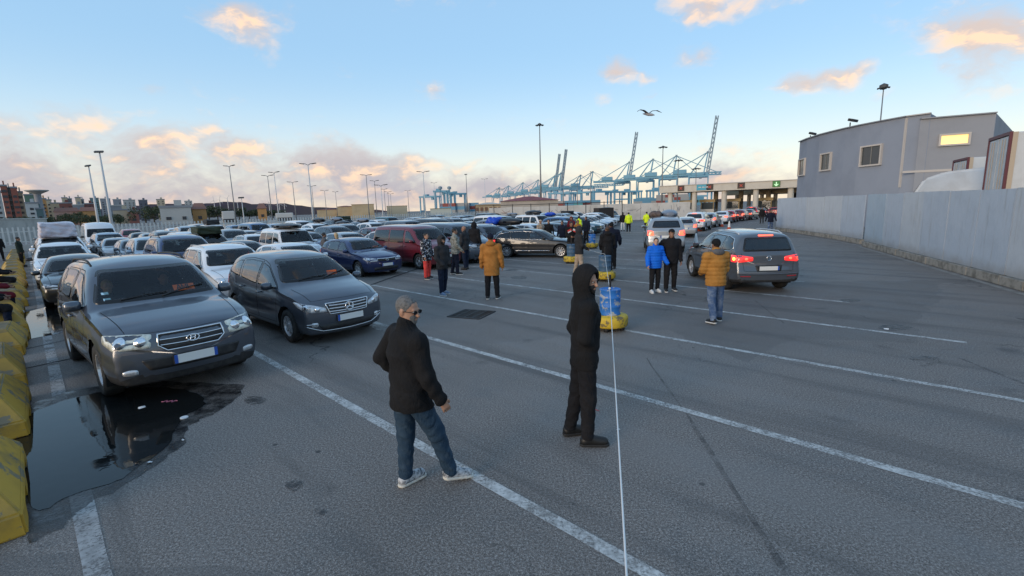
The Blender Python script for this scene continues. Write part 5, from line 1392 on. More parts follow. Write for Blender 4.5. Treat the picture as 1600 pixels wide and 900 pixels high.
# ---- the rest of the queue, lane by lane from the yellow blocks
ORD = ['first', 'second', 'third', 'fourth', 'fifth', 'sixth', 'seventh', 'eighth', 'ninth', 'tenth', 'eleventh', 'twelfth', 'thirteenth', 'fourteenth', 'fifteenth', 'sixteenth', 'seventeenth', 'eighteenth', 'nineteenth', 'twentieth', 'twenty-first']
def flabel(col, kind, lane, i): return f"{COLN.get(col, col)} {CAR_N[kind]}, {ORD[i]} car back in the {ORD[lane-1]} lane from the yellow blocks"
FIRST = {1: [('estate', 'beige', -15.9), ('saloon', 'black', -21.0), ('crossover', 'white', -26.6), ('suv', 'white', -32.2)],
         2: [('crossover', 'white', -16.3), ('suv', 'navy', -22.2), ('mpv', 'pale blue', -27.6), ('hatchback', 'steel', -32.6)],
         3: [('hatchback', 'white', -18.0), ('saloon', 'black', -23.6), ('mpv', 'steel', -29.2)],
         4: [('boxvan', 'white', -25.2)], 5: [('hatchback', 'silver', -24.6)], 6: [('minibus', 'steel', -18.8), ('saloon', 'white', -24.8)],
         7: [('crossover', 'slate', -19.3), ('estate', 'white', -25)], 8: [('hatchback', 'pale blue', -20.2), ('hatchback', 'white', -25.6)], 9: [('hatchback', 'white', -20.6)]}
FIELD = {}
rr = random.Random(4)
KINDS = ['hatchback']*5+['saloon']*3+['crossover']*5+['suv']*3+['mpv']*4+['estate']*3+['minibus']*2+['boxvan']
COLS = ['white']*11+['silver']*4+['grey']*4+['black']*4+['slate']*3+['steel']*3+['navy']*2+['blue']*2+['pale blue']*2+['maroon', 'red', 'beige', 'teal', 'graphite']
for lane in range(1, 22):
    o = 1.38+2.72*(lane-1)
    i = {1: 1, 2: 1, 4: 1, 5: 1}.get(lane, 0)
    front = -18.8 if o < 21 else -18.8-(o-21)*0.50
    s = front if lane > 2 else -15.6
    if lane in (4, 5): s = -24.6
    for (kd, cl, s_) in FIRST.get(lane, []):
        c = lane_car(kd, cl, s_, o+rr.uniform(-.12, .12)-(0 if lane > 1 else 0.35 if i > 1 else -0.28), flabel(cl, kd, lane, i), rr.uniform(-2, 2)); FIELD[lane, i] = c; i += 1; s = s_-5.6
    while s > -57.5:
        kd, cl = rr.choice(KINDS), rr.choice(COLS)
        if lane == 2 and i == 7: kd, cl = 'van', 'white'
        if rr.random() < 0.03: s -= rr.uniform(1, 4); 
        far = math.hypot(*LP(s, o)[:2]) > 36
        c = lane_car(kd, cl, s+rr.uniform(-.3, .3), o+rr.uniform(-.2, .2), flabel(cl, kd, lane, i), rr.uniform(-2.5, 2.5), lite=far)
        FIELD[lane, i] = c; i += 1; s -= rr.uniform(4.9, 5.4)+(0.9 if kd in ('van', 'minibus') else 0)
# ---- cars rolling towards the booths, brake lights on
BOOTH = [('suv', 'silver', 1042, 393, 'silver off-roader with a roof box, brake lights on, behind the couple'), ('hatchback', 'silver', 1069, 372, 'silver hatchback just ahead of the off-roader with the roof box'), ('crossover', 'white', 1083, 362, 'white car with a red flash, third back from the traffic cone'),
         ('hatchback', 'silver', 1103, 356, 'silver hatchback in the booth queue just left of the white saloon'), ('saloon', 'white', 1124, 350.5, 'white saloon with its boot towards us in the queue for the booths'), ('hatchback', 'red', 1136, 348, 'red hatchback with lamps lit right after the white saloon'), ('hatchback', 'maroon', 1150, 345.5, 'dark red hatchback in the queue below the booth canopy'),
         ('saloon', 'black', 1163, 344, 'black saloon with bright red lamps in the queue for the booths'), ('crossover', 'red', 1172, 341, 'red compact off-roader near the second booth'), ('estate', 'grey', 1186, 339, 'grey estate at the far end of the queue for the booths'), ('hatchback', 'red', 1208, 338, 'small red car at the far right below the canopy')]
for k, (kd, cl, x, y, lb) in enumerate(BOOTH):
    p = G(x, y); az = 22 if k < 2 else 32 if k < 6 else 40
    if k == 0: p = G(1040, 397); az = 14
    dvec = np.array([math.sin(rad(az)), math.cos(rad(az))]); c_ = p[:2]+dvec*2.2
    b = car(kd, cl, lb, (c_[0], c_[1], 0), rad(90-az), group='cars queued for the booths', lite=k > 3, lit=True)
    if k == 0: SILVER = b

def mid(a, b): return (np.array(a)+np.array(b))/2
walker, _ = person('person', 'grey-haired man in black jacket and jeans stepping over the white line in the foreground', G(649, 765), 52, 1.76, SKIN, C_BLACK, C_JEANS, SH_GREY, SOLE_D, 'jacket', hair=HAIR_G, hair_style='short', legs=((25, 8), (0, 3)), abd=4, arms=((6, 10, 20), (-22, 30, 62)), head=(-62, -8), bulk=1.14, vox=0.0095, glasses=True, beard=HAIR_G, hand_in=(False, True), elbow_out=(0, 30), lean=3)
hooded, _ = person('person', 'man in all black with his hood up beside the taut white cord', mid(G(906, 703), G(919, 673)), 84, 1.84, SKIN, C_BLACK, C_BLACK2, SH_BLACK, SOLE_B, 'hoodie', hood='up', legs=((2, 3), (-5, 6)), abd=3, arms=((-10, 6, 62), (-10, 6, 62)), elbow_out=(52, 52), hand_in=(True, True), head=(-44, -4), vox=0.0095, beard=HAIR_B, bulk=.98, lean=2)
GP = 'people standing about the lot'
V1, V2, V3 = .0155, .020, .028
person('person', 'man in an ochre quilted jacket and faded jeans walking behind the slate grey car', mid(G(1107, 498), G(1125, 508)), -8, 1.72, SKIN_D, C_OCHRE, C_JEANS2, SH_BLACK, SOLE_W, 'puffer', hood='down', hood_mat=C_GREY, hair=HAIR_B, hair_style='short', hat='beanie', hat_mat=C_BLACK, legs=((6, 4), (-10, 8)), abd=6, arms=((8, 7, 62), (8, 9, 62)), elbow_out=(24, 24), bulk=1.12, vox=V1, lean=4)
person('person', 'small woman in a bright blue padded jacket walking arm in arm', G(1023, 457), 172, 1.54, SKIN_L, C_BLUE, C_BLACK2, SH_WHITE, SOLE_W, 'puffer', hair=HAIR_BR, hair_style='bun', legs=((3, 3), (-4, 5)), arms=((4, 18, 25), (6, 18, 40)), bulk=1.05, vox=V1, fem=True, head=(-20, 0), hand_in=(False, True))
person('person', 'man in black with a cap and belly bag, arm round the blue jacket', G(1047, 455), 184, 1.76, SKIN_D, C_BLACK2, C_BLACK2, SH_BLACK, SOLE_W, 'jacket', hair=HAIR_B, hat='cap', hat_mat=C_BLACK, legs=((5, 4), (-5, 6)), arms=((-24, 40, 6), (0, 9, 10)), bulk=1.08, vox=V1, hand_in=(True, False), elbow_out=(-35, 0))
person('person', 'man in a tan hooded parka and dark beanie seen from behind', G(770, 467), 6, 1.80, SKIN, C_BROWN, C_BLACK2, SH_BLACK, SOLE_W, 'coat', hood='down', hair=HAIR_B, hat='beanie', hat_mat=C_NAVY, legs=((2, 2), (-2, 3)), arms=((2, 10, 12), (2, 10, 12)), bulk=1.1, vox=V1, hem=.66, hand_in=(False, True))
person('person', 'bearded man in a black jacket and hood with pale blue shoes', G(694, 461), 128, 1.72, SKIN, C_CHAR, C_DJEANS, SH_BLUE, SOLE_W, 'jacket', hood='up', legs=((4, 3), (-6, 5)), arms=((4, 8, 40), (4, 8, 40)), elbow_out=(30, 30), hand_in=(True, True), bulk=1.08, vox=V1, beard=HAIR_B, hat='cap', hat_mat=C_BLACK)
person('person', 'woman in a black and white patterned top and coral red trousers', G(669, 436), 122, 1.68, SKIN, C_FLORAL, C_RED, SH_BLACK, SOLE_W, 'coat', hair=HAIR_B, hair_style='bun', legs=((3, 3), (-3, 4)), arms=((2, 10, 20), (2, 10, 20)), bulk=1.05, vox=V1, fem=True, flare=.012, hem=.72)
person('person', 'man in a grey camouflage jacket and dark trousers turned to the right', G(713, 429), 74, 1.78, SKIN_D, C_CAMO, C_NAVY, SH_BLACK, SOLE_W, 'jacket', hair=HAIR_B, legs=((4, 3), (-6, 6)), arms=((10, 8, 30), (0, 8, 18)), bulk=1.12, vox=V1, head=(-10, 0))
person('person', 'bald man in a charcoal jacket standing behind the camouflage jacket', G(728, 421), -60, 1.80, SKIN_D, C_CHAR, C_DJEANS, SH_BLACK, SOLE_B, 'jacket', hair_style=None, legs=((3, 2), (-3, 4)), arms=((2, 8, 15), (2, 8, 15)), bulk=1.12, vox=V2)
person('person', 'tall person in a long black hooded coat by the blue grey minibus', G(743, 411), 30, 1.86, SKIN, C_BLACK2, C_BLACK2, SH_BLACK, SOLE_B, 'coat', hood='up', legs=((2, 2), (-2, 3)), arms=((2, 7, 20), (2, 7, 20)), bulk=1.05, vox=V2, hem=.62)
person('person', 'person in a dusty pink jacket among the cars behind the tan parka', G(757, 393), 120, 1.70, SKIN, C_PINKGREY, C_DJEANS, SH_BLACK, SOLE_W, 'jacket', hair=HAIR_B, vox=V2, legs=((2, 2), (-2, 3)), bulk=1.05)
person('person', 'person in a maroon jacket next to the dusty pink one', G(770, 391), 150, 1.62, SKIN, C_MAROON, C_BLACK2, SH_BLACK, SOLE_W, 'jacket', hair=HAIR_BR, hair_style='bun', vox=V2, fem=True, legs=((2, 2), (-2, 3)))
person('person', 'man with his dark hood up standing behind the black estate\'s roof', G(790, 386), 160, 1.88, SKIN, C_BLACK, C_BLACK2, SH_BLACK, SOLE_B, 'hoodie', hood='up', vox=V2, legs=((2, 2), (-2, 3)), bulk=1.1)
person('person', 'man in a beige cap and jacket behind the black estate\'s windscreen', G(845, 388), 140, 1.72, SKIN_D, C_BEIGE, C_DJEANS, SH_BLACK, SOLE_B, 'jacket', hair=HAIR_B, hat='cap', hat_mat=C_BEIGE, vox=V2, legs=((2, 2), (-2, 3)))
person('person', 'man in a black sweater right of the beige cap', G(858, 389), 200, 1.74, SKIN, C_BLACK, C_DJEANS, SH_BLACK, SOLE_B, 'sweater', hair=HAIR_B, vox=V2, legs=((2, 2), (-2, 3)), bulk=1.1)
person('person', 'dark-clad person at the nose of the black estate', G(879, 391), 210, 1.68, SKIN_D, C_NAVY, C_BLACK2, SH_BLACK, SOLE_B, 'jacket', hair=HAIR_B, vox=V2, legs=((2, 2), (-2, 3)), bulk=1.08)
pt, _ = person('person', 'man in a black, red and white track top looking at his hands', G(893, 404), 172, 1.76, SKIN_D, C_BLACK, C_CHAR, SH_BLACK, SOLE_W, 'jacket', hair=HAIR_B, vox=V1, legs=((2, 2), (-2, 3)), arms=((14, 8, 62), (14, 8, 62)), elbow_out=(32, 32), bulk=1.08, head=(0, -18))
for sx in (1, -1):
    m = MB(); m.box((sx*.13, .175, 1.36), (.20, .02, .10), M=Matrix.Rotation(sx*.45, 3, 'Y')); m.build('chest_panel', C_RED if sx > 0 else C_WHITE, pt)
    m = MB(); m.box((sx*.13, .178, 1.30), (.18, .02, .06), M=Matrix.Rotation(sx*.45, 3, 'Y')); m.build('chest_panel', C_WHITE if sx > 0 else C_RED, pt)
person('person', 'man in a dark hooded jacket and beige trousers beside the faded drum', G(905, 431), 80, 1.74, SKIN_D, C_CHAR, C_BEIGE, SH_BLACK, SOLE_B, 'jacket', hood='up', vox=V1, legs=((6, 4), (-6, 6)), arms=((8, 8, 50), (4, 8, 20)), bulk=1.1, elbow_out=(20, 0))
person('person', 'person in orange brown behind the dark hooded jacket', G(903, 388), 170, 1.66, SKIN_D, C_BROWN, C_BLACK2, SH_BLACK, SOLE_B, 'jacket', hair=HAIR_BR, hair_style='long', vox=V3, fem=True, legs=((2, 2), (-2, 3)))
person('person', 'person with a maroon hood among the group by the white car', G(893, 378), 190, 1.74, SKIN_D, C_MAROON, C_BLACK2, SH_BLACK, SOLE_B, 'hoodie', hood='up', vox=V3, legs=((2, 2), (-2, 3)))
person('person', 'person in a high-vis vest half hidden in the group by the drums', G(905, 375), 60, 1.76, SKIN_D, C_HIVIS, C_BLACK2, SH_BLACK, SOLE_B, 'jacket', hair=HAIR_B, vox=V3, legs=((2, 2), (-2, 3)))
person('person', 'dark-haired person in navy right of the high-vis vest', G(916, 381), 230, 1.80, SKIN_D, C_NAVY, C_BLACK2, SH_BLACK, SOLE_B, 'jacket', hair=HAIR_B, vox=V3, legs=((2, 2), (-2, 3)), bulk=1.1)
person('person', 'person in a long black coat with its back to us, nearer of two', G(949, 430), -4, 1.74, SKIN_D, C_BLACK2, C_BLACK2, SH_BLACK, SOLE_B, 'coat', hood='down', hair=HAIR_BR, hair_style='short', vox=V1, hem=.60, legs=((2, 2), (-3, 4)), arms=((6, 10, 40), (6, 10, 40)), elbow_out=(20, 20), hand_in=(True, True), bulk=1.05)
person('person', 'broad man in a navy coat just beyond the long black coat', G(955, 420), 4, 1.80, SKIN_D, C_NAVY, C_BLACK2, SH_BLACK, SOLE_B, 'puffer', hair=HAIR_B, hat='beanie', hat_mat=C_BLACK, vox=V2, legs=((2, 2), (-2, 3)), arms=((4, 18, 40), (4, 18, 40)), bulk=1.2)
person('person', 'man in a dark vest and light trousers walking beside the yellow vest', G(973, 361), 10, 1.78, SKIN_D, C_BLACK2, C_WHITE, SH_BLACK, SOLE_B, 'jacket', hair=HAIR_B, vox=V3, legs=((8, 4), (-8, 10)))
person('person', 'man in a yellow high-vis vest and black trousers walking away', G(982, 363), 8, 1.78, SKIN_D, C_HIVIS, C_BLACK2, SH_BLACK, SOLE_W, 'jacket', hair=HAIR_B, vox=V3, legs=((6, 4), (-6, 8)), bulk=1.12)
person('person', 'officer in a yellow high-vis jacket standing left of the silver off-roader', G(1010, 362), 40, 1.78, SKIN_D, C_HIVIS, C_CHAR, SH_BLACK, SOLE_B, 'jacket', hair=HAIR_B, vox=V3, legs=((3, 3), (-3, 4)), arms=((10, 20, 40), (10, 20, 40)), bulk=1.12)
person('person', 'man in a dark jacket and light jeans walking by the end of the metal fence', G(1203, 363), 200, 1.76, SKIN_D, C_NAVY, C_JEANS2, SH_BLACK, SOLE_W, 'jacket', hair=HAIR_B, vox=V3, legs=((10, 6), (-10, 12)), arms=((-14, 18, 12), (16, 20, 15)), bulk=1.1)
person('person', 'person in black standing at the near corner of the metal fence', G(1219, 352), 250, 1.80, SKIN_D, C_BLACK, C_BLACK2, SH_BLACK, SOLE_B, 'jacket', hair=HAIR_B, vox=V3, legs=((2, 2), (-2, 3)))
person('person', 'dark figure beside the last cars in the booth queue', G(1190, 349), 210, 1.74, SKIN_D, C_BLACK2, C_CHAR, SH_BLACK, SOLE_B, 'jacket', hair=HAIR_B, vox=V3, legs=((6, 4), (-6, 6)))
person('person', 'blonde woman in navy between the people carrier and the blue hatchback', G(531, 424), -30, 1.66, SKIN_L, C_NAVY, C_BLACK2, SH_BLACK, SOLE_B, 'jacket', hair=HAIR_Y, hair_style='long', vox=V2, fem=True, legs=((4, 3), (-4, 5)), lean=10)
person('person', 'dark-haired person in grey beside the blonde woman', G(511, 421), 60, 1.64, SKIN_D, C_GREY, C_BLACK2, SH_BLACK, SOLE_B, 'jacket', hair=HAIR_B, hair_style='short', vox=V2, legs=((2, 2), (-2, 3)))
person('person', 'figure in black standing by the far blocks at the left edge', LP(-47.5, -1.4), 130, 1.76, SKIN_D, C_BLACK, C_BLACK2, SH_BLACK, SOLE_B, 'jacket', hair=HAIR_B, vox=V3, legs=((2, 2), (-2, 3)))
person('person', 'figure in dark green beside the white car with the wrapped load', LP(-39.5, -.35), 60, 1.70, SKIN_D, cloth('dark_green', (0.02, 0.03, 0.025)), C_BLACK2, SH_BLACK, SOLE_B, 'jacket', hair=HAIR_B, vox=V3, legs=((2, 2), (-2, 3)))
SITP = dict(legs=((82, 84), (80, 80)), arms=((30, 10, 50), (30, 10, 50)), vox=V2, group='people sitting on the yellow blocks')
person('person', 'person in black seated on the yellow blocks, cut by the left edge', LP(-15.6, -.95), 45, 1.72, SKIN_D, C_BLACK, C_DJEANS, SH_BLACK, SOLE_W, 'jacket', hair=HAIR_B, z0=.10, **SITP)
person('person', 'person in maroon and navy seated on the yellow blocks', LP(-18.4, -.92), 40, 1.70, SKIN_D, C_MAROON, C_NAVY, SH_WHITE, SOLE_W, 'jacket', hood='up', z0=.10, **SITP)
person('person', 'person in a dark coat seated farther along the yellow blocks', LP(-23.5, -.95), 50, 1.72, SKIN_D, C_BLACK2, C_CHAR, SH_BLACK, SOLE_W, 'coat', hair=HAIR_B, z0=.10, **SITP)
# in the front car: a woman beside the driver
def in_car(root, x, y, z, **k):
    rz = root.rotation_euler.z; l = root.location
    k.setdefault('vox', V2)
    return person('person', k.pop('label'), (l.x+x*math.cos(rz)-y*math.sin(rz), l.y+x*math.sin(rz)+y*math.cos(rz)), 90-math.degrees(rz)-k.pop('turn', 0), z0=z, legs=((84, 80), (84, 80)), arms=((18, 8, 40), (18, 8, 40)), group='people inside the cars', **k)
in_car(sf, -.40, -.42, .16, label='fair-haired woman behind the windscreen of the front off-roader', height=1.68, skin=SKIN_L, top=C_CHAR, bottom=C_DJEANS, hair=HAIR_Y, hair_style='bun', fem=True, style='sweater', turn=0, vox=V1)
in_car(sf, -.45, .40, .16, label='dim driver in dark clothes at the wheel of the front off-roader', height=1.74, skin=SKIN_D, top=C_BLACK2, bottom=C_DJEANS, hair=HAIR_B, style='sweater')
# orange cards and stickers behind windscreens
def carpart(root, x, y, z, rz=0): return Matrix.Translation(root.location) @ Matrix.Rotation(root.rotation_euler.z, 4, 'Z') @ Matrix.Translation((x, y, z)) @ Matrix.Rotation(rz, 4, 'Z')
def card(root, x, y, z, label, text=True, w=.30, h=.15, tilt=.9):
    m = MB(); m.box((0, 0, h/2), (.004, w, h)); o = m.build('paper_card', ORANGE); tag(o, label, 'card', 'orange cards on dashboards')
    sc_ = root.scale[0]; o.matrix_world = carpart(root, x*sc_, y*sc_, z*root.scale[2]) @ Matrix.Rotation(-tilt*.45, 4, 'Y')
    if text:
        q = MB(); t_ = .0035; k = .5
        def st(a, b): q.bar((t_, a[0]*k, .02+a[1]*k), (t_, b[0]*k, .02+b[1]*k), .032*k, .004)
        for (a, b) in (((-.20, .0), (-.14, .2)), ((-.14, .2), (-.08, .0)), ((-.18, .07), (-.10, .07)), ((-.05, 0), (-.05, .2)), ((-.05, .2), (.01, .08)), ((.01, .08), (.07, .2)), ((.07, .2), (.07, 0)), ((.12, .2), (.12, 0)), ((.12, 0), (.20, 0))): st(a, b)
        q.build('lettering', FRIT, o)
card(sf, .80, .38, 1.19, 'orange card lettered AML behind the front off-roader\'s windscreen', True, .30, .125, 1.6)
card(bc, .98, .30, 1.13, 'small orange card on the people carrier\'s dashboard', False, .22, .10); card(foc, .74, .36, 1.04, 'orange card on the dark blue hatchback\'s dashboard', False, .26, .10)
for z in (1.20, 1.275):
    m = MB(); m.box((0, 0, 0), (.003, .085, .055)); o = m.build('sticker', pbr('sticker_pale_blue', (0.55, 0.72, 0.78), .5)); tag(o, f"pale blue sticker in the off-roader's windscreen corner, {'lower' if z < 1.25 else 'upper'} one", 'sticker', 'windscreen stickers'); o.matrix_world = carpart(sf, (.87-(z-1.2)*1.35)*1.03, -.62*1.03, z*1.10) @ Matrix.Rotation(-.98, 4, 'Y')

# ------------------------------------------------------------------ loads on car roofs
def load(root, kind, x, y, z, dims, mat, label, rz=0.0, name='roof_load', cat='roof load'):
    M_ = carpart(root, x, y, z, rz)
    if kind == 'box':
        L_, W_, H_ = dims; F_ = Field((-L_/2-.05, -W_/2-.05, -.05), (L_/2+.05, W_/2+.05, H_+.08), .03)
        F_.ell((0, 0, H_*.42), (L_*.52, W_*.55, H_*.62), 0); F_.ell((L_*.1, 0, H_*.45), (L_*.45, W_*.56, H_*.55), .05); F_.plane((0, 0, .02), (0, 0, -1), .02); F_.plane((-L_*.47, 0, 0), (-1, 0, 0), .04)
        me = F_.mesh(name, mat)
    elif kind == 'pack':
        L_, W_, H_ = dims; F_ = Field((-L_/2-.12, -W_/2-.12, -.02), (L_/2+.12, W_/2+.12, H_+.14), .028); F_.ell((0, 0, H_*.4), (L_*1.1, W_*1.1, H_*1.3), 0)
        for v in ((1, 0, .12), (-1, 0, .12), (0, 1, .10), (0, -1, .10)): F_.plane((v[0]*L_/2, v[1]*W_/2, 0), v, .06)
        F_.plane((0, 0, H_), (.03, 0, 1), .06); F_.plane((0, 0, .01), (0, 0, -1), .02)
        F_.warp(lambda X, Y, Z: .016*np.sin(X*9+Z*13+2*np.sin(Y*7))+.010*np.sin(Z*31+Y*6+X*4)); me = F_.mesh(name, mat)
    else:
        L_, W_, H_ = dims; F_ = Field((-L_/2-.1, -W_/2-.1, -.02), (L_/2+.1, W_/2+.1, H_+.12), .03); r_ = random.Random(label)
        for k in range(9): F_.ell((r_.uniform(-.32, .32)*L_, r_.uniform(-.3, .3)*W_, H_*r_.uniform(.35, .62)), (L_*r_.uniform(.16, .26), W_*r_.uniform(.2, .3), H_*r_.uniform(.32, .46)), .08)
        for k in range(7): cx, cy = r_.uniform(-.30, .30)*L_, r_.uniform(-.28, .28)*W_; F_.cone((cx-.15*L_, cy, H_*r_.uniform(.3, .7)), (cx+.15*L_, cy+.05, H_*r_.uniform(.3, .7)), H_*.32, H_*.30, .03)
        F_.cone((-.30*L_, -.24*W_, H_*.36), (.30*L_, -.24*W_, H_*.36), H_*.36, H_*.36, .05); F_.cone((-.30*L_, .24*W_, H_*.36), (.30*L_, .24*W_, H_*.36), H_*.36, H_*.36, .05); F_.plane((0, 0, .01), (0, 0, -1), .02)
        F_.warp(lambda X, Y, Z: .012*np.sin(X*17+Z*9)*np.sin(Y*14+Z*22)); me = F_.mesh(name, mat)
    o = mkobj(name, me); o.matrix_world = M_; tag(o, label, cat, 'loads on car roofs'); 
    for k in (-.28, .28):
        b = MB(); b.box((dims[0]*k, 0, .0), (.04, dims[1]*.95, .05)); b.build('roof_bar', BLACKP, o)
WRAP = pbr('wrapped_load_plastic', (0.52, 0.50, 0.55), .35, var=(3, .8, (0.34, 0.24, 0.24))); TARPB = pbr('tarp_blue', (0.008, 0.06, 0.45), .45); TARPG = pbr('tarp_green', (0.018, 0.028, 0.012), .7); TARPK = pbr('tarp_black', (0.012, 0.012, 0.014), .6); RBOX = pbr('roof_box_black', (0.020, 0.021, 0.024), .35); RBOXG = pbr('roof_box_grey', (0.16, 0.19, 0.24), .35); SACK = pbr('sacking_purple', (0.06, 0.035, 0.05), .8)
load(FIELD[1, 4], 'pack', -.4, 0, 1.76, (1.8, 1.35, .72), WRAP, 'bulky load wrapped in white plastic on the roof of the white off-roader')
load(FIELD[3, 2], 'pack', -.3, 0, 1.62, (1.6, 1.15, .40), TARPG, 'dark green bundle strapped on the people carrier\'s roof')
load(FIELD[4, 1], 'box', -.2, 0, 1.86, (2.4, .9, .20), RBOX, 'flat black roof rack load on the white boxy van')
def roofz(k): return {'hatchback': 1.50, 'saloon': 1.46, 'crossover': 1.72, 'suv': 1.75, 'mpv': 1.62, 'estate': 1.46, 'minibus': 1.92, 'boxvan': 1.86, 'van': 2.42}.get(k, 1.6)
rl = random.Random(21); used = 0; names = ['black roof box', 'grey roof box', 'black bundle', 'purple sack bundle', 'green bundle', 'blue bundle']
for key in sorted(FIELD):
    if key in ((1, 4), (3, 2), (4, 1)) or key[0] < 4 or (key[1] < 2 and key[0] < 8): continue
    if rl.random() > .13: continue
    c_ = FIELD[key]; lab = c_['label']; kd = [k for k, v in CAR_N.items() if (' '+v+',') in lab][0]
    q = rl.choice((0, 0, 0, 1, 2, 2, 3, 4, 5)); mt = (RBOX, RBOXG, TARPK, SACK, TARPG, TARPB)[q]
    load(c_, 'box' if q < 2 else 'pack' if q in (2, 4) else 'bundle', -.35, 0, roofz(kd), (1.9, .85, .36) if q < 2 else (1.5, 1.1, .42), mt, f"{names[q]} on the {ORD[key[1]]} car of the {ORD[key[0]-1]} lane from the blocks"); used += 1
load(FIELD[8, 0], 'box', -.2, .15, 1.52, (2.1, .8, .40), RBOX, 'long black roof box beside the blue tarpaulin bundle above the black estate'); load(FIELD[8, 0], 'bundle', -1.1, -.2, 1.52, (.95, .9, .5), TARPB, 'bright blue tarpaulin bundle on the roof above the black estate')
load(SILVER, 'box', -.3, -.28, 1.80, (1.9, .75, .36), RBOXG, 'grey roof box on the silver off-roader behind the couple'); load(SILVER, 'bundle', -.5, .42, 1.80, (1.2, .7, .32), pbr('luggage_brown', (0.12, 0.09, 0.08), .8, var=(9, .8)), 'brown luggage tied beside the grey roof box')

# ------------------------------------------------------------------ yellow concrete blocks
def chipped(name, col, under, scale=7.0, amt=0.5, rough=0.6, moss=None, extra_bump=None):
    "old paint flaking off"
    m = bpy.data.materials.new(name); m.use_nodes = True; t = m.node_tree; b = t.nodes['Principled BSDF']; q = NT(t)
    co = q.n('ShaderNodeTexCoord').outputs['Object']
    nz = q.noise(co, scale, 7, 0.66, 0.3); n2 = q.noise(co, scale*0.35, 5, 0.6)
    c = q.mix(q.math('MULTIPLY', q.mr(n2, 0.4, 0.75), 0.55), col, tuple(v*0.45 for v in col))
    c = q.mix(q.mr(nz, 0.66-0.2*amt, 0.70-0.2*amt), c, under)
    if moss: c = q.mix(q.math('MULTIPLY', q.mr(q.noise(q.vmath('ADD', co, (5, 2, 9)), 1.6, 5, 0.6), 0.50, 0.68), 0.6), c, moss)
    if moss:
        ge = q.n('ShaderNodeNewGeometry'); gs = q.n('ShaderNodeSeparateXYZ'); q.set(gs.inputs[0], ge.outputs['Normal'])
        c = q.mix(q.math('MULTIPLY', q.mr(gs.outputs[2], 0.55, 0.95), q.mr(n2, .25, .55, .35, .9)), c, moss)      # dirt and moss lie on the tops
    q.set(b.inputs['Base Color'], c); b.inputs['Roughness'].default_value = rough
    bp = q.n('ShaderNodeBump', i_Strength=0.25, i_Distance=0.006); q.set(bp.inputs['Height'], q.math('ADD', nz, q.math('MULTIPLY', q.noise(co, 60, 3), 0.4))); q.set(b.inputs['Normal'], bp)
    return m
BLOCKM = chipped('block_yellow_paint', (0.52, 0.31, 0.035), (0.19, 0.165, 0.11), 4.0, 0.50, 0.75, (0.10, 0.088, 0.055))
def block_mesh(L=1.80, H=.50, wb=.40, wt=.20):
    P = [(0, 0), (.32, 0), (.36, .13), (.72, .13), (.76, 0), (L-.76, 0), (L-.72, .13), (L-.36, .13), (L-.32, 0), (L, 0), (L, .20), (L-.26, H-.05), (L-.34, H), (.34, H), (.26, H-.05), (0, .20)]
    n = len(P); mb = MB(); yw = lambda z: wb if z <= .18 else wb+(wt-wb)*(z-.18)/(H-.18)
    vs = [(x-L/2, -yw(z), z) for x, z in P]+[(x-L/2, yw(z), z) for x, z in P]
    lowi = list(range(0, 11))+[15]; upi = [10, 11, 12, 13, 14, 15]
    fs = [tuple(lowi), tuple(upi), tuple(n+i for i in lowi[::-1]), tuple(n+i for i in upi[::-1])]+[(i, n+i, n+(i+1) % n, (i+1) % n) for i in range(n)]
    mb.add(vs, fs); me = mb.mesh('concrete_block', BLOCKM)
    bm = bmesh.new(); bm.from_mesh(me); bmesh.ops.recalc_face_normals(bm, faces=bm.faces)
    bmesh.ops.bevel(bm, geom=[e for e in bm.edges if e.calc_face_angle(0) > 0.4], offset=.018, segments=2, affect='EDGES')
    bm.to_mesh(me); bm.free(); return me
BM_ = block_mesh()
WH = ['nearest the camera', 'second from the camera', 'third from the camera', 'fourth from the camera', 'fifth from the camera', 'sixth from the camera', 'seventh from the camera', 'eighth from the camera', 'ninth from the camera', 'tenth from the camera']+[q+' from the camera' for q in ('eleventh', 'twelfth', 'thirteenth', 'fourteenth', 'fifteenth', 'sixteenth', 'seventeenth', 'eighteenth', 'nineteenth', 'twentieth')]
slotm = pbr('slot_black', (0.02, 0.018, 0.014), 0.9)
for i in range(20):
    s = -6.18-2.52*i+random.uniform(-.06, .06)
    lab = f"worn yellow concrete block in the row along the left edge, {WH[i]}"
    o = mkobj('concrete_block', BM_); o.location = tuple(LP(s, -.68+random.uniform(-.05, .05))); o.rotation_euler = (0, 0, LANE_RZ+rad(random.uniform(-3, 3)))
    tag(o, lab, 'concrete block', 'yellow concrete blocks along the left edge')
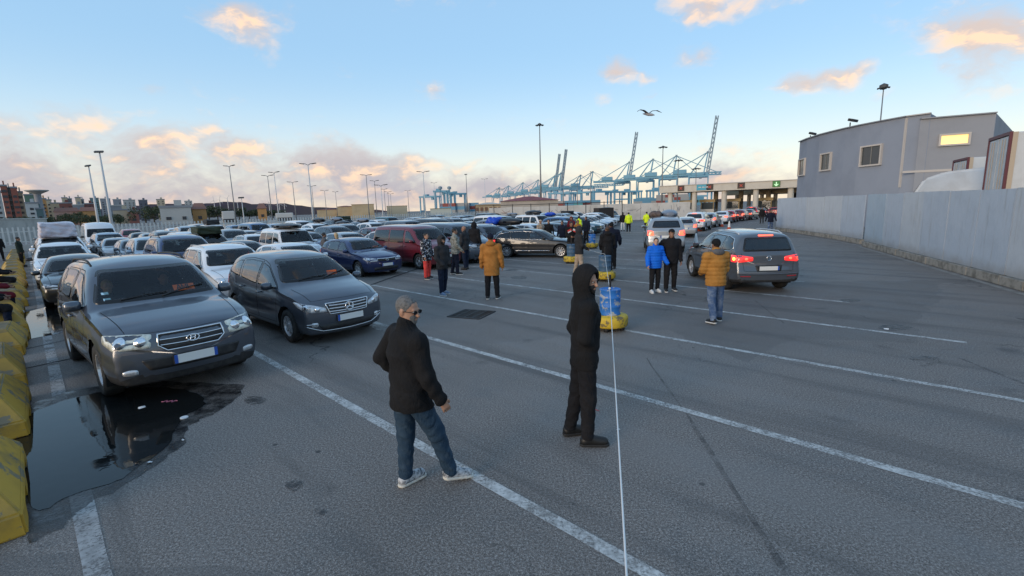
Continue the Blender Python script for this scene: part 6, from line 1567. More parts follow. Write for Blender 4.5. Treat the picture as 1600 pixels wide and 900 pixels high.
# ------------------------------------------------------------------ blue drums on yellow feet
DRUMB = chipped('drum_blue_paint', (0.020, 0.16, 0.50), (0.36, 0.37, 0.37), 6.0, 0.55, 0.55)
DRUMB2 = chipped('drum_faded_blue_paint', (0.055, 0.12, 0.20), (0.16, 0.18, 0.20), 6.0, 0.45, 0.6)
DRUMY = chipped('drum_yellow_paint', (0.62, 0.42, 0.03), (0.16, 0.12, 0.05), 5.0, 0.62, 0.65)
DARKM = pbr('dark_steel', (0.03, 0.03, 0.032), 0.5, 0.6)
def drum(pos, label, blue, rz=0.0):
    r = empty('drum_bollard', (pos[0], pos[1], 0), rz, label, 'bollard', 'blue drums on yellow bases')
    b = MB(); b.lathe([(0, .07), (.30, .07), (.345, .09), (.36, .12), (.36, .26), (.345, .295), (.30, .31), (.20, .312), (.20, .34)], n=36); b.build('base', DRUMY, r, smooth=True)
    for k in range(4):
        a = PI/4+k*PI/2; f = MB(); f.lathe([(0, 0), (.05, 0), (.055, .04), (.05, .09), (0, .09)], (.25*math.cos(a), .25*math.sin(a), 0), 10); f.build('foot', DARKM, r)
    c = MB(); c.lathe([(.205, .315), (.212, .33), (.205, .345), (.205, .48), (.212, .49), (.205, .50), (.205, .66), (.212, .67), (.205, .68), (.205, .81), (.214, .825), (.205, .84), (.19, .842), (.18, .825), (0, .822)], n=36); c.build('drum', blue, r, smooth=True)
    p = MB(); p.tube([(0, 0, .80), (0, 0, 1.12)], .022, 8); p.build('post', DARKM, r)
    return r
b1 = G(953, 514); b2 = G(945, 438); b3 = G(893, 411); b4 = G(925, 388); b5 = G(937, 361)
drum(b1, 'chipped bright blue drum on a yellow base just beside the hooded man', DRUMB, .3); drum(b2, 'faded blue drum on a yellow base beside the two dark coats', DRUMB2, .9)
drum(b3, 'faded blue drum on a yellow base at the black estate\'s front wheel', DRUMB2, 1.4); drum(b4, 'light blue drum on a yellow base behind the beige trousers', DRUMB, .2)
drum(b5, 'farthest blue drum on a yellow base below the white wall', DRUMB, .5)
# ------------------------------------------------------------------ white cord from drum to drum
CORD = pbr('white_cord', (0.72, 0.72, 0.70), 0.7)
e0 = G(980, 905, .86); dirc = unit(e0-np.array([b1[0], b1[1], .86])); e1 = e0+dirc*.85
def sag(a, b, d, n=14): return [tuple(np.array(a)*(1-t)+np.array(b)*t-np.array([0, 0, d*4*t*(1-t)])) for t in np.linspace(0, 1, n)]
tops = [(b3[0]+.20, b3[1]-.06, .86), (b2[0]-.02, b2[1]-.10, .90), (b1[0]-.03, b1[1]-.10, .86)]
pts = sag(tops[0], tops[1], .05)+sag(tops[1], tops[2], .04)[1:]+sag(tops[2], tuple(e1), .02)[1:]
cd = MB(); cd.tube(pts, .0055, 6); co_ = cd.build('cord', CORD, smooth=True); tag(co_, 'taut white cord tied from drum to drum and running towards the camera', 'cord')
q0 = np.array(pts[-6])
k2 = MB(); k2.lathe([(0, -.03), (.022, -.015), (.026, 0), (.022, .015), (0, .03)], tops[2], 8); k2.build('knot', CORD, co_)
drum(e1-np.array([0, 0, e1[2]])+np.array([.02, -.06, 0]), 'blue drum on a yellow base at the near end of the white cord', DRUMB, .1)
# ------------------------------------------------------------------ traffic cones
CONEO = pbr('cone_orange', (0.62, 0.08, 0.02), 0.5, var=(8, 0.5)); CONEW = pbr('cone_white_band', (0.75, 0.74, 0.72), 0.4)
def cone(pos, label):
    r = empty('traffic_cone', (pos[0], pos[1], 0), random.uniform(0, 1.5), label, 'traffic cone', 'orange and white traffic cones')
    b = MB(); b.box((0, 0, .025), (.42, .42, .05)); b.build('base', CONEO, r, bevel=.015)
    c = MB(); c.lathe([(.16, .05), (.145, .10), (.125, .24)], n=18); c.build('lower_cone', CONEO, r, smooth=True)
    w = MB(); w.lathe([(.128, .24), (.075, .58)], n=18); w.build('band', CONEW, r, smooth=True)
    t = MB(); t.lathe([(.075, .58), (.045, .76), (.03, .78), (0, .78)], n=18); t.build('tip', CONEO if random.random() < .3 else CONEW, r, smooth=True)
cone(G(1087, 386), 'nearest orange and white traffic cone, left of the slate grey off-roader'); cone(G(1128, 354), 'orange and white traffic cone in front of the white saloon in the booth queue'); cone(G(1091, 361), 'orange cone beside the white car in the booth queue')
cone(G(1076, 367), 'orange cone right beside the silver hatchback'); cone(G(1139, 359), 'small dark orange cone standing alone on the road right of the others')
# ------------------------------------------------------------------ things lying in the ground: grate, grooves, puddles, stains
def sheet(name, px, z, mat, jit=0.02, sub=5, kind='structure', world=None):
    P = [np.array(G(x, y)[:2]) for x, y in px] if world is None else [np.array(p) for p in world]
    out = []; n = len(P)
    for i in range(n):
        a, b, c, d = P[i-1], P[i], P[(i+1) % n], P[(i+2) % n]
        for k in range(sub):
            t = k/sub; q = 0.5*((2*b)+(-a+c)*t+(2*a-5*b+4*c-d)*t*t+(-a+3*b-3*c+d)*t**3)
            out.append(q+RNG.normal(0, jit, 2))
    r = delaunay_2d_cdt([Vector(p) for p in out], [(i, (i+1) % len(out)) for i in range(len(out))], [], 1, 1e-6)
    mb = MB(); mb.add([(p.x, p.y, z) for p in r[0]], [tuple(f) for f in r[2]])
    me = mb.mesh(name, mat); bm = bmesh.new(); bm.from_mesh(me)
    for f in bm.faces:
        if f.normal.z < 0: f.normal_flip()
    bm.to_mesh(me); bm.free()
    o = mkobj(name, me); tag(o, kind=kind); return o
def water_mat():
    m = bpy.data.materials.new('puddle_water'); m.use_nodes = True; t = m.node_tree; b = t.nodes['Principled BSDF']; q = NT(t)
    co = q.n('ShaderNodeTexCoord').outputs['Object']
    b.inputs['Base Color'].default_value = (0.010, 0.011, 0.011, 1); q.set(b.inputs['Roughness'], q.mr(q.noise(co, 3.0, 5, .6), .45, .8, .015, .16)); b.inputs['IOR'].default_value = 1.33
    b.inputs['Specular IOR Level'].default_value = 0.4
    bp = q.n('ShaderNodeBump', i_Strength=0.12, i_Distance=0.01); q.set(bp.inputs['Height'], q.noise(co, 6.0, 2)); q.set(b.inputs['Normal'], bp)
    return m
WATER = water_mat()
def wet_mat(name='wet_asphalt'):
    m = bpy.data.materials.new(name); m.use_nodes = True; t = m.node_tree; b = t.nodes['Principled BSDF']; q = NT(t)
    co = q.n('ShaderNodeTexCoord').outputs['Object']; nz = q.noise(co, 5.0, 6, 0.7)
    b.inputs['Base Color'].default_value = (0.014, 0.014, 0.015, 1); q.set(b.inputs['Roughness'], q.mr(nz, 0.3, 0.7, 0.15, 0.5))
    q.set(b.inputs['Alpha'], q.mr(nz, 0.30, 0.62, 0.95, 0.35))
    return m
WET = wet_mat()
STAIN = wet_mat('oil_stain'); q_ = NT(STAIN.node_tree); q_.set(STAIN.node_tree.nodes['Principled BSDF'].inputs['Alpha'], q_.mr(q_.noise(q_.n('ShaderNodeTexCoord').outputs['Object'], 9.0, 6, .75), .40, .62, .62, .05)); STAIN.node_tree.nodes['Principled BSDF'].inputs['Base Color'].default_value = (.03, .029, .029, 1)
sheet('wet_patch', [(18, 700), (28, 655), (60, 628), (140, 606), (225, 596), (330, 598), (378, 606), (352, 636), (300, 664), (288, 695), (235, 735), (150, 782), (95, 822), (40, 850), (30, 790)], .005, WET, .03)
sheet('puddle', [(26, 692), (36, 662), (68, 638), (150, 615), (225, 606), (300, 612), (318, 632), (282, 655), (265, 695), (215, 730), (185, 752), (110, 775), (60, 800), (42, 770)], .008, WATER, .012)
sheet('puddle', [(15, 533), (30, 510), (26, 494), (48, 486), (104, 474), (112, 488), (104, 516), (62, 527)], .007, WATER, .012)
for k, (x, y, w, h) in enumerate([(396, 626, 20, 7), (460, 759, 17, 9), (640, 491, 16, 4), (610, 512, 28, 8), (738, 492, 48, 13), (812, 434, 16, 3), (800, 422, 12, 2), (1395, 512, 28, 6), (1330, 470, 20, 3), (1440, 560, 22, 4), (500, 800, 14, 6)]):
    if k == 4: continue
    sheet('stain',  [(x+w*math.cos(a)*random.uniform(.7, 1.1), y+h*math.sin(a)*random.uniform(.7, 1.1)) for a in np.linspace(0, 2*PI, 9)[:-1]], .0055, STAIN, .01, 3)
# drain grate
gr = empty('drain_grate', tuple(G(737, 491)), LANE_RZ+rad(20), 'square black iron drain grate set in the asphalt behind the grey-haired man', 'drain grate')
f = MB(); w_ = .42
for (a, b) in (((-w_, -w_), (w_, -w_)), ((w_, -w_), (w_, w_)), ((w_, w_), (-w_, w_)), ((-w_, w_), (-w_, -w_))): f.bar((*a, .008), (*b, .008), .05, .016)
f.build('frame', DARKM, gr)
pit = MB(); pit.box((0, 0, .003), (.80, .80, .004)); pit.build('pit', slotm, gr)
for k in range(8):
    b = MB(); y = -.35+.10*k; b.box((0, y, .010), (.78, .035, .012)); b.build('slat', DARKM, gr)
for k in range(3):
    b = MB(); x = -.22+.22*k; b.box((x, 0, .0135), (.03, .78, .010)); b.build('slat', DARKM, gr)
# joints and grooves in the asphalt
GROOVE = pbr('groove_black', (0.012, 0.012, 0.012), 0.9)
def crack_mat():
    m = worn_paint('crack_sealer', (0.085, 0.08, 0.077)); MATS['crack_sealer'] = m; q = NT(m.node_tree); b = m.node_tree.nodes['Principled BSDF']
    co = q.n('ShaderNodeTexCoord').outputs['Object']; q.set(b.inputs['Alpha'], q.mr(q.noise(co, 4.0, 5, .7), .35, .7, .38, .0)); return m
def pxstrip(a, b, w, mat, z=.0045, name='groove'): strip(name, G(*a), G(*b), w, z, mat, .4, jit=.012)
pxstrip((560, 452), (655, 419), .10, GROOVE, .006); pxstrip((655, 419), (740, 398), .08, GROOVE, .006)
pxstrip((25, 579), (128, 557), .05, GROOVE); pxstrip((30, 548), (110, 530), .035, GROOVE); pxstrip((1075, 650), (1230, 900), .05, crack_mat(), .0035); pxstrip((1010, 560), (1075, 650), .02, MATS['crack_sealer'], .0035); pxstrip((690, 472), (745, 448), .03, MATS['crack_sealer'], .0035)
pxstrip((1180, 470), (1225, 505), .03, MATS['crack_sealer'], .0035); pxstrip((1500, 560), (1600, 600), .05, MATS['crack_sealer'], .0035)
# litter
LIT = pbr('litter_white', (0.65, 0.66, 0.66), 0.6)
def litter(x, y, w, label, kind='paper', z=.012):
    p = G(x, y); b = MB(); n = 9
    if kind == 'lid': b.lathe([(0, .004), (w*.8, .004), (w, .0), (w*1.02, .012), (w*.85, .016), (0, .014)], (p[0], p[1], z-.004), 16)
    else:
        vs = [(p[0], p[1], z+.015)]+[(p[0]+w*math.cos(2*PI*k/n)*random.uniform(.5, 1.1), p[1]+w*math.sin(2*PI*k/n)*random.uniform(.4, .8), z+random.uniform(-.008, .012)) for k in range(n)]
        b.add(vs, [(0, 1+k, 1+(k+1) % n) for k in range(n)])
    o = b.build('litter', LIT); tag(o, label, 'litter', 'litter on the asphalt')
litter(222, 638, .07, 'crumpled white paper scrap lying in the wet patch under the off-roader'); litter(288, 654, .045, 'round white plastic lid lying in the wet patch', 'lid'); litter(286, 689, .02, 'tiny white scrap at the edge of the puddle'); litter(234, 724, .03, 'small white scrap by the lower edge of the puddle')
litter(920, 692, .03, 'small white scrap beside the hooded man\'s shoe'); litter(966, 673, .025, 'small white scrap right of the white cord'); litter(1385, 515, .06, 'thin white scrap on the road beyond the lane lines')
rt = MB(); p = G(265, 628); rt.tube([(p[0]+.1*t, p[1]+.03*math.sin(9*t), .012) for t in np.linspace(-1, 1, 9)], .006, 5); o = rt.build('litter', pbr('pink_ribbon', (0.55, 0.16, 0.24), 0.6)); tag(o, 'curled pink ribbon lying in the wet patch', 'litter', 'litter on the asphalt')
rt = MB(); p = G(924, 641); rt.tube([(p[0]+.09*t, p[1]+.05*math.cos(3*t), .012) for t in np.linspace(-1, 1, 9)], .004, 5); o = rt.build('litter', pbr('red_thread', (0.40, 0.04, 0.05), 0.6)); tag(o, 'thin red thread on the asphalt behind the hooded man', 'litter', 'litter on the asphalt')

# ------------------------------------------------------------------ sheet-metal fence on a concrete kerb
KERB = pbr('old_concrete', (0.27, 0.255, 0.225), 0.9, var=(3.5, 0.8, (0.10, 0.095, 0.08)), bump=(18, 0.5))
def panel_mat(name, col):
    m = pbr(name, col, 0.42, 0.0, 0.15, 0.3, var=(1.6, 0.35, tuple(v*0.82 for v in col)), bump=(1.1, 0.25, 0.12)); t = m.node_tree; q = NT(t); b = t.nodes['Principled BSDF']; co = q.n('ShaderNodeTexCoord').outputs['Object']; sp = q.n('ShaderNodeSeparateXYZ'); q.set(sp.inputs[0], co)
    lk = b.inputs['Base Color'].links[0].from_socket; stk = q.mr(q.noise(q.vmath('MULTIPLY', co, (6.0, 6.0, 0.5)), 1.0, 5, .65), .52, .75)
    low = q.math('MULTIPLY', q.mr(q.math('ADD', sp.outputs[2], q.math('MULTIPLY', q.noise(co, 2.0, 4), .5)), .95, .45), .55)
    q.set(b.inputs['Base Color'], q.mix(q.math('MAXIMUM', q.math('MULTIPLY', stk, .35), low), lk, (0.20, 0.18, 0.15))); return m
PAN = [panel_mat('fence_panel_grey', (0.40, 0.46, 0.53)), panel_mat('fence_panel_blue_grey', (0.34, 0.43, 0.51)), panel_mat('fence_panel_pale', (0.45, 0.49, 0.53))]
fA = [G(1212, 360.0), G(1230, 362.3), G(1257, 366), G(1284, 370), G(1311, 374.5), G(1346, 381.5)]
lineA, lineB = G(1349, 384), G(1600, 454)
def on_lineB(px):
    "place on the near fence line at photograph column px"
    lo_, hi_ = 0.0, 1.6
    for _ in range(40):
        m = (lo_+hi_)/2; q = lineA+(lineB-lineA)*m
        if proj(q)[0] < px: lo_ = m
        else: hi_ = m
    return lineA+(lineB-lineA)*lo_
fB = [on_lineB(x) for x in (1349, 1361, 1377, 1403, 1433, 1471, 1515, 1567)]
stepv = unit(lineB-lineA)*2.2
fB += [fB[-1]+stepv*k for k in (1, 2, 3, 4)]
fence = empty('panel_fence', tuple(fB[0]), 0, 'tall grey-blue sheet metal fence curving along the road on the right', 'fence')
KH, FH = .26, 2.62
def fence_run(F, leans):
    for i in range(len(F)-1):
        a, b = F[i]-fB[0], F[i+1]-fB[0]; t = unit(b-a); nn = np.array([-t[1], t[0], 0]); nn = nn if nn@(-F[i]) > 0 else -nn
        dl = random.uniform(-.015, .02); dent = random.uniform(-.8, 1); tilt = random.uniform(-.012, .012)
        th = .03; a2, b2 = a+t*.012, b-t*.012
        n_ = 5; vs = []; fs = []
        for k in range(n_+1):
            for j in range(n_+1):
                p = a2+(b2-a2)*k/n_; z = KH+.01+(FH-KH+dl)*j/n_
                bulge = .007*math.sin(PI*k/n_)*math.sin(PI*j/n_)*dent
                if 0 < k < n_ and leans and i == 6 and j < 3: bulge += .0
                q = p+nn*(bulge+tilt*j/n_); vs.append((q[0], q[1], z))
        for k in range(n_):
            for j in range(n_): c = k*(n_+1)+j; fs.append((c, c+n_+1, c+n_+2, c+1))
        m0 = len(vs); vs += [(v[0]-nn[0]*th, v[1]-nn[1]*th, v[2]) for v in vs]
        fs += [tuple(m0+c for c in f[::-1]) for f in fs]
        ring = [k*(n_+1) for k in range(n_+1)]+[n_*(n_+1)+j for j in range(1, n_+1)]+[k*(n_+1)+n_ for k in range(n_-1, -1, -1)]+[j for j in range(n_-1, 0, -1)]
        fs += [(ring[k], ring[(k+1) % len(ring)], m0+ring[(k+1) % len(ring)], m0+ring[k]) for k in range(len(ring))]
        mb = MB(); mb.add(vs, fs); me = mb.mesh('panel', PAN[1] if leans and i in (0, 1) else PAN[2] if random.random() < .4 else PAN[0])
        mkobj('panel', me, None, fence, False)
        ps = MB(); c = a-nn*.06; ps.box((c[0], c[1], FH/2), (.06, .06, FH-.1)); ps.build('post', DARKM, fence)
fence_run(fA, False); fence_run(fB, True)
kb = []
for F in (fA, fB):
    for i in range(len(F)-1):
        a, b = F[i], F[i+1]; t = unit(b-a); nn = np.array([-t[1], t[0], 0]); nn = nn if nn@(-a) > 0 else -nn
        L_ = np.linalg.norm(b-a); n_ = max(1, int(L_/1.0))
        for k in range(n_):
            p, q = a+(b-a)*k/n_+t*.006, a+(b-a)*(k+1)/n_-t*.006; off = nn*(.10+random.uniform(-.012, .012)); bk = nn*-.14
            m = MB(); h_ = KH+random.uniform(-.012, .005)
            m.prism([tuple((p+off)[:2]), tuple((q+off)[:2]), tuple((q+bk)[:2]), tuple((p+bk)[:2])][::(1 if np.cross((q-p)[:2], bk[:2]-off[:2]) > 0 else -1)], 0, h_)
            kb.append(m)
kerb_root = empty('kerb', (0, 0, 0)); tag(kerb_root, kind='structure')
for m in kb: m.build('kerb_stone', KERB, kerb_root, bevel=.02)
strip('gutter_line', fB[0]+np.array([-.45, -.3, 0]), fB[-1]+np.array([-.45, -.3, 0]), .16, .004, pbr('gutter_concrete', (0.26, 0.25, 0.23), 0.9, var=(3, .6)), .8)
strip('gutter_line', fA[0]+np.array([-.5, -.25, 0]), fA[-1]+np.array([-.5, -.3, 0]), .16, .004, MATS['gutter_concrete'], .8)
strip('pavement', fA[1]+np.array([-1.9, 1.0, 0]), fA[0]+np.array([-1.0, 7, 0]), 2.4, .006, pbr('pavement_concrete', (0.24, 0.235, 0.22), 0.9, var=(3, .6)), .8)
# ------------------------------------------------------------------ grey rendered building with a curved front
RENDERM = pbr('grey_render', (0.245, 0.275, 0.33), 0.85, var=(0.35, 0.45, (0.185, 0.21, 0.255)), bump=(30, 0.2))
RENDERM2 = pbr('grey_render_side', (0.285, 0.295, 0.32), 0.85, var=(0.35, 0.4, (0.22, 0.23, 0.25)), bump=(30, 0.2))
TRIMP = pbr('pale_trim', (0.50, 0.46, 0.42), 0.8); WGLASS = pbr('window_glass', (0.05, 0.06, 0.065), 0.05, 0.0, spec=0.9)
HB = 8.5
cur = [G(x, y, HB)[:2] for x, y in ((1250, 222), (1262, 217), (1281, 210.8), (1300, 206), (1322, 200.8), (1344, 196), (1379, 189.3), (1417, 182.5))]
endc = G(1455, 177.5, HB)[:2]
b0 = cur[-1]
bld = empty('office_building', (b0[0], b0[1], 0), 0, 'two-storey grey rendered building with a curved front behind the metal fence', 'building')
def rel(p): return (p[0]-b0[0], p[1]-b0[1])
back = np.array([14.0, 12.0])
m = MB(); poly = [rel(p) for p in cur]+[rel(endc)]+[rel(endc+back*.7), rel(cur[0]+back*.7)]
if poly_area(poly) < 0: poly = poly[::-1]
m.prism(poly, 0, HB); m.build('wall', RENDERM, bld)
c1, c2 = G(1457, 185, 8.15)[:2], G(1557, 176.8, 8.15)[:2]; c1 = c1-unit(c2-c1)*.7
m = MB(); poly = [rel(c1), rel(c2), rel(c2+back*1.1), rel(c1+back*1.1)]
if poly_area(poly) < 0: poly = poly[::-1]
m.prism(poly, 0, 8.15); m.build('wall', RENDERM2, bld)
for (P_, zt) in ((cur+[endc], HB), ([c1, c2], 8.15)):
    m = MB()
    for a, b in zip(P_[:-1], P_[1:]): m.bar((*rel(a), zt+.04), (*rel(b), zt+.04), .35, .08)
    m.build('coping', pbr('coping_metal', (0.30, 0.30, 0.31), 0.5, 0.4), bld)
def on_wall(px, py, A, B):
    d = ray(px, py); A, B = np.array(A), np.array(B); t = B-A; n2 = np.array([-t[1], t[0]])
    k = (A@n2)/(d[:2]@n2); return np.array([d[0]*k, d[1]*k, CAM_H+d[2]*k])
def window(px0, px1, py0, py1, A, B, lit=False, par=bld, mull=1):  # lit: pane emits a warm glow in place of a sky reflection
    p = on_wall((px0+px1)/2, (py0+py1)/2, A, B); l = on_wall(px0, (py0+py1)/2, A, B); r = on_wall(px1, (py0+py1)/2, A, B)
    zt, zb = on_wall((px0+px1)/2, py0, A, B)[2], on_wall((px0+px1)/2, py1, A, B)[2]
    t = unit(np.array([r[0]-l[0], r[1]-l[1], 0])); nn = np.array([t[1], -t[0], 0]); nn = nn if nn@(-p) > 0 else -nn; w = np.linalg.norm((r-l)[:2]); h = zt-zb; c = np.array([*rel(p[:2]), (zt+zb)/2])
    fr = MB(); rz = math.atan2(t[1], t[0])
    for sgn in (-1, 1):
        q = c+t*sgn*(w/2+.06)+nn*.05; fr.box(q, (.12, .24, h+.24), rz)
        q = c+np.array([0, 0, sgn*(h/2+.06)])+nn*.05; fr.box(q, (w, .24, .12), rz)
    wo = fr.build('window', TRIMP, par)
    gmat = WGLASS if not lit else pbr('sky_reflection_glow', (0.8, 0.6, 0.3), 0.3, emis=(1.0, 0.66, 0.22), emis_s=0.75)  # reflected yellow sky put into the pane as colour and emission, no lamp inside
    gl = MB(); q = c+nn*.012; gl.box(q, (w, .02, h), rz); gl.build('pane', gmat, wo)
    for k in range(mull):
        q = c+t*(w*((k+1)/(mull+1)-.5))+nn*.03; mm = MB(); mm.box(q, (.06, .04, h), rz); mm.build('mullion', pbr('window_frame_grey', (0.22, 0.21, 0.19), 0.5), wo)
window(1284, 1298, 241, 265, cur[2], cur[3]); window(1347, 1376, 229, 257, cur[5], cur[6]); window(1249.5, 1258, 250, 273, cur[0], cur[1]); window(1469, 1512, 211, 225, c1, c2, True, mull=0)
m = MB(); a = on_wall(1418, 181, cur[-1], endc); 
for (x0, y0, x1, y1) in ((1419, 183, 1406, 268),): 
    p, q = on_wall(x0, y0, cur[-2], cur[-1]), on_wall(x1, y1, cur[-2], cur[-1])
    m.bar((*rel(cur[-1]), 8.4), (*rel(cur[-1]), 3.2), .13, .13)
m.build('corner_strip', TRIMP, bld)
m = MB(); p, q = on_wall(1410, 269, c1, c2), on_wall(1500, 262, c1, c2); m.bar((*rel(p[:2]), p[2]), (*rel(q[:2]), p[2]), .05, .16); m.build('ledge', TRIMP, bld)
for (x, y) in ((1266, 212), (1328, 193)):
    p = G(x, y+5, HB+.1); fl = empty('floodlight', (p[0], p[1], HB), rad(30), f"dark floodlight on the roof edge of the grey building, {'left' if x < 1300 else 'right'} one of two", 'floodlight', 'roof floodlights')
    q = MB(); q.tube([(0, 0, 0), (0, 0, .45)], .05, 6); q.build('bracket', DARKM, fl); q = MB(); q.box((0, -.2, .6), (.8 if x > 1300 else .6, .5, .22), M=Matrix.Rotation(.35, 3, 'X')); q.build('lamp_head', DARKM, fl, bevel=.04)
# ------------------------------------------------------------------ lorries parked behind the fence
TRW = pbr('trailer_white', (0.52, 0.54, 0.55), 0.4, var=(1.2, .4, (0.36, 0.36, 0.35))); TRR = pbr('trailer_frame_dark_red', (0.10, 0.02, 0.03), 0.5); TRS = pbr('trailer_corner_post', (0.42, 0.34, 0.25), 0.5)
def trailer(pb, az, ht, label):
    "pb is the near rear corner, az the compass direction the long side runs"
    lng = np.array([math.sin(rad(az)), math.cos(rad(az))]); sy = 1
    r = empty('lorry_trailer', (pb[0], pb[1], 0), math.atan2(lng[1], lng[0]), label, 'lorry', 'lorries behind the fence')
    m = MB(); m.box((4.0, sy*1.25, (ht+1.0)/2), (8.0, 2.5, ht-1.0)); m.build('box_body', TRW, r, bevel=.04)
    m = MB(); m.box((4.0, sy*1.25, .85), (7.6, 1.2, .28)); m.build('chassis', DARKM, r)
    for k in range(2):
        d = MB(); d.box((-.035, sy*(.63+1.24*k), (ht+1.05)/2), (.05, 1.12, ht-1.3)); dd = d.build('door', TRW, r)
        for yy in (.3, .6):
            h = MB(); h.tube([(-.08, sy*(.33+yy+1.24*k-.15), 1.2), (-.08, sy*(.33+yy+1.24*k-.15), ht-.2)], .011, 6); h.build('lock_rod', TRS, dd)
    m = MB()
    for yy in (.03, 2.47): m.box((-.05, sy*yy, (ht+1.0)/2), (.10, .09, ht-.95))
    m.box((-.05, sy*1.25, ht-.03), (.10, 2.34, .12)); m.box((-.05, sy*1.25, 1.03), (.10, 2.34, .12)); m.build('door_frame', TRR, r)
    m = MB(); m.box((.06, -sy*.012, (ht+1.0)/2), (.14, .05, ht-1.0)); m.build('corner_post', TRS, r)
    for x in (1.6, 2.9, 4.2):
        for yy in (.25, 2.25):
            w = MB(); w.lathe([(0, -.14), (.48, -.14), (.5, 0), (.48, .14), (0, .14)], (x, sy*yy, .5), 18, axis='y'); w.build('wheel', RUBBER, r)
trailer(G(1516, 246, 4.35), 120, 4.35, 'white refrigerated lorry trailer behind the fence, the farther of two'); trailer(G(1584, 206, 4.75), 122, 4.75, 'white refrigerated lorry trailer cut by the right edge of the photo')
p = D(1427, 290, 32); r = empty('lorry_cab', (p[0]+.743*1.15, p[1]-.669*1.15, 0), rad(138), 'white lorry roof showing above the fence left of the trailers', 'lorry', 'lorries behind the fence')
m = MB(); vs = []
for (x, z, w) in ((1.1, 1.0, 1.05), (1.15, 2.5, 1.08), (.75, 3.3, 1.0), (.0, 3.6, .98), (-2.0, 3.75, 1.0), (-4.0, 3.78, 1.02), (-4.05, 1.0, 1.05)): vs += [(x, -w, z), (x, w, z)]
n = 7; m.add(vs, [(2*i, 2*i+1, 2*((i+1) % n)+1, 2*((i+1) % n)) for i in range(n)]+[tuple(2*i for i in range(n-1, -1, -1)), tuple(2*i+1 for i in range(n))]); 
me = m.mesh('cab_body', TRW); bm = bmesh.new(); bm.from_mesh(me); bmesh.ops.recalc_face_normals(bm, faces=bm.faces); bmesh.ops.bevel(bm, geom=list(bm.edges), offset=.12, segments=3, affect='EDGES'); bm.to_mesh(me); bm.free(); mkobj('cab_body', me, None, r, True)
m = MB(); m.add([(1.18, -.92, 2.5), (1.18, .92, 2.5), (.86, .86, 3.1), (.86, -.86, 3.1)], [(0, 1, 2, 3)]); m.build('windscreen', WGLASS, r)
m = MB(); m.box((-1.4, 0, .75), (4.8, 1.6, .5)); m.build('chassis', DARKM, r)
for x in (.2, -3):
    for yy in (-.95, .95): w = MB(); w.lathe([(0, -.14), (.48, -.14), (.5, 0), (.48, .14), (0, .14)], (x, yy, .5), 18, axis='y'); w.build('wheel', RUBBER, r)

# ------------------------------------------------------------------ booth canopy
CONC = pbr('pale_concrete', (0.54, 0.50, 0.43), 0.8, var=(0.6, 0.4, (0.40, 0.36, 0.30))); CONC_B = pbr('beige_concrete', (0.36, 0.29, 0.19), 0.8, var=(0.6, 0.4)); BOOTHW = pbr('booth_panel', (0.30, 0.22, 0.10), 0.6); PALEW = pbr('booth_white', (0.55, 0.55, 0.53), 0.6)
ZC = 5.7
ca, cb = G(1030, 291.5, ZC), G(1262, 280, ZC)
can = empty('booth_canopy', (ca[0], ca[1], 0), math.atan2(cb[1]-ca[1], cb[0]-ca[0]), 'long pale concrete canopy on columns over the control booths', 'canopy')
CL = float(np.linalg.norm(cb[:2]-ca[:2])); cdir = unit((cb-ca)[:2])
def along(px): 
    "distance along the canopy front seen at photograph column px"
    lo_, hi_ = -20, CL+20
    for _ in range(40):
        m_ = (lo_+hi_)/2
        if proj((ca[0]+cdir[0]*m_, ca[1]+cdir[1]*m_, 5))[0] < px: lo_ = m_
        else: hi_ = m_
    return lo_
nback = 1
m = MB(); m.box((CL/2, 5.0, ZC-.62), (CL, 10, 1.24)); m.build('fascia', CONC, can, bevel=.05)
m = MB(); m.box((CL/2, 5.0, ZC+.05), (CL+.3, 10.3, .10)); m.build('roof_edge', pbr('roof_edge_pale', (0.48, 0.46, 0.43), .7), can)
for px in (1046, 1084, 1131, 1181, 1236):
    x = along(px); m = MB(); m.lathe([(.45, 0), (.45, ZC-1.24)], (x, .9, 0), 20); m.build('column', CONC, can, smooth=True)
for px in (1069, 1108, 1150, 1196):
    x = along(px); m = MB(); m.lathe([(.42, 0), (.42, ZC-1.24)], (x, 7.5, 0), 20); m.build('column', CONC_B, can, smooth=True)
for px, kind in ((1064, 'red'), (1099, 'blue'), (1109, 'red'), (1158, 'red'), (1213, 'green')):
    x = along(px); w_ = 1.15 if kind != 'blue' else 2.3
    sg_ = MB(); sg_.box((x, -.06, ZC-.52), (w_, .10, 1.0)); so = sg_.build('sign', pbr('sign_back', (0.05, 0.03, 0.025), .6) if kind != 'blue' else pbr('sign_blue', (0.03, 0.30, 0.42), .5), can)
    f_ = MB()
    if kind == 'red':
        for a in (PI/4, -PI/4):
            c, s_ = math.cos(a)*.3, math.sin(a)*.3; f_.bar((x-c, -.125, ZC-.52-s_), (x+c, -.125, ZC-.52+s_), .03, .10)
        f_.build('cross', pbr('sign_red', (0.30, 0.03, 0.02), .5, emis=(.6, .06, .04), emis_s=.25), so)
    elif kind == 'green':
        bgp = MB(); bgp.box((x, -.115, ZC-.52), (w_*.94, .02, .94)); bgp.build('green_panel', pbr('sign_green', (0.03, 0.20, 0.04), .5), so)
        f_.bar((x, -.14, ZC-.2), (x, -.14, ZC-.75), .03, .16); f_.bar((x-.28, -.14, ZC-.55), (x, -.14, ZC-.85), .03, .14); f_.bar((x+.28, -.14, ZC-.55), (x, -.14, ZC-.85), .03, .14)
        f_.build('arrow', pbr('sign_arrow', (0.55, 0.75, 0.55), .5, emis=(.4, .9, .4), emis_s=.4), so)
    else:
        for k in range(3): f_.box((x-.6+.6*k, -.125, ZC-.50), (.45, .03, .16))
        f_.build('lettering', PALEW, so)
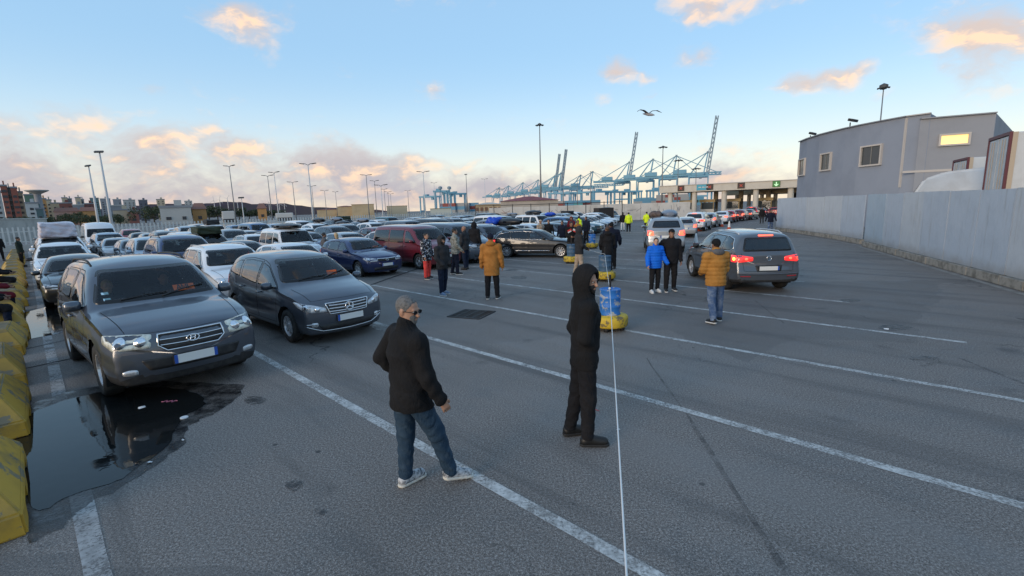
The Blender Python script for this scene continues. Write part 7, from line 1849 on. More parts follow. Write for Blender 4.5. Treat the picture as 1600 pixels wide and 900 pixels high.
for px in (1066, 1099, 1140, 1192):
    x = along(px); bt = empty('control_booth', (ca[0]+cdir[0]*x-cdir[1]*6, ca[1]+cdir[1]*x+cdir[0]*6, 0), math.atan2(cdir[1], cdir[0]), f"beige control booth under the canopy, {ORD[(1066, 1099, 1140, 1192).index(px)]} from the left", 'booth', 'control booths')
    m = MB(); m.box((0, 0, .6), (2.4, 3.4, 1.2)); m.build('wall', PALEW, bt); m = MB(); m.box((0, 0, 2.75), (2.8, 3.8, .5)); m.build('roof', BOOTHW, bt)
    for (xx, yy) in ((-1.1, -1.6), (1.1, -1.6), (-1.1, 1.6), (1.1, 1.6)): m = MB(); m.box((xx, yy, 1.85), (.14, .14, 1.3)); m.build('post', BOOTHW, bt)
    for (xx, yy, dx, dy) in ((0, -1.62, 2.0, .03), (-1.12, 0, .03, 3.0), (1.12, 0, .03, 3.0)): m = MB(); m.box((xx, yy, 1.82), (dx, dy, 1.2)); m.build('pane', WGLASS, bt)
# second, lower canopy behind with dark mouth, right
c2a, c2b = D(1140, 300, 108), D(1262, 291, 98)
can2 = empty('rear_canopy', (c2a[0], c2a[1], 0), math.atan2(c2b[1]-c2a[1], c2b[0]-c2a[0]), 'lower brown canopy behind the booths at the right', 'canopy'); L2_ = float(np.linalg.norm((c2b-c2a)[:2]))
m = MB(); m.box((L2_/2, 5, c2a[2]-.3), (L2_, 12, .8)); m.build('roof', CONC_B, can2)
for k in range(6): m = MB(); m.box((1+(L2_-2)*k/5, 1.0, (c2a[2]-.7)/2), (.5, .5, c2a[2]-.7)); m.build('column', CONC, can2)
m = MB(); m.box((L2_*.62, 9, 1.9), (L2_*.3, .4, 3.8)); m.build('dark_gate', pbr('gate_dark', (0.03, 0.03, 0.035), .7), can2)
# ------------------------------------------------------------------ white wall, mesh fence and warehouses beyond the lot
WALLM = pbr('whitewashed_wall', (0.62, 0.59, 0.54), 0.9, var=(0.5, 0.6, (0.44, 0.41, 0.36)), bump=(4, .3))
GRAF = [pbr('graffiti_red', (0.32, 0.16, 0.14), .8), pbr('graffiti_dark', (0.16, 0.155, 0.16), .8), pbr('graffiti_blue', (0.20, 0.24, 0.30), .8)]
wa, wb_ = G(765, 351), G(1078, 341)
wl = empty('boundary_wall', (wa[0], wa[1], 0), math.atan2(wb_[1]-wa[1], wb_[0]-wa[0]), 'long whitewashed boundary wall with graffiti below the cranes', 'wall'); WLn = float(np.linalg.norm((wb_-wa)[:2]))
nseg_ = 12
for k in range(nseg_):
    m = MB(); m.box((WLn*(k+.5)/nseg_, .15, 1.32+.03*(k % 2)), (WLn/nseg_-.04, .3, 2.64)); m.build('panel', WALLM, wl)
gm = {0: MB(), 1: MB(), 2: MB()}
rg = random.Random(8)
for (f0, f1, n_, hz) in ((.06, .12, 7, 1.5), (.16, .24, 5, 1.3), (.30, .36, 6, 1.4), (.44, .52, 5, 1.2), (.60, .76, 8, 1.3), (.80, .97, 18, 1.4)):
    for k in range(n_):
        x = WLn*rg.uniform(f0, f1); z = hz+rg.uniform(-.5, .5); a = rg.uniform(-1.2, 1.2) if f0 < .8 else rg.uniform(1.2, 1.8); l_ = rg.uniform(.2, .7)
        gm[rg.choice((0, 1, 1, 2))].bar((x-l_*math.cos(a), -.006, z-l_*math.sin(a)*.7), (x+l_*math.cos(a), -.006, z+l_*math.sin(a)*.7), .02, .05)
for k in gm: o = gm[k].build('graffiti', GRAF[k], wl); o['kind'] = 'stuff'
mf = empty('mesh_fence', (wa[0], wa[1]-2.5, 0), math.atan2(wb_[1]-wa[1], wb_[0]-wa[0]), 'thin black post and rail fence in front of the whitewashed wall', 'fence')
for k in range(9): m = MB(); m.box((-2+WLn*.70*k/8, 0, 1.55), (.10, .10, 3.1)); m.build('post', DARKM, mf)
for z in (2.98,): m = MB(); m.box((-2+WLn*.35, 0, z), (WLn*.70, .07, .09)); m.build('rail', DARKM, mf)
REDROOF = pbr('red_roof_sheet', (0.24, 0.045, 0.045), .7, var=(.5, .4)); CREAM = pbr('cream_render', (0.48, 0.38, 0.24), .85, var=(.2, .4)); SHEDW = pbr('shed_wall', (0.40, 0.36, 0.31), .85, var=(.2, .4))
def shed(px0, px1, ytop, yridge, dist, label, wall=SHEDW, roof=REDROOF, depth=18, bays=0):
    a, b = D(px0, ytop, dist), D(px1, ytop, dist); z = a[2]; L_ = float(np.linalg.norm((b-a)[:2])); zr = D((px0+px1)/2, yridge, dist)[2]
    r = empty('warehouse', (a[0], a[1], 0), math.atan2(b[1]-a[1], b[0]-a[0]), label, 'warehouse', 'warehouses beyond the lot')
    m = MB(); m.box((L_/2, depth/2, z/2), (L_, depth, z)); m.build('wall', wall, r)
    m = MB(); vs = [(-.3, -.3, z+.02), (L_+.3, -.3, z+.02), (L_+.3, depth+.3, z+.02), (-.3, depth+.3, z+.02), (L_*.42, depth*.5, zr+.02), (L_*.58, depth*.5, zr+.02)]
    m.add(vs, [(0, 1, 5, 4), (1, 2, 5), (2, 3, 4, 5), (3, 0, 4), (3, 2, 1, 0)]); m.build('roof', roof, r)
    for k in range(bays): m = MB(); m.box((L_*(k+.5)/bays, -.06, z*.42), (L_/bays*.62, .12, z*.78)); m.build('door', pbr('shed_door_brown', (0.16, 0.09, 0.06), .7), r)
shed(782, 872, 315, 305.5, 105, 'pale warehouse with a red hipped roof left of the tall lamp mast'); shed(742, 784, 320, 316, 130, 'low loading sheds with brown doors beside the red-roofed warehouse', CREAM, CONC, 10, 6)
shed(527, 552, 323, 321, 210, 'small cream warehouse with red eaves on the skyline', CREAM); shed(549, 584, 319.5, 319, 200, 'windowless cream block among the lamp posts', CREAM, CREAM); shed(495, 530, 328, 326, 215, 'long low cream shed with red eaves', CREAM)
shed(604, 636, 322, 321.5, 230, 'far pale beige hall behind the lamp posts', pbr('hall_beige', (0.42, 0.38, 0.28), .8), CONC); shed(672, 705, 326, 325.6, 120, 'pale green container office at the far edge of the cars', pbr('pale_green', (0.44, 0.48, 0.44), .7), CONC, 5)
cbx = D(943, 334, 62); m = MB(); m.box((0, 0, 1.1), (2.2, 1.2, 2.2)); tr = empty('tool_trailer', (cbx[0], cbx[1], 0), .4, 'dark box trailer with an orange side standing before the wall', 'trailer')
m.build('box', pbr('trailer_dark', (0.03, 0.026, 0.024), .7), tr); m = MB(); m.box((1.13, 0, 1.1), (.06, 1.15, 2.1)); m.build('side', pbr('trailer_orange', (0.32, 0.12, 0.04), .7), tr)
# ------------------------------------------------------------------ container cranes
CRB = pbr('crane_blue', (0.15, 0.34, 0.45), .6, var=(.1, .4, (0.10, 0.24, 0.34))); CRG = pbr('crane_grey', (0.20, 0.28, 0.34), .6)
def crane(px, ybase_dist, hscale, az, up, label, reach=1.0):
    p = D(px, 318, ybase_dist); r = empty('container_crane', (p[0], p[1], 0), rad(90-az), label, 'crane', 'container cranes along the quay')
    k = hscale; H_ = 42*k; A_ = 74*k; W_ = 13*k; B_ = 15*k          # girder height, apex height, half span across, half span along
    for sx in (-1, 1):
        for sy in (-1, 1): m = MB(); m.box((sx*W_, sy*B_, H_/2), (1.5*k, 1.7*k, H_)); m.build('leg', CRB, r)
    for z in (12*k, H_-2*k):
        for sy in (-1, 1): m = MB(); m.box((0, sy*B_, z), (2*W_, 1.6*k, 2.2*k)); m.build('portal_beam', CRB, r)
    for sx in (-1, 1): m = MB(); m.box((sx*W_, 0, 12*k), (1.6*k, 2*B_, 2.0*k)); m.build('sill_beam', CRB, r)
    for sx in (-1, 1): m = MB(); m.bar((sx*W_, -B_, 12*k), (sx*W_, B_, H_), 1.1*k); m.build('brace', CRB, r)
    m = MB()
    for sy in (-.25, .25): m.box((-W_*1.4, sy*B_, H_+1.5*k), (W_*4.8, 1.6*k, 3.2*k))
    m.box((-W_*3.4, 0, H_+1.5*k), (2*k, B_*.5, 2*k)); m.box((W_*.8, 0, H_+1.5*k), (2*k, B_*.5, 2*k)); m.build('girder', CRB, r)
    m = MB(); m.box((-W_*2.0, 0, H_+6*k), (W_*1.4, B_*.8, 6*k)); m.build('machine_house', CRB, r)
    for sy in (-.3, .3):
        m = MB(); m.bar((W_*.5, sy*B_*1.6, H_), (W_*.9, sy*B_*.5, A_), 1.6*k); m.build('a_frame', CRB, r)
        m = MB(); m.bar((-W_*.9, sy*B_*1.2, H_+2*k), (W_*.8, sy*B_*.4, A_), 1.0*k); m.build('a_frame', CRB, r)
    m = MB(); m.box((W_*.88, 0, A_), (3*k, B_*.5, 2.4*k)); m.build('apex', CRG, r)
    hinge = np.array([W_*1.05, 0, H_+1.5*k]); L_ = (62 if up < 45 else 80)*k*reach; a = rad(up); tip = hinge+np.array([math.cos(a)*L_, 0, math.sin(a)*L_])
    m = MB(); nn = np.array([-math.sin(a), 0, math.cos(a)])
    for sy in (-.22, .22):
        for off in (0, 3.2*k): q0, q1 = hinge+nn*off, tip+nn*off; m.bar((q0[0], sy*B_, q0[2]), (q1[0], sy*B_, q1[2]), 1.7*k, 1.7*k)
        for j in range(12):
            t0, t1 = j/12, (j+1)/12; q0, q1 = hinge+(tip-hinge)*t0+nn*(0 if j % 2 else 3.2*k), hinge+(tip-hinge)*t1+nn*(3.2*k if j % 2 else 0); m.bar((q0[0], sy*B_, q0[2]), (q1[0], sy*B_, q1[2]), .9*k)
    for t in (.02, .5, .98): q = hinge+(tip-hinge)*t; m.bar((q[0], -.22*B_, q[2]), (q[0], .22*B_, q[2]), 1.4*k)
    m.build('boom', CRB if up < 45 else CRG, r)
    for t in ((.45, .92) if up < 45 else (.5,)):
        q = hinge+(tip-hinge)*t+nn*3*k
        for sy in (-.2, .2): m = MB(); m.bar((W_*.88, sy*B_, A_), (q[0], sy*B_, q[2]), .55*k); m.build('stay', CRB, r)
    for sy in (-.2, .2): m = MB(); m.bar((W_*.85, sy*B_, A_), (-W_*3.2, sy*B_, H_+3*k), .7*k); m.build('backstay', CRB, r)
    m = MB(); m.box((W_*.2, 0, H_-3*k), (4*k, 3*k, 4*k)); m.build('cab', CRG, r)
CR = [(1090, 700, .92, 112, 83, 'largest blue crane with its boom raised, right of the others'), (1043, 790, 1.0, 110, 0, 'blue crane with a level boom behind the left end of the booth canopy'), (1008, 830, 1.0, 110, 0, 'blue crane with a level boom and pale apex, left of the canopy'), (972, 860, 1.0, 106, 82, 'blue crane with its boom raised in the middle of the quay'), (918, 1050, 1.0, 106, 0, 'blue crane with a level boom right of the pair of raised booms'), (900, 1150, 1.0, 106, 0, 'distant blue crane with a level boom beside the pair'),
      (869, 1000, .95, 104, 82, 'right one of the pair of cranes with raised booms'), (860, 1080, .95, 104, 82, 'left one of the pair of cranes with raised booms'), (835, 1150, .9, 100, 0, 'faint crane behind the tall lamp mast'), (812, 1250, .9, 100, 0, 'faint crane left of the tall lamp mast'), (790, 1400, .9, 100, 0, 'faint distant crane above the loading sheds'), (776, 1500, .9, 100, 0, 'farthest faint crane left of the sheds')]
for (px, ds, hs, az, up, lb) in CR: crane(px, ds, hs, az, up, lb)
# yard gantries in front of the quay
def gantry(px, dist, w, h, label, az=10):
    p = D(px, 318, dist); r = empty('yard_gantry', (p[0], p[1], 0), -rad(az), label, 'crane', 'yard gantry cranes')
    for sx in (-1, 1):
        for sy in (-1, 1): m = MB(); m.box((sx*w/2, sy*4, h/2), (1.3, 1.3, h)); m.build('leg', CRB, r)
        m = MB(); m.box((sx*w/2, 0, h*.12), (1.4, 9, 1.6)); m.build('sill_beam', CRB, r)
    for sy in (-1, 1): m = MB(); m.box((0, sy*4, h), (w+3, 1.3, 2.0)); m.build('girder', CRB, r)
    m = MB(); m.box((w*.2, 0, h-2.5), (3, 4, 3)); m.build('cab', CRB, r); m = MB(); m.box((-w*.2, 0, h+1.8), (5, 6, 2.6)); m.build('machine_house', CRB, r)
for k, (px, ds, w, h) in enumerate([(672, 620, 24, 20), (690, 560, 14, 24), (703, 560, 12, 22), (716, 600, 18, 22), (875, 600, 26, 19), (893, 640, 26, 19), (912, 600, 24, 19), (942, 560, 26, 18), (968, 600, 28, 18), (985, 600, 24, 18), (1030, 560, 26, 17), (1064, 560, 24, 17), (1098, 520, 24, 16)]):
    gantry(px, ds, w, h, f"blue yard gantry on the skyline, {ORD[k]} from the left", random.uniform(-20, 30))
for k, (px, y, ds, hh) in enumerate([(688, 296, 300, 0), (702, 296, 300, 0)]):
    p = D(px, y, ds); r = empty('signal_mast', (p[0], p[1], 0), 0, f"slim blue lattice mast beside the yard gantries, {'left' if k == 0 else 'right'} one", 'mast', 'lattice masts'); m = MB()
    for sx, sy in ((-1, -1), (1, -1), (0, 1)): m.bar((sx*.8, sy*.7, 0), (sx*.4, sy*.35, p[2]), .25)
    for j in range(8): z = p[2]*j/8; m.bar((-.8, -.7, z), (.8, -.7, z+p[2]/8), .14)
    m.build('lattice', CRB, r); m = MB(); m.lathe([(0, 0), (1.2, .2), (1.2, 1.6), (0, 2)], (0, 0, p[2]), 10); m.build('head', CRG, r)
# container stacks
CONT = [pbr('container_blue', (0.10, 0.25, 0.36), .6), pbr('container_grey', (0.28, 0.29, 0.29), .6), pbr('container_red', (0.22, 0.05, 0.04), .6), pbr('container_teal', (0.08, 0.28, 0.30), .6)]
cb_ = MB(); cb_.box((0, 0, 1.3), (12.2, 2.44, 2.58)); CMS = [cb_.mesh('shipping_container', c) for c in CONT]; kk = 0
for (px, ds, n_, t_) in ((700, 380, 2, 3), (722, 390, 2, 3), (872, 450, 3, 3), (900, 460, 3, 3), (1000, 470, 3, 3), (1036, 460, 3, 4), (1060, 460, 3, 3)):
    for a in range(n_):
        for lv in range(t_):
            p = D(px+a*14, 318, ds); ci = rg.choice((0, 0, 1, 3, 2, 1)); si = kk+a; o = mkobj('shipping_container', CMS[ci]); o.location = (p[0], p[1], lv*2.6); o.rotation_euler = (0, 0, rad(-10)); tag(o, f"{('blue', 'grey', 'dark red', 'teal')[ci]} shipping container, {ORD[lv]} level of the {ORD[si]} stack from the left", 'container', 'containers stacked below the cranes')
    kk += n_
# ------------------------------------------------------------------ lamp posts
LPOLE = pbr('lamp_pole_grey', (0.20, 0.205, 0.21), .5, .3); LPOLEW = pbr('lamp_pole_white', (0.55, 0.56, 0.56), .5); LHEAD = pbr('lamp_head_grey', (0.06, 0.065, 0.07), .5)
def lamp(px, py, dist, kind, label, rb=.16, white=False, rz=0.0):
    p = D(px, py, dist); h = p[2]; r = empty('lamp_post', (p[0], p[1], 0), rz, label, 'lamp post', 'lamp posts around the lot')
    m = MB(); m.tube([(0, 0, 0), (0, 0, h*.45), (0, 0, h)], [rb*.8, rb*.5, rb*.26], 10); m.build('pole', LPOLEW if white else LPOLE, r, smooth=True)
    if kind == 'Y':
        for sx in (-1, 1):
            a = MB(); a.tube([(0, 0, h-.1), (sx*.35, 0, h+.10), (sx*.6, 0, h+.12)], .045, 6); ao = a.build('arm', LPOLE, r)
            b = MB(); b.box((sx*.82, 0, h+.12), (.62, .28, .10), M=Matrix.Rotation(-sx*.12, 3, 'Y')); b.build('lamp_head', LHEAD, r, bevel=.04)
    elif kind == 'crown':
        c = MB(); c.lathe([(.15, h-.5), (.5, h-.3), (.5, h+.1), (0, h+.35)], n=12); c.build('crown', LHEAD, r)
        for k in range(8):
            a = 2*PI*k/8; b = MB(); b.box((.85*math.cos(a)*dist/140, .85*math.sin(a)*dist/140, h-.25), (.75*dist/140, .38*dist/140, .18*dist/140), a, M=Matrix.Rotation(.25, 3, 'Y')); b.build('lamp_head', LHEAD, r)
    elif kind == 'T':
        b = MB(); b.box((0, 0, h), (.7, .14, .08)); b.build('cross_arm', LPOLE, r)
        for sx in (-1, -.35, .35, 1): b = MB(); b.box((sx*.30, -.08, h-.08), (.16, .22, .14), M=Matrix.Rotation(.5, 3, 'X')); b.build('lamp_head', LHEAD, r)
LS = [(155, 236, 62, 'T', .24, True), (138, 258, 72, 'T', .22, True), (358, 260, 88, 'Y', .16, False), (377, 308, 80, 'T', .14, True), (418, 275, 96, 'Y', .16, False), (428, 270, 90, 'Y', .15, True), (457, 285, 112, 'Y', .16, False), (481, 257, 72, 'Y', .20, True), (487, 291, 125, 'Y', .15, False), (507, 298, 140, 'Y', .15, False), (524, 300, 150, 'Y', .15, False), (572, 274, 100, 'Y', .17, False), (585, 283, 110, 'Y', .15, False), (595, 290, 82, 'Y', .16, True), (600, 296, 135, 'Y', .15, False), (606, 300, 150, 'Y', .14, False), (610, 303, 165, 'Y', .14, False), (661, 269, 85, 'Y', .17, True), (637, 298, 180, 'Y', .2, False), (678, 286, 170, 'Y', .16, True), (728, 272, 130, 'T', .22, False), (757, 280, 160, 'Y', .18, True), (782, 296, 120, 'Y', .14, True),
      (843, 194, 140, 'crown', .42, False), (923, 268, 230, 'T', .4, False), (1036, 229, 190, 'crown', .45, False), (1060, 250, 240, 'crown', .45, False), (1088, 263, 290, 'crown', .45, False), (1381, 134, 85, 'crown', .22, False), (902, 279, 330, 'T', .4, False), (880, 277, 330, 'T', .4, False)]
for k, (px, py, ds, kd, rb, wh) in enumerate(LS):
    hd = {'Y': 'two-armed', 'T': 'cross-headed', 'crown': 'crown-headed'}[kd]
    spec_l = {843: 'tallest crown-headed lamp mast, standing over the red-roofed warehouse', 1381: 'crown-headed lamp mast rising behind the grey building', 155: 'thick white leaning lamp mast, the nearer of the left pair', 138: 'thick white lamp mast, the farther of the left pair'}.get(px)
    lamp(px, py, ds, kd, spec_l or f"{'white' if wh else 'grey'} {hd} lamp post on the skyline, {ORD[k] if k < 21 else str(k+1)+'th'} from the left", rb, wh, rz=random.uniform(-.5, .5))

# ------------------------------------------------------------------ white paled fence at the end of the lanes
PALE = pbr('white_pale_paint', (0.60, 0.60, 0.57), .7, var=(.8, .4)); LOWW = pbr('low_wall_render', (0.42, 0.41, 0.38), .9, var=(.5, .5))
SF_ = -61
f0, f1 = LP(SF_, -22), LP(SF_-1, 66); pf = empty('pale_fence', tuple(f0), math.atan2(f1[1]-f0[1], f1[0]-f0[0]), 'white paled fence on a low wall along the far end of the lanes', 'fence')
FL = float(np.linalg.norm((f1-f0)[:2])); m = MB(); m.box((FL/2, .12, .30), (FL, .25, .50)); m.build('low_wall', LOWW, pf)
pm_ = MB(); pm_.box((0, 0, 1.38), (.13, .05, 1.55)); PMESH = pm_.mesh('pale', PALE)
npl = int(FL/.33); far_m = MB()
for k in range(npl):
    x = .17+k*.33
    if k < 290: o = mkobj('pale', PMESH, None, pf); o.location = (x, 0, random.uniform(-.02, .02))
    else: far_m.box((x, 0, 1.38), (.13, .05, 1.55))
if far_m.v: o = far_m.build('far_pales', PALE, pf); o['kind'] = 'stuff'
for z in (.85, 1.75): m = MB(); m.box((FL/2, .055, z), (FL, .05, .10)); m.build('rail', PALE, pf)
a = D(-10, 343, 92); b = D(70, 342, 104); bw = empty('concrete_wall', (a[0], a[1], 0), math.atan2(b[1]-a[1], b[0]-a[0]), 'plain pale concrete wall behind the fence at the far left', 'wall'); m = MB(); wl_ = float(np.linalg.norm((b-a)[:2])); m.box((wl_/2, 0, a[2]/2), (wl_, .4, a[2])); m.build('wall_face', LOWW, bw); m = MB(); m.box((wl_/2, 0, a[2]+.05), (wl_+.2, .6, .1)); m.build('coping', PALE, bw)
# ------------------------------------------------------------------ town
TW = {'red': (0.30, 0.10, 0.07), 'brick': (0.22, 0.09, 0.075), 'beige': (0.40, 0.32, 0.22), 'cream': (0.50, 0.42, 0.30), 'white': (0.52, 0.52, 0.50), 'green': (0.13, 0.20, 0.15), 'teal': (0.13, 0.20, 0.20), 'grey': (0.26, 0.27, 0.29), 'dark': (0.11, 0.12, 0.15), 'pale': (0.44, 0.44, 0.42), 'orange': (0.46, 0.25, 0.10), 'pink': (0.40, 0.26, 0.22)}
TWM = {k: pbr('town_'+k, v, .85, var=(.04, .4)) for k, v in TW.items()}; WIN = pbr('town_window', (0.035, 0.04, 0.05), .25); ROOFT = pbr('town_roof', (0.22, 0.10, 0.07), .8)
WN = MB(); WN.box((0, 0, 0), (1.6, .3, 1.5)); WMESH = WN.mesh('window', WIN)
def block(px0, px1, ytop, dist, col, label, rows=True, pitched=False, depth=14, parts_win=False):
    a, b = D(px0, ytop, dist), D(px1, ytop, dist); z = max(a[2], b[2], 4); L_ = float(np.linalg.norm((b-a)[:2])); rz = math.atan2(b[1]-a[1], b[0]-a[0])
    r = empty('town_building', (a[0], a[1], 0), rz, label, 'building', 'town buildings on the left skyline')
    m = MB(); m.box((L_/2, depth/2, z/2), (L_, depth, z)); m.build('wall', TWM[col], r)
    m = MB()
    if pitched:
        m.add([(-.5, -.5, z), (L_+.5, -.5, z), (L_+.5, depth+.5, z), (-.5, depth+.5, z), (1, depth/2, z+3), (L_-1, depth/2, z+3)], [(0, 1, 5, 4), (1, 2, 5), (2, 3, 4, 5), (3, 0, 4)]); m.build('roof', ROOFT, r)
    else: m.box((L_/2, depth/2, z+.5), (L_+.6, depth+.6, 1.0)); m.build('roof', TWM['grey' if col != 'grey' else 'pale'], r); q = MB(); q.box((L_*.6, depth/2, z+2), (L_*.25, 4, 3)); q.build('stair_head', TWM[col], r)
    nf = max(1, int((z-2)/3.2)); nc = max(1, int(L_/4.2))
    for i in range(nf):
        for j in range(nc):
            if (i*3.2+3 > z-1): continue
            o = mkobj('window', WMESH, None, r); o.location = (L_*(j+.5)/nc, -.05, 2.6+i*3.2); o.scale = (random.uniform(.8, 1.3), 1, random.uniform(.8, 1.1))
BL = [(-14, 1, 300, 420, 'pale', 'pale end of the tall tower block at the left edge'), (0, 10, 291, 420, 'red', 'tall red tower block at the left edge'), (9, 17, 295, 425, 'pale', 'pale slab between the two red towers'), (16, 26, 294, 420, 'red', 'second tall red tower block from the left edge'), (25, 35, 301, 430, 'beige', 'beige tower beside the second red tower'),
      (37, 56, 305, 560, 'green', 'dark green netted block right of the towers'), (36, 60, 318, 480, 'white', 'low white block below the green netted one'), (56, 67, 327, 430, 'teal', 'small teal glass block near the fence'), (62, 72, 311, 620, 'orange', 'orange-tinted block beside the water tower'), (71, 80, 313, 620, 'cream', 'narrow cream block next to the orange one'), (78, 92, 318, 600, 'beige', 'beige block left of the brick-red flats'),
      (96, 105, 309.5, 760, 'cream', 'cream tower with a flat top, left of two'), (104, 112, 311, 770, 'grey', 'grey side tower behind the cream one'), (92, 113, 318, 600, 'brick', 'brick-red flats below the left cream tower'), (117, 126, 309, 760, 'cream', 'cream tower with a reddish cap, right of two'), (125, 131, 312, 770, 'grey', 'slim grey block right of the cream towers'), (113, 131, 321, 590, 'grey', 'grey flats between brick-red blocks'),
      (131, 148, 319, 600, 'brick', 'brick-red flats left of the white lamp masts'), (84, 124, 331, 480, 'pink', 'low pink row behind the trees'), (124, 150, 330, 470, 'orange', 'low orange row behind the masts'), (140, 154, 310, 900, 'teal', 'hazy teal block behind the masts'), (156, 172, 311, 900, 'grey', 'hazy grey flats just right of the masts'), (176, 189, 312, 950, 'grey', 'hazy pale flats, first of a pair'), (192, 211, 313, 950, 'pale', 'hazy pale flats, second of a pair'),
      (165, 195, 322, 600, 'grey', 'long grey block behind the trees'), (176, 207, 329, 430, 'cream', 'cream hall with a round roof'), (200, 216, 331, 420, 'brick', 'small red and white house right of the cream hall'), (216, 230, 313, 900, 'dark', 'dark slab on the skyline'), (244, 257, 312, 900, 'cream', 'lone cream tower on the skyline'), (288, 300, 314.5, 1100, 'pale', 'pair of pale far towers'), (249, 298, 325, 260, 'pale', 'long low pale hall with a glass front'), (300, 322, 327, 270, 'orange', 'low orange building right of the glass hall'), (402, 416, 326, 300, 'orange', 'small orange-red pavilion among the trees')]
for (a_, b_, yt, ds, cl, lb) in BL: block(a_, b_, yt, ds, cl, lb, pitched=cl in ('pink', 'orange') and ds < 500)
p = D(57, 297, 520); wt_ = empty('water_tower', (p[0], p[1], 0), 0, 'pale concrete water tower with a wide top', 'water tower'); m = MB(); m.lathe([(3, 0), (2.2, p[2]*.7), (2.2, p[2]-3)], n=14); m.build('shaft', TWM['grey'], wt_, smooth=True); m = MB(); m.lathe([(2.2, p[2]-3), (7, p[2]-.6), (7, p[2]), (0, p[2])], n=18); m.build('tank', TWM['pale'], wt_)
# white motor home and box lorry beyond the fence
for (px0, px1, yt, ds, lb) in ((430, 458, 333, 74, 'white motor home parked beyond the paled fence'), (346, 366, 330, 90, 'white box lorry parked beyond the paled fence')):
    a, b = D(px0, yt, ds), D(px1, yt, ds); L_ = float(np.linalg.norm((b-a)[:2])); r = empty('motor_home', (a[0], a[1], 0), math.atan2(b[1]-a[1], b[0]-a[0]), lb, 'motor home', 'white vehicles beyond the fence')
    m = MB(); m.box((L_/2, 1.1, a[2]/2+.3), (L_, 2.2, a[2]-.6)); m.build('body', TWM['white'], r, bevel=.12); m = MB(); m.box((-.5, 1.1, 1.1), (1.2, 2.0, 1.4)); m.build('cab', TWM['white'], r, bevel=.2)
    for k in range(2): m = MB(); m.box((L_*(.3+.4*k), -.02, 1.9), (.9, .06, .55)); m.build('window', WIN, r)
    for x in (.4, L_-.9): m = MB(); m.lathe([(0, -.1), (.33, -.1), (.33, .1), (0, .1)], (x, .1, .33), 14, axis='y'); m.build('wheel', RUBBER, r)
# ------------------------------------------------------------------ trees
LEAF = pbr('leaf_dark', (0.035, 0.055, 0.025), .7, var=(.8, .7, (0.07, 0.075, 0.03))); BARK = pbr('bark', (0.07, 0.055, 0.04), .9)
def tree(px, ytop, dist, wpx, label):
    p = D(px, ytop, dist); h = p[2]; w = wpx*dist/737*.5
    r = empty('tree', (p[0], p[1], 0), random.uniform(0, 6), label, 'tree', 'trees in front of the town')
    m = MB(); m.tube([(0, 0, 0), (.1, 0, h*.35), (.0, .1, h*.7)], [h*.045, h*.032, h*.012], 7)
    for k in range(4): a = k*1.6; m.tube([(0, 0, h*.35), (w*.45*math.cos(a), w*.45*math.sin(a), h*.62)], [h*.02, h*.006], 5)
    m.build('trunk', BARK, r)
    vs = []; fs = []; cl = [(RNG.normal(0, w*.45), RNG.normal(0, w*.45), h*(.60+RNG.uniform(-.22, .25)), w*RNG.uniform(.3, .5)) for _ in range(11)]
    for (cx, cy, cz, cr) in cl:
        for _ in range(60):
            v = RNG.normal(0, 1, 3); v = v/np.linalg.norm(v)*cr*RNG.uniform(.55, 1.1); c = np.array([cx, cy, min(h, cz+v[2]*.8)])+np.array([v[0], v[1], 0]); s_ = w*.10
            t1 = unit(RNG.normal(0, 1, 3))*s_; t2 = unit(RNG.normal(0, 1, 3))*s_; b = len(vs); vs += [tuple(c-t1), tuple(c+t1), tuple(c+t2*1.2)]; fs.append((b, b+1, b+2))
    m = MB(); m.add(vs, fs); m.build('crown', LEAF, r)
TR = [(88, 334, 300, 16), (100, 333, 290, 16), (112, 334, 310, 16), (122, 329, 330, 14), (134, 334, 280, 16), (146, 336, 280, 16), (160, 334, 300, 14), (170, 337, 260, 16), (186, 335, 300, 18), (224, 322, 330, 24), (238, 325, 320, 22), (252, 321, 420, 20), (324, 320, 420, 22), (338, 322, 420, 22), (352, 325, 420, 20), (372, 324, 420, 20), (388, 326, 430, 20), (400, 327, 420, 18), (426, 328, 430, 20), (440, 328, 460, 18), (30, 338, 260, 14), (12, 339, 250, 16), (46, 338, 260, 14), (70, 337, 270, 14), (300, 322, 430, 18), (312, 323, 430, 18)]
for k, (px, yt, ds, w) in enumerate(sorted(TR)): tree(px, yt, ds, w, f"dark bushy tree on the left skyline, {(ORD+['twenty-'+q for q in ('second', 'third', 'fourth', 'fifth', 'sixth', 'seventh')])[k]} from the left edge")
# ------------------------------------------------------------------ hills and wind turbines
def hill(name, prof, dist, mat):
    mb = MB(); vs = []; n = len(prof)
    for (x, y) in prof: q = D(x, y, dist); vs += [(q[0], q[1], -5), (q[0], q[1], q[2]), (q[0]*1.25, q[1]*1.25, -5)]
    fs = []
    for i in range(n-1): fs += [(3*i, 3*i+3, 3*i+4, 3*i+1), (3*i+1, 3*i+4, 3*i+5, 3*i+2)]
    mb.add(vs, fs); o = mb.build(name, mat); tag(o, kind='structure')
HILL = pbr('hill_scrub', (0.085, 0.075, 0.105), .95, var=(.004, .5, (0.13, 0.10, 0.11)))
def ridge(pts, n=60, amp=1.0):
    f_ = pchip(pts); x0, x1 = pts[0][0], pts[-1][0]; return [(x, float(f_(x))+amp*(math.sin(x*.21)*.5+math.sin(x*.53+1)*.35)) for x in np.linspace(x0, x1, n)]
hill('hills', ridge([(120, 330), (200, 322), (262, 318.5), (300, 319), (345, 316), (362, 315), (400, 318.5), (440, 318), (480, 323), (520, 324.5), (560, 327), (640, 330)]), 7000, HILL)
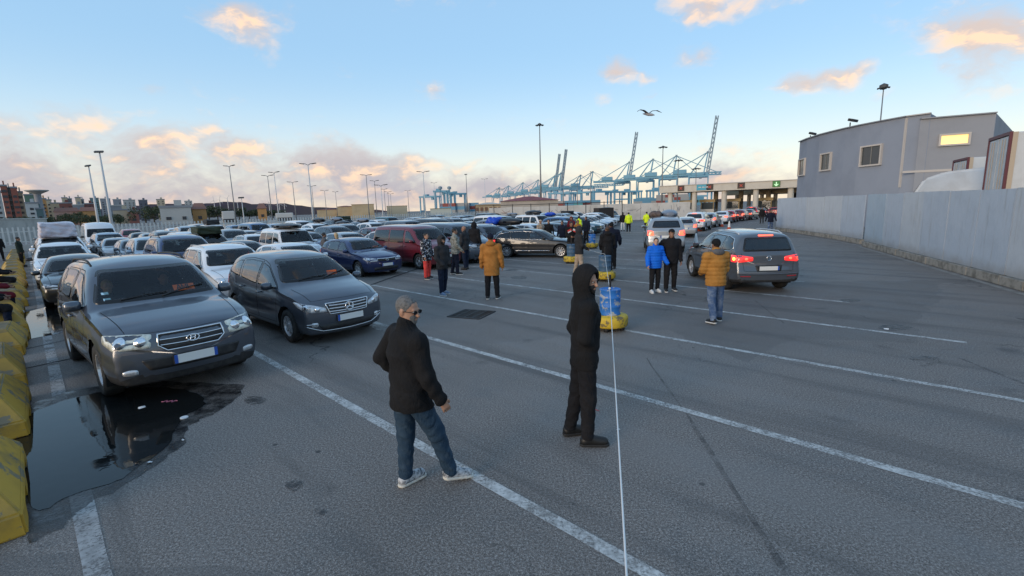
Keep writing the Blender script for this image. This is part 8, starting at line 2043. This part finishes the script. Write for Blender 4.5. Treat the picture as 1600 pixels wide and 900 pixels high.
hill('hills', ridge([(300, 331), (350, 321), (375, 317), (410, 322), (450, 320), (500, 325), (540, 329), (600, 331)], 50, .6), 5200, pbr('hill_near', (0.070, 0.065, 0.085), .95, var=(.005, .5, (0.10, 0.085, 0.085))))
hill('hills', ridge([(1020, 322), (1080, 312), (1130, 311), (1180, 316), (1260, 316)], 40, .5), 4200, MATS['hill_near'])
TURB = pbr('turbine_white', (0.6, 0.58, 0.58), .5)
for k, (px, py) in enumerate([(334, 313), (343, 312), (355, 310), (371, 317), (412, 317), (420, 316), (436, 318), (444, 318)]):
    p = D(px, py, 4800); r = empty('wind_turbine', (p[0], p[1], 0), 0, f"tiny white wind turbine on the far hills, {ORD[k]} from the left", 'wind turbine', 'wind turbines on the far hills'); m = MB(); m.tube([(0, 0, 0), (0, 0, p[2])], [3.5, 2], 6); m.build('tower', TURB, r)
    for j in range(3): a = rad(20*k+120*j); b_ = MB(); b_.bar((0, -4, p[2]), (38*math.sin(a), -4, p[2]+38*math.cos(a)), 2.6, 1); b_.build('blade', TURB, r)
# ------------------------------------------------------------------ gull
p = D(1013, 178, 22); gl = empty('seagull', tuple(p), rad(20), 'grey seagull gliding above the cranes', 'gull')
GUL = pbr('gull_grey', (0.10, 0.105, 0.115), .8); GULW = pbr('gull_white', (0.30, 0.30, 0.31), .8)
m = MB(); m.tube([(.10, -.30, -.10), (.05, -.2, -.07), (.0, 0, -.02), (-.06, .16, .03), (-.10, .26, .05)], [.012, .05, .065, .045, .012], 8); m.build('body', GULW, gl, smooth=True)
for sx in (1, -1):
    m = MB(); pts = [(0, 0, 0), (sx*.22, .03, .14), (sx*.42, -.02, .15), (sx*.62, -.08, .06)]; ch = [.17, .17, .13, .03]; vs = []
    for (q, c) in zip(pts, ch): vs += [(q[0], q[1]+c*.5, q[2]), (q[0], q[1], q[2]+.014), (q[0], q[1]-c*.5, q[2]), (q[0], q[1], q[2]-.008)]
    fs = [(4*i+a, 4*i+(a+1) % 4, 4*i+4+(a+1) % 4, 4*i+4+a) for i in range(3) for a in range(4)]; m.add(vs, fs); m.build('wing', GUL, gl)
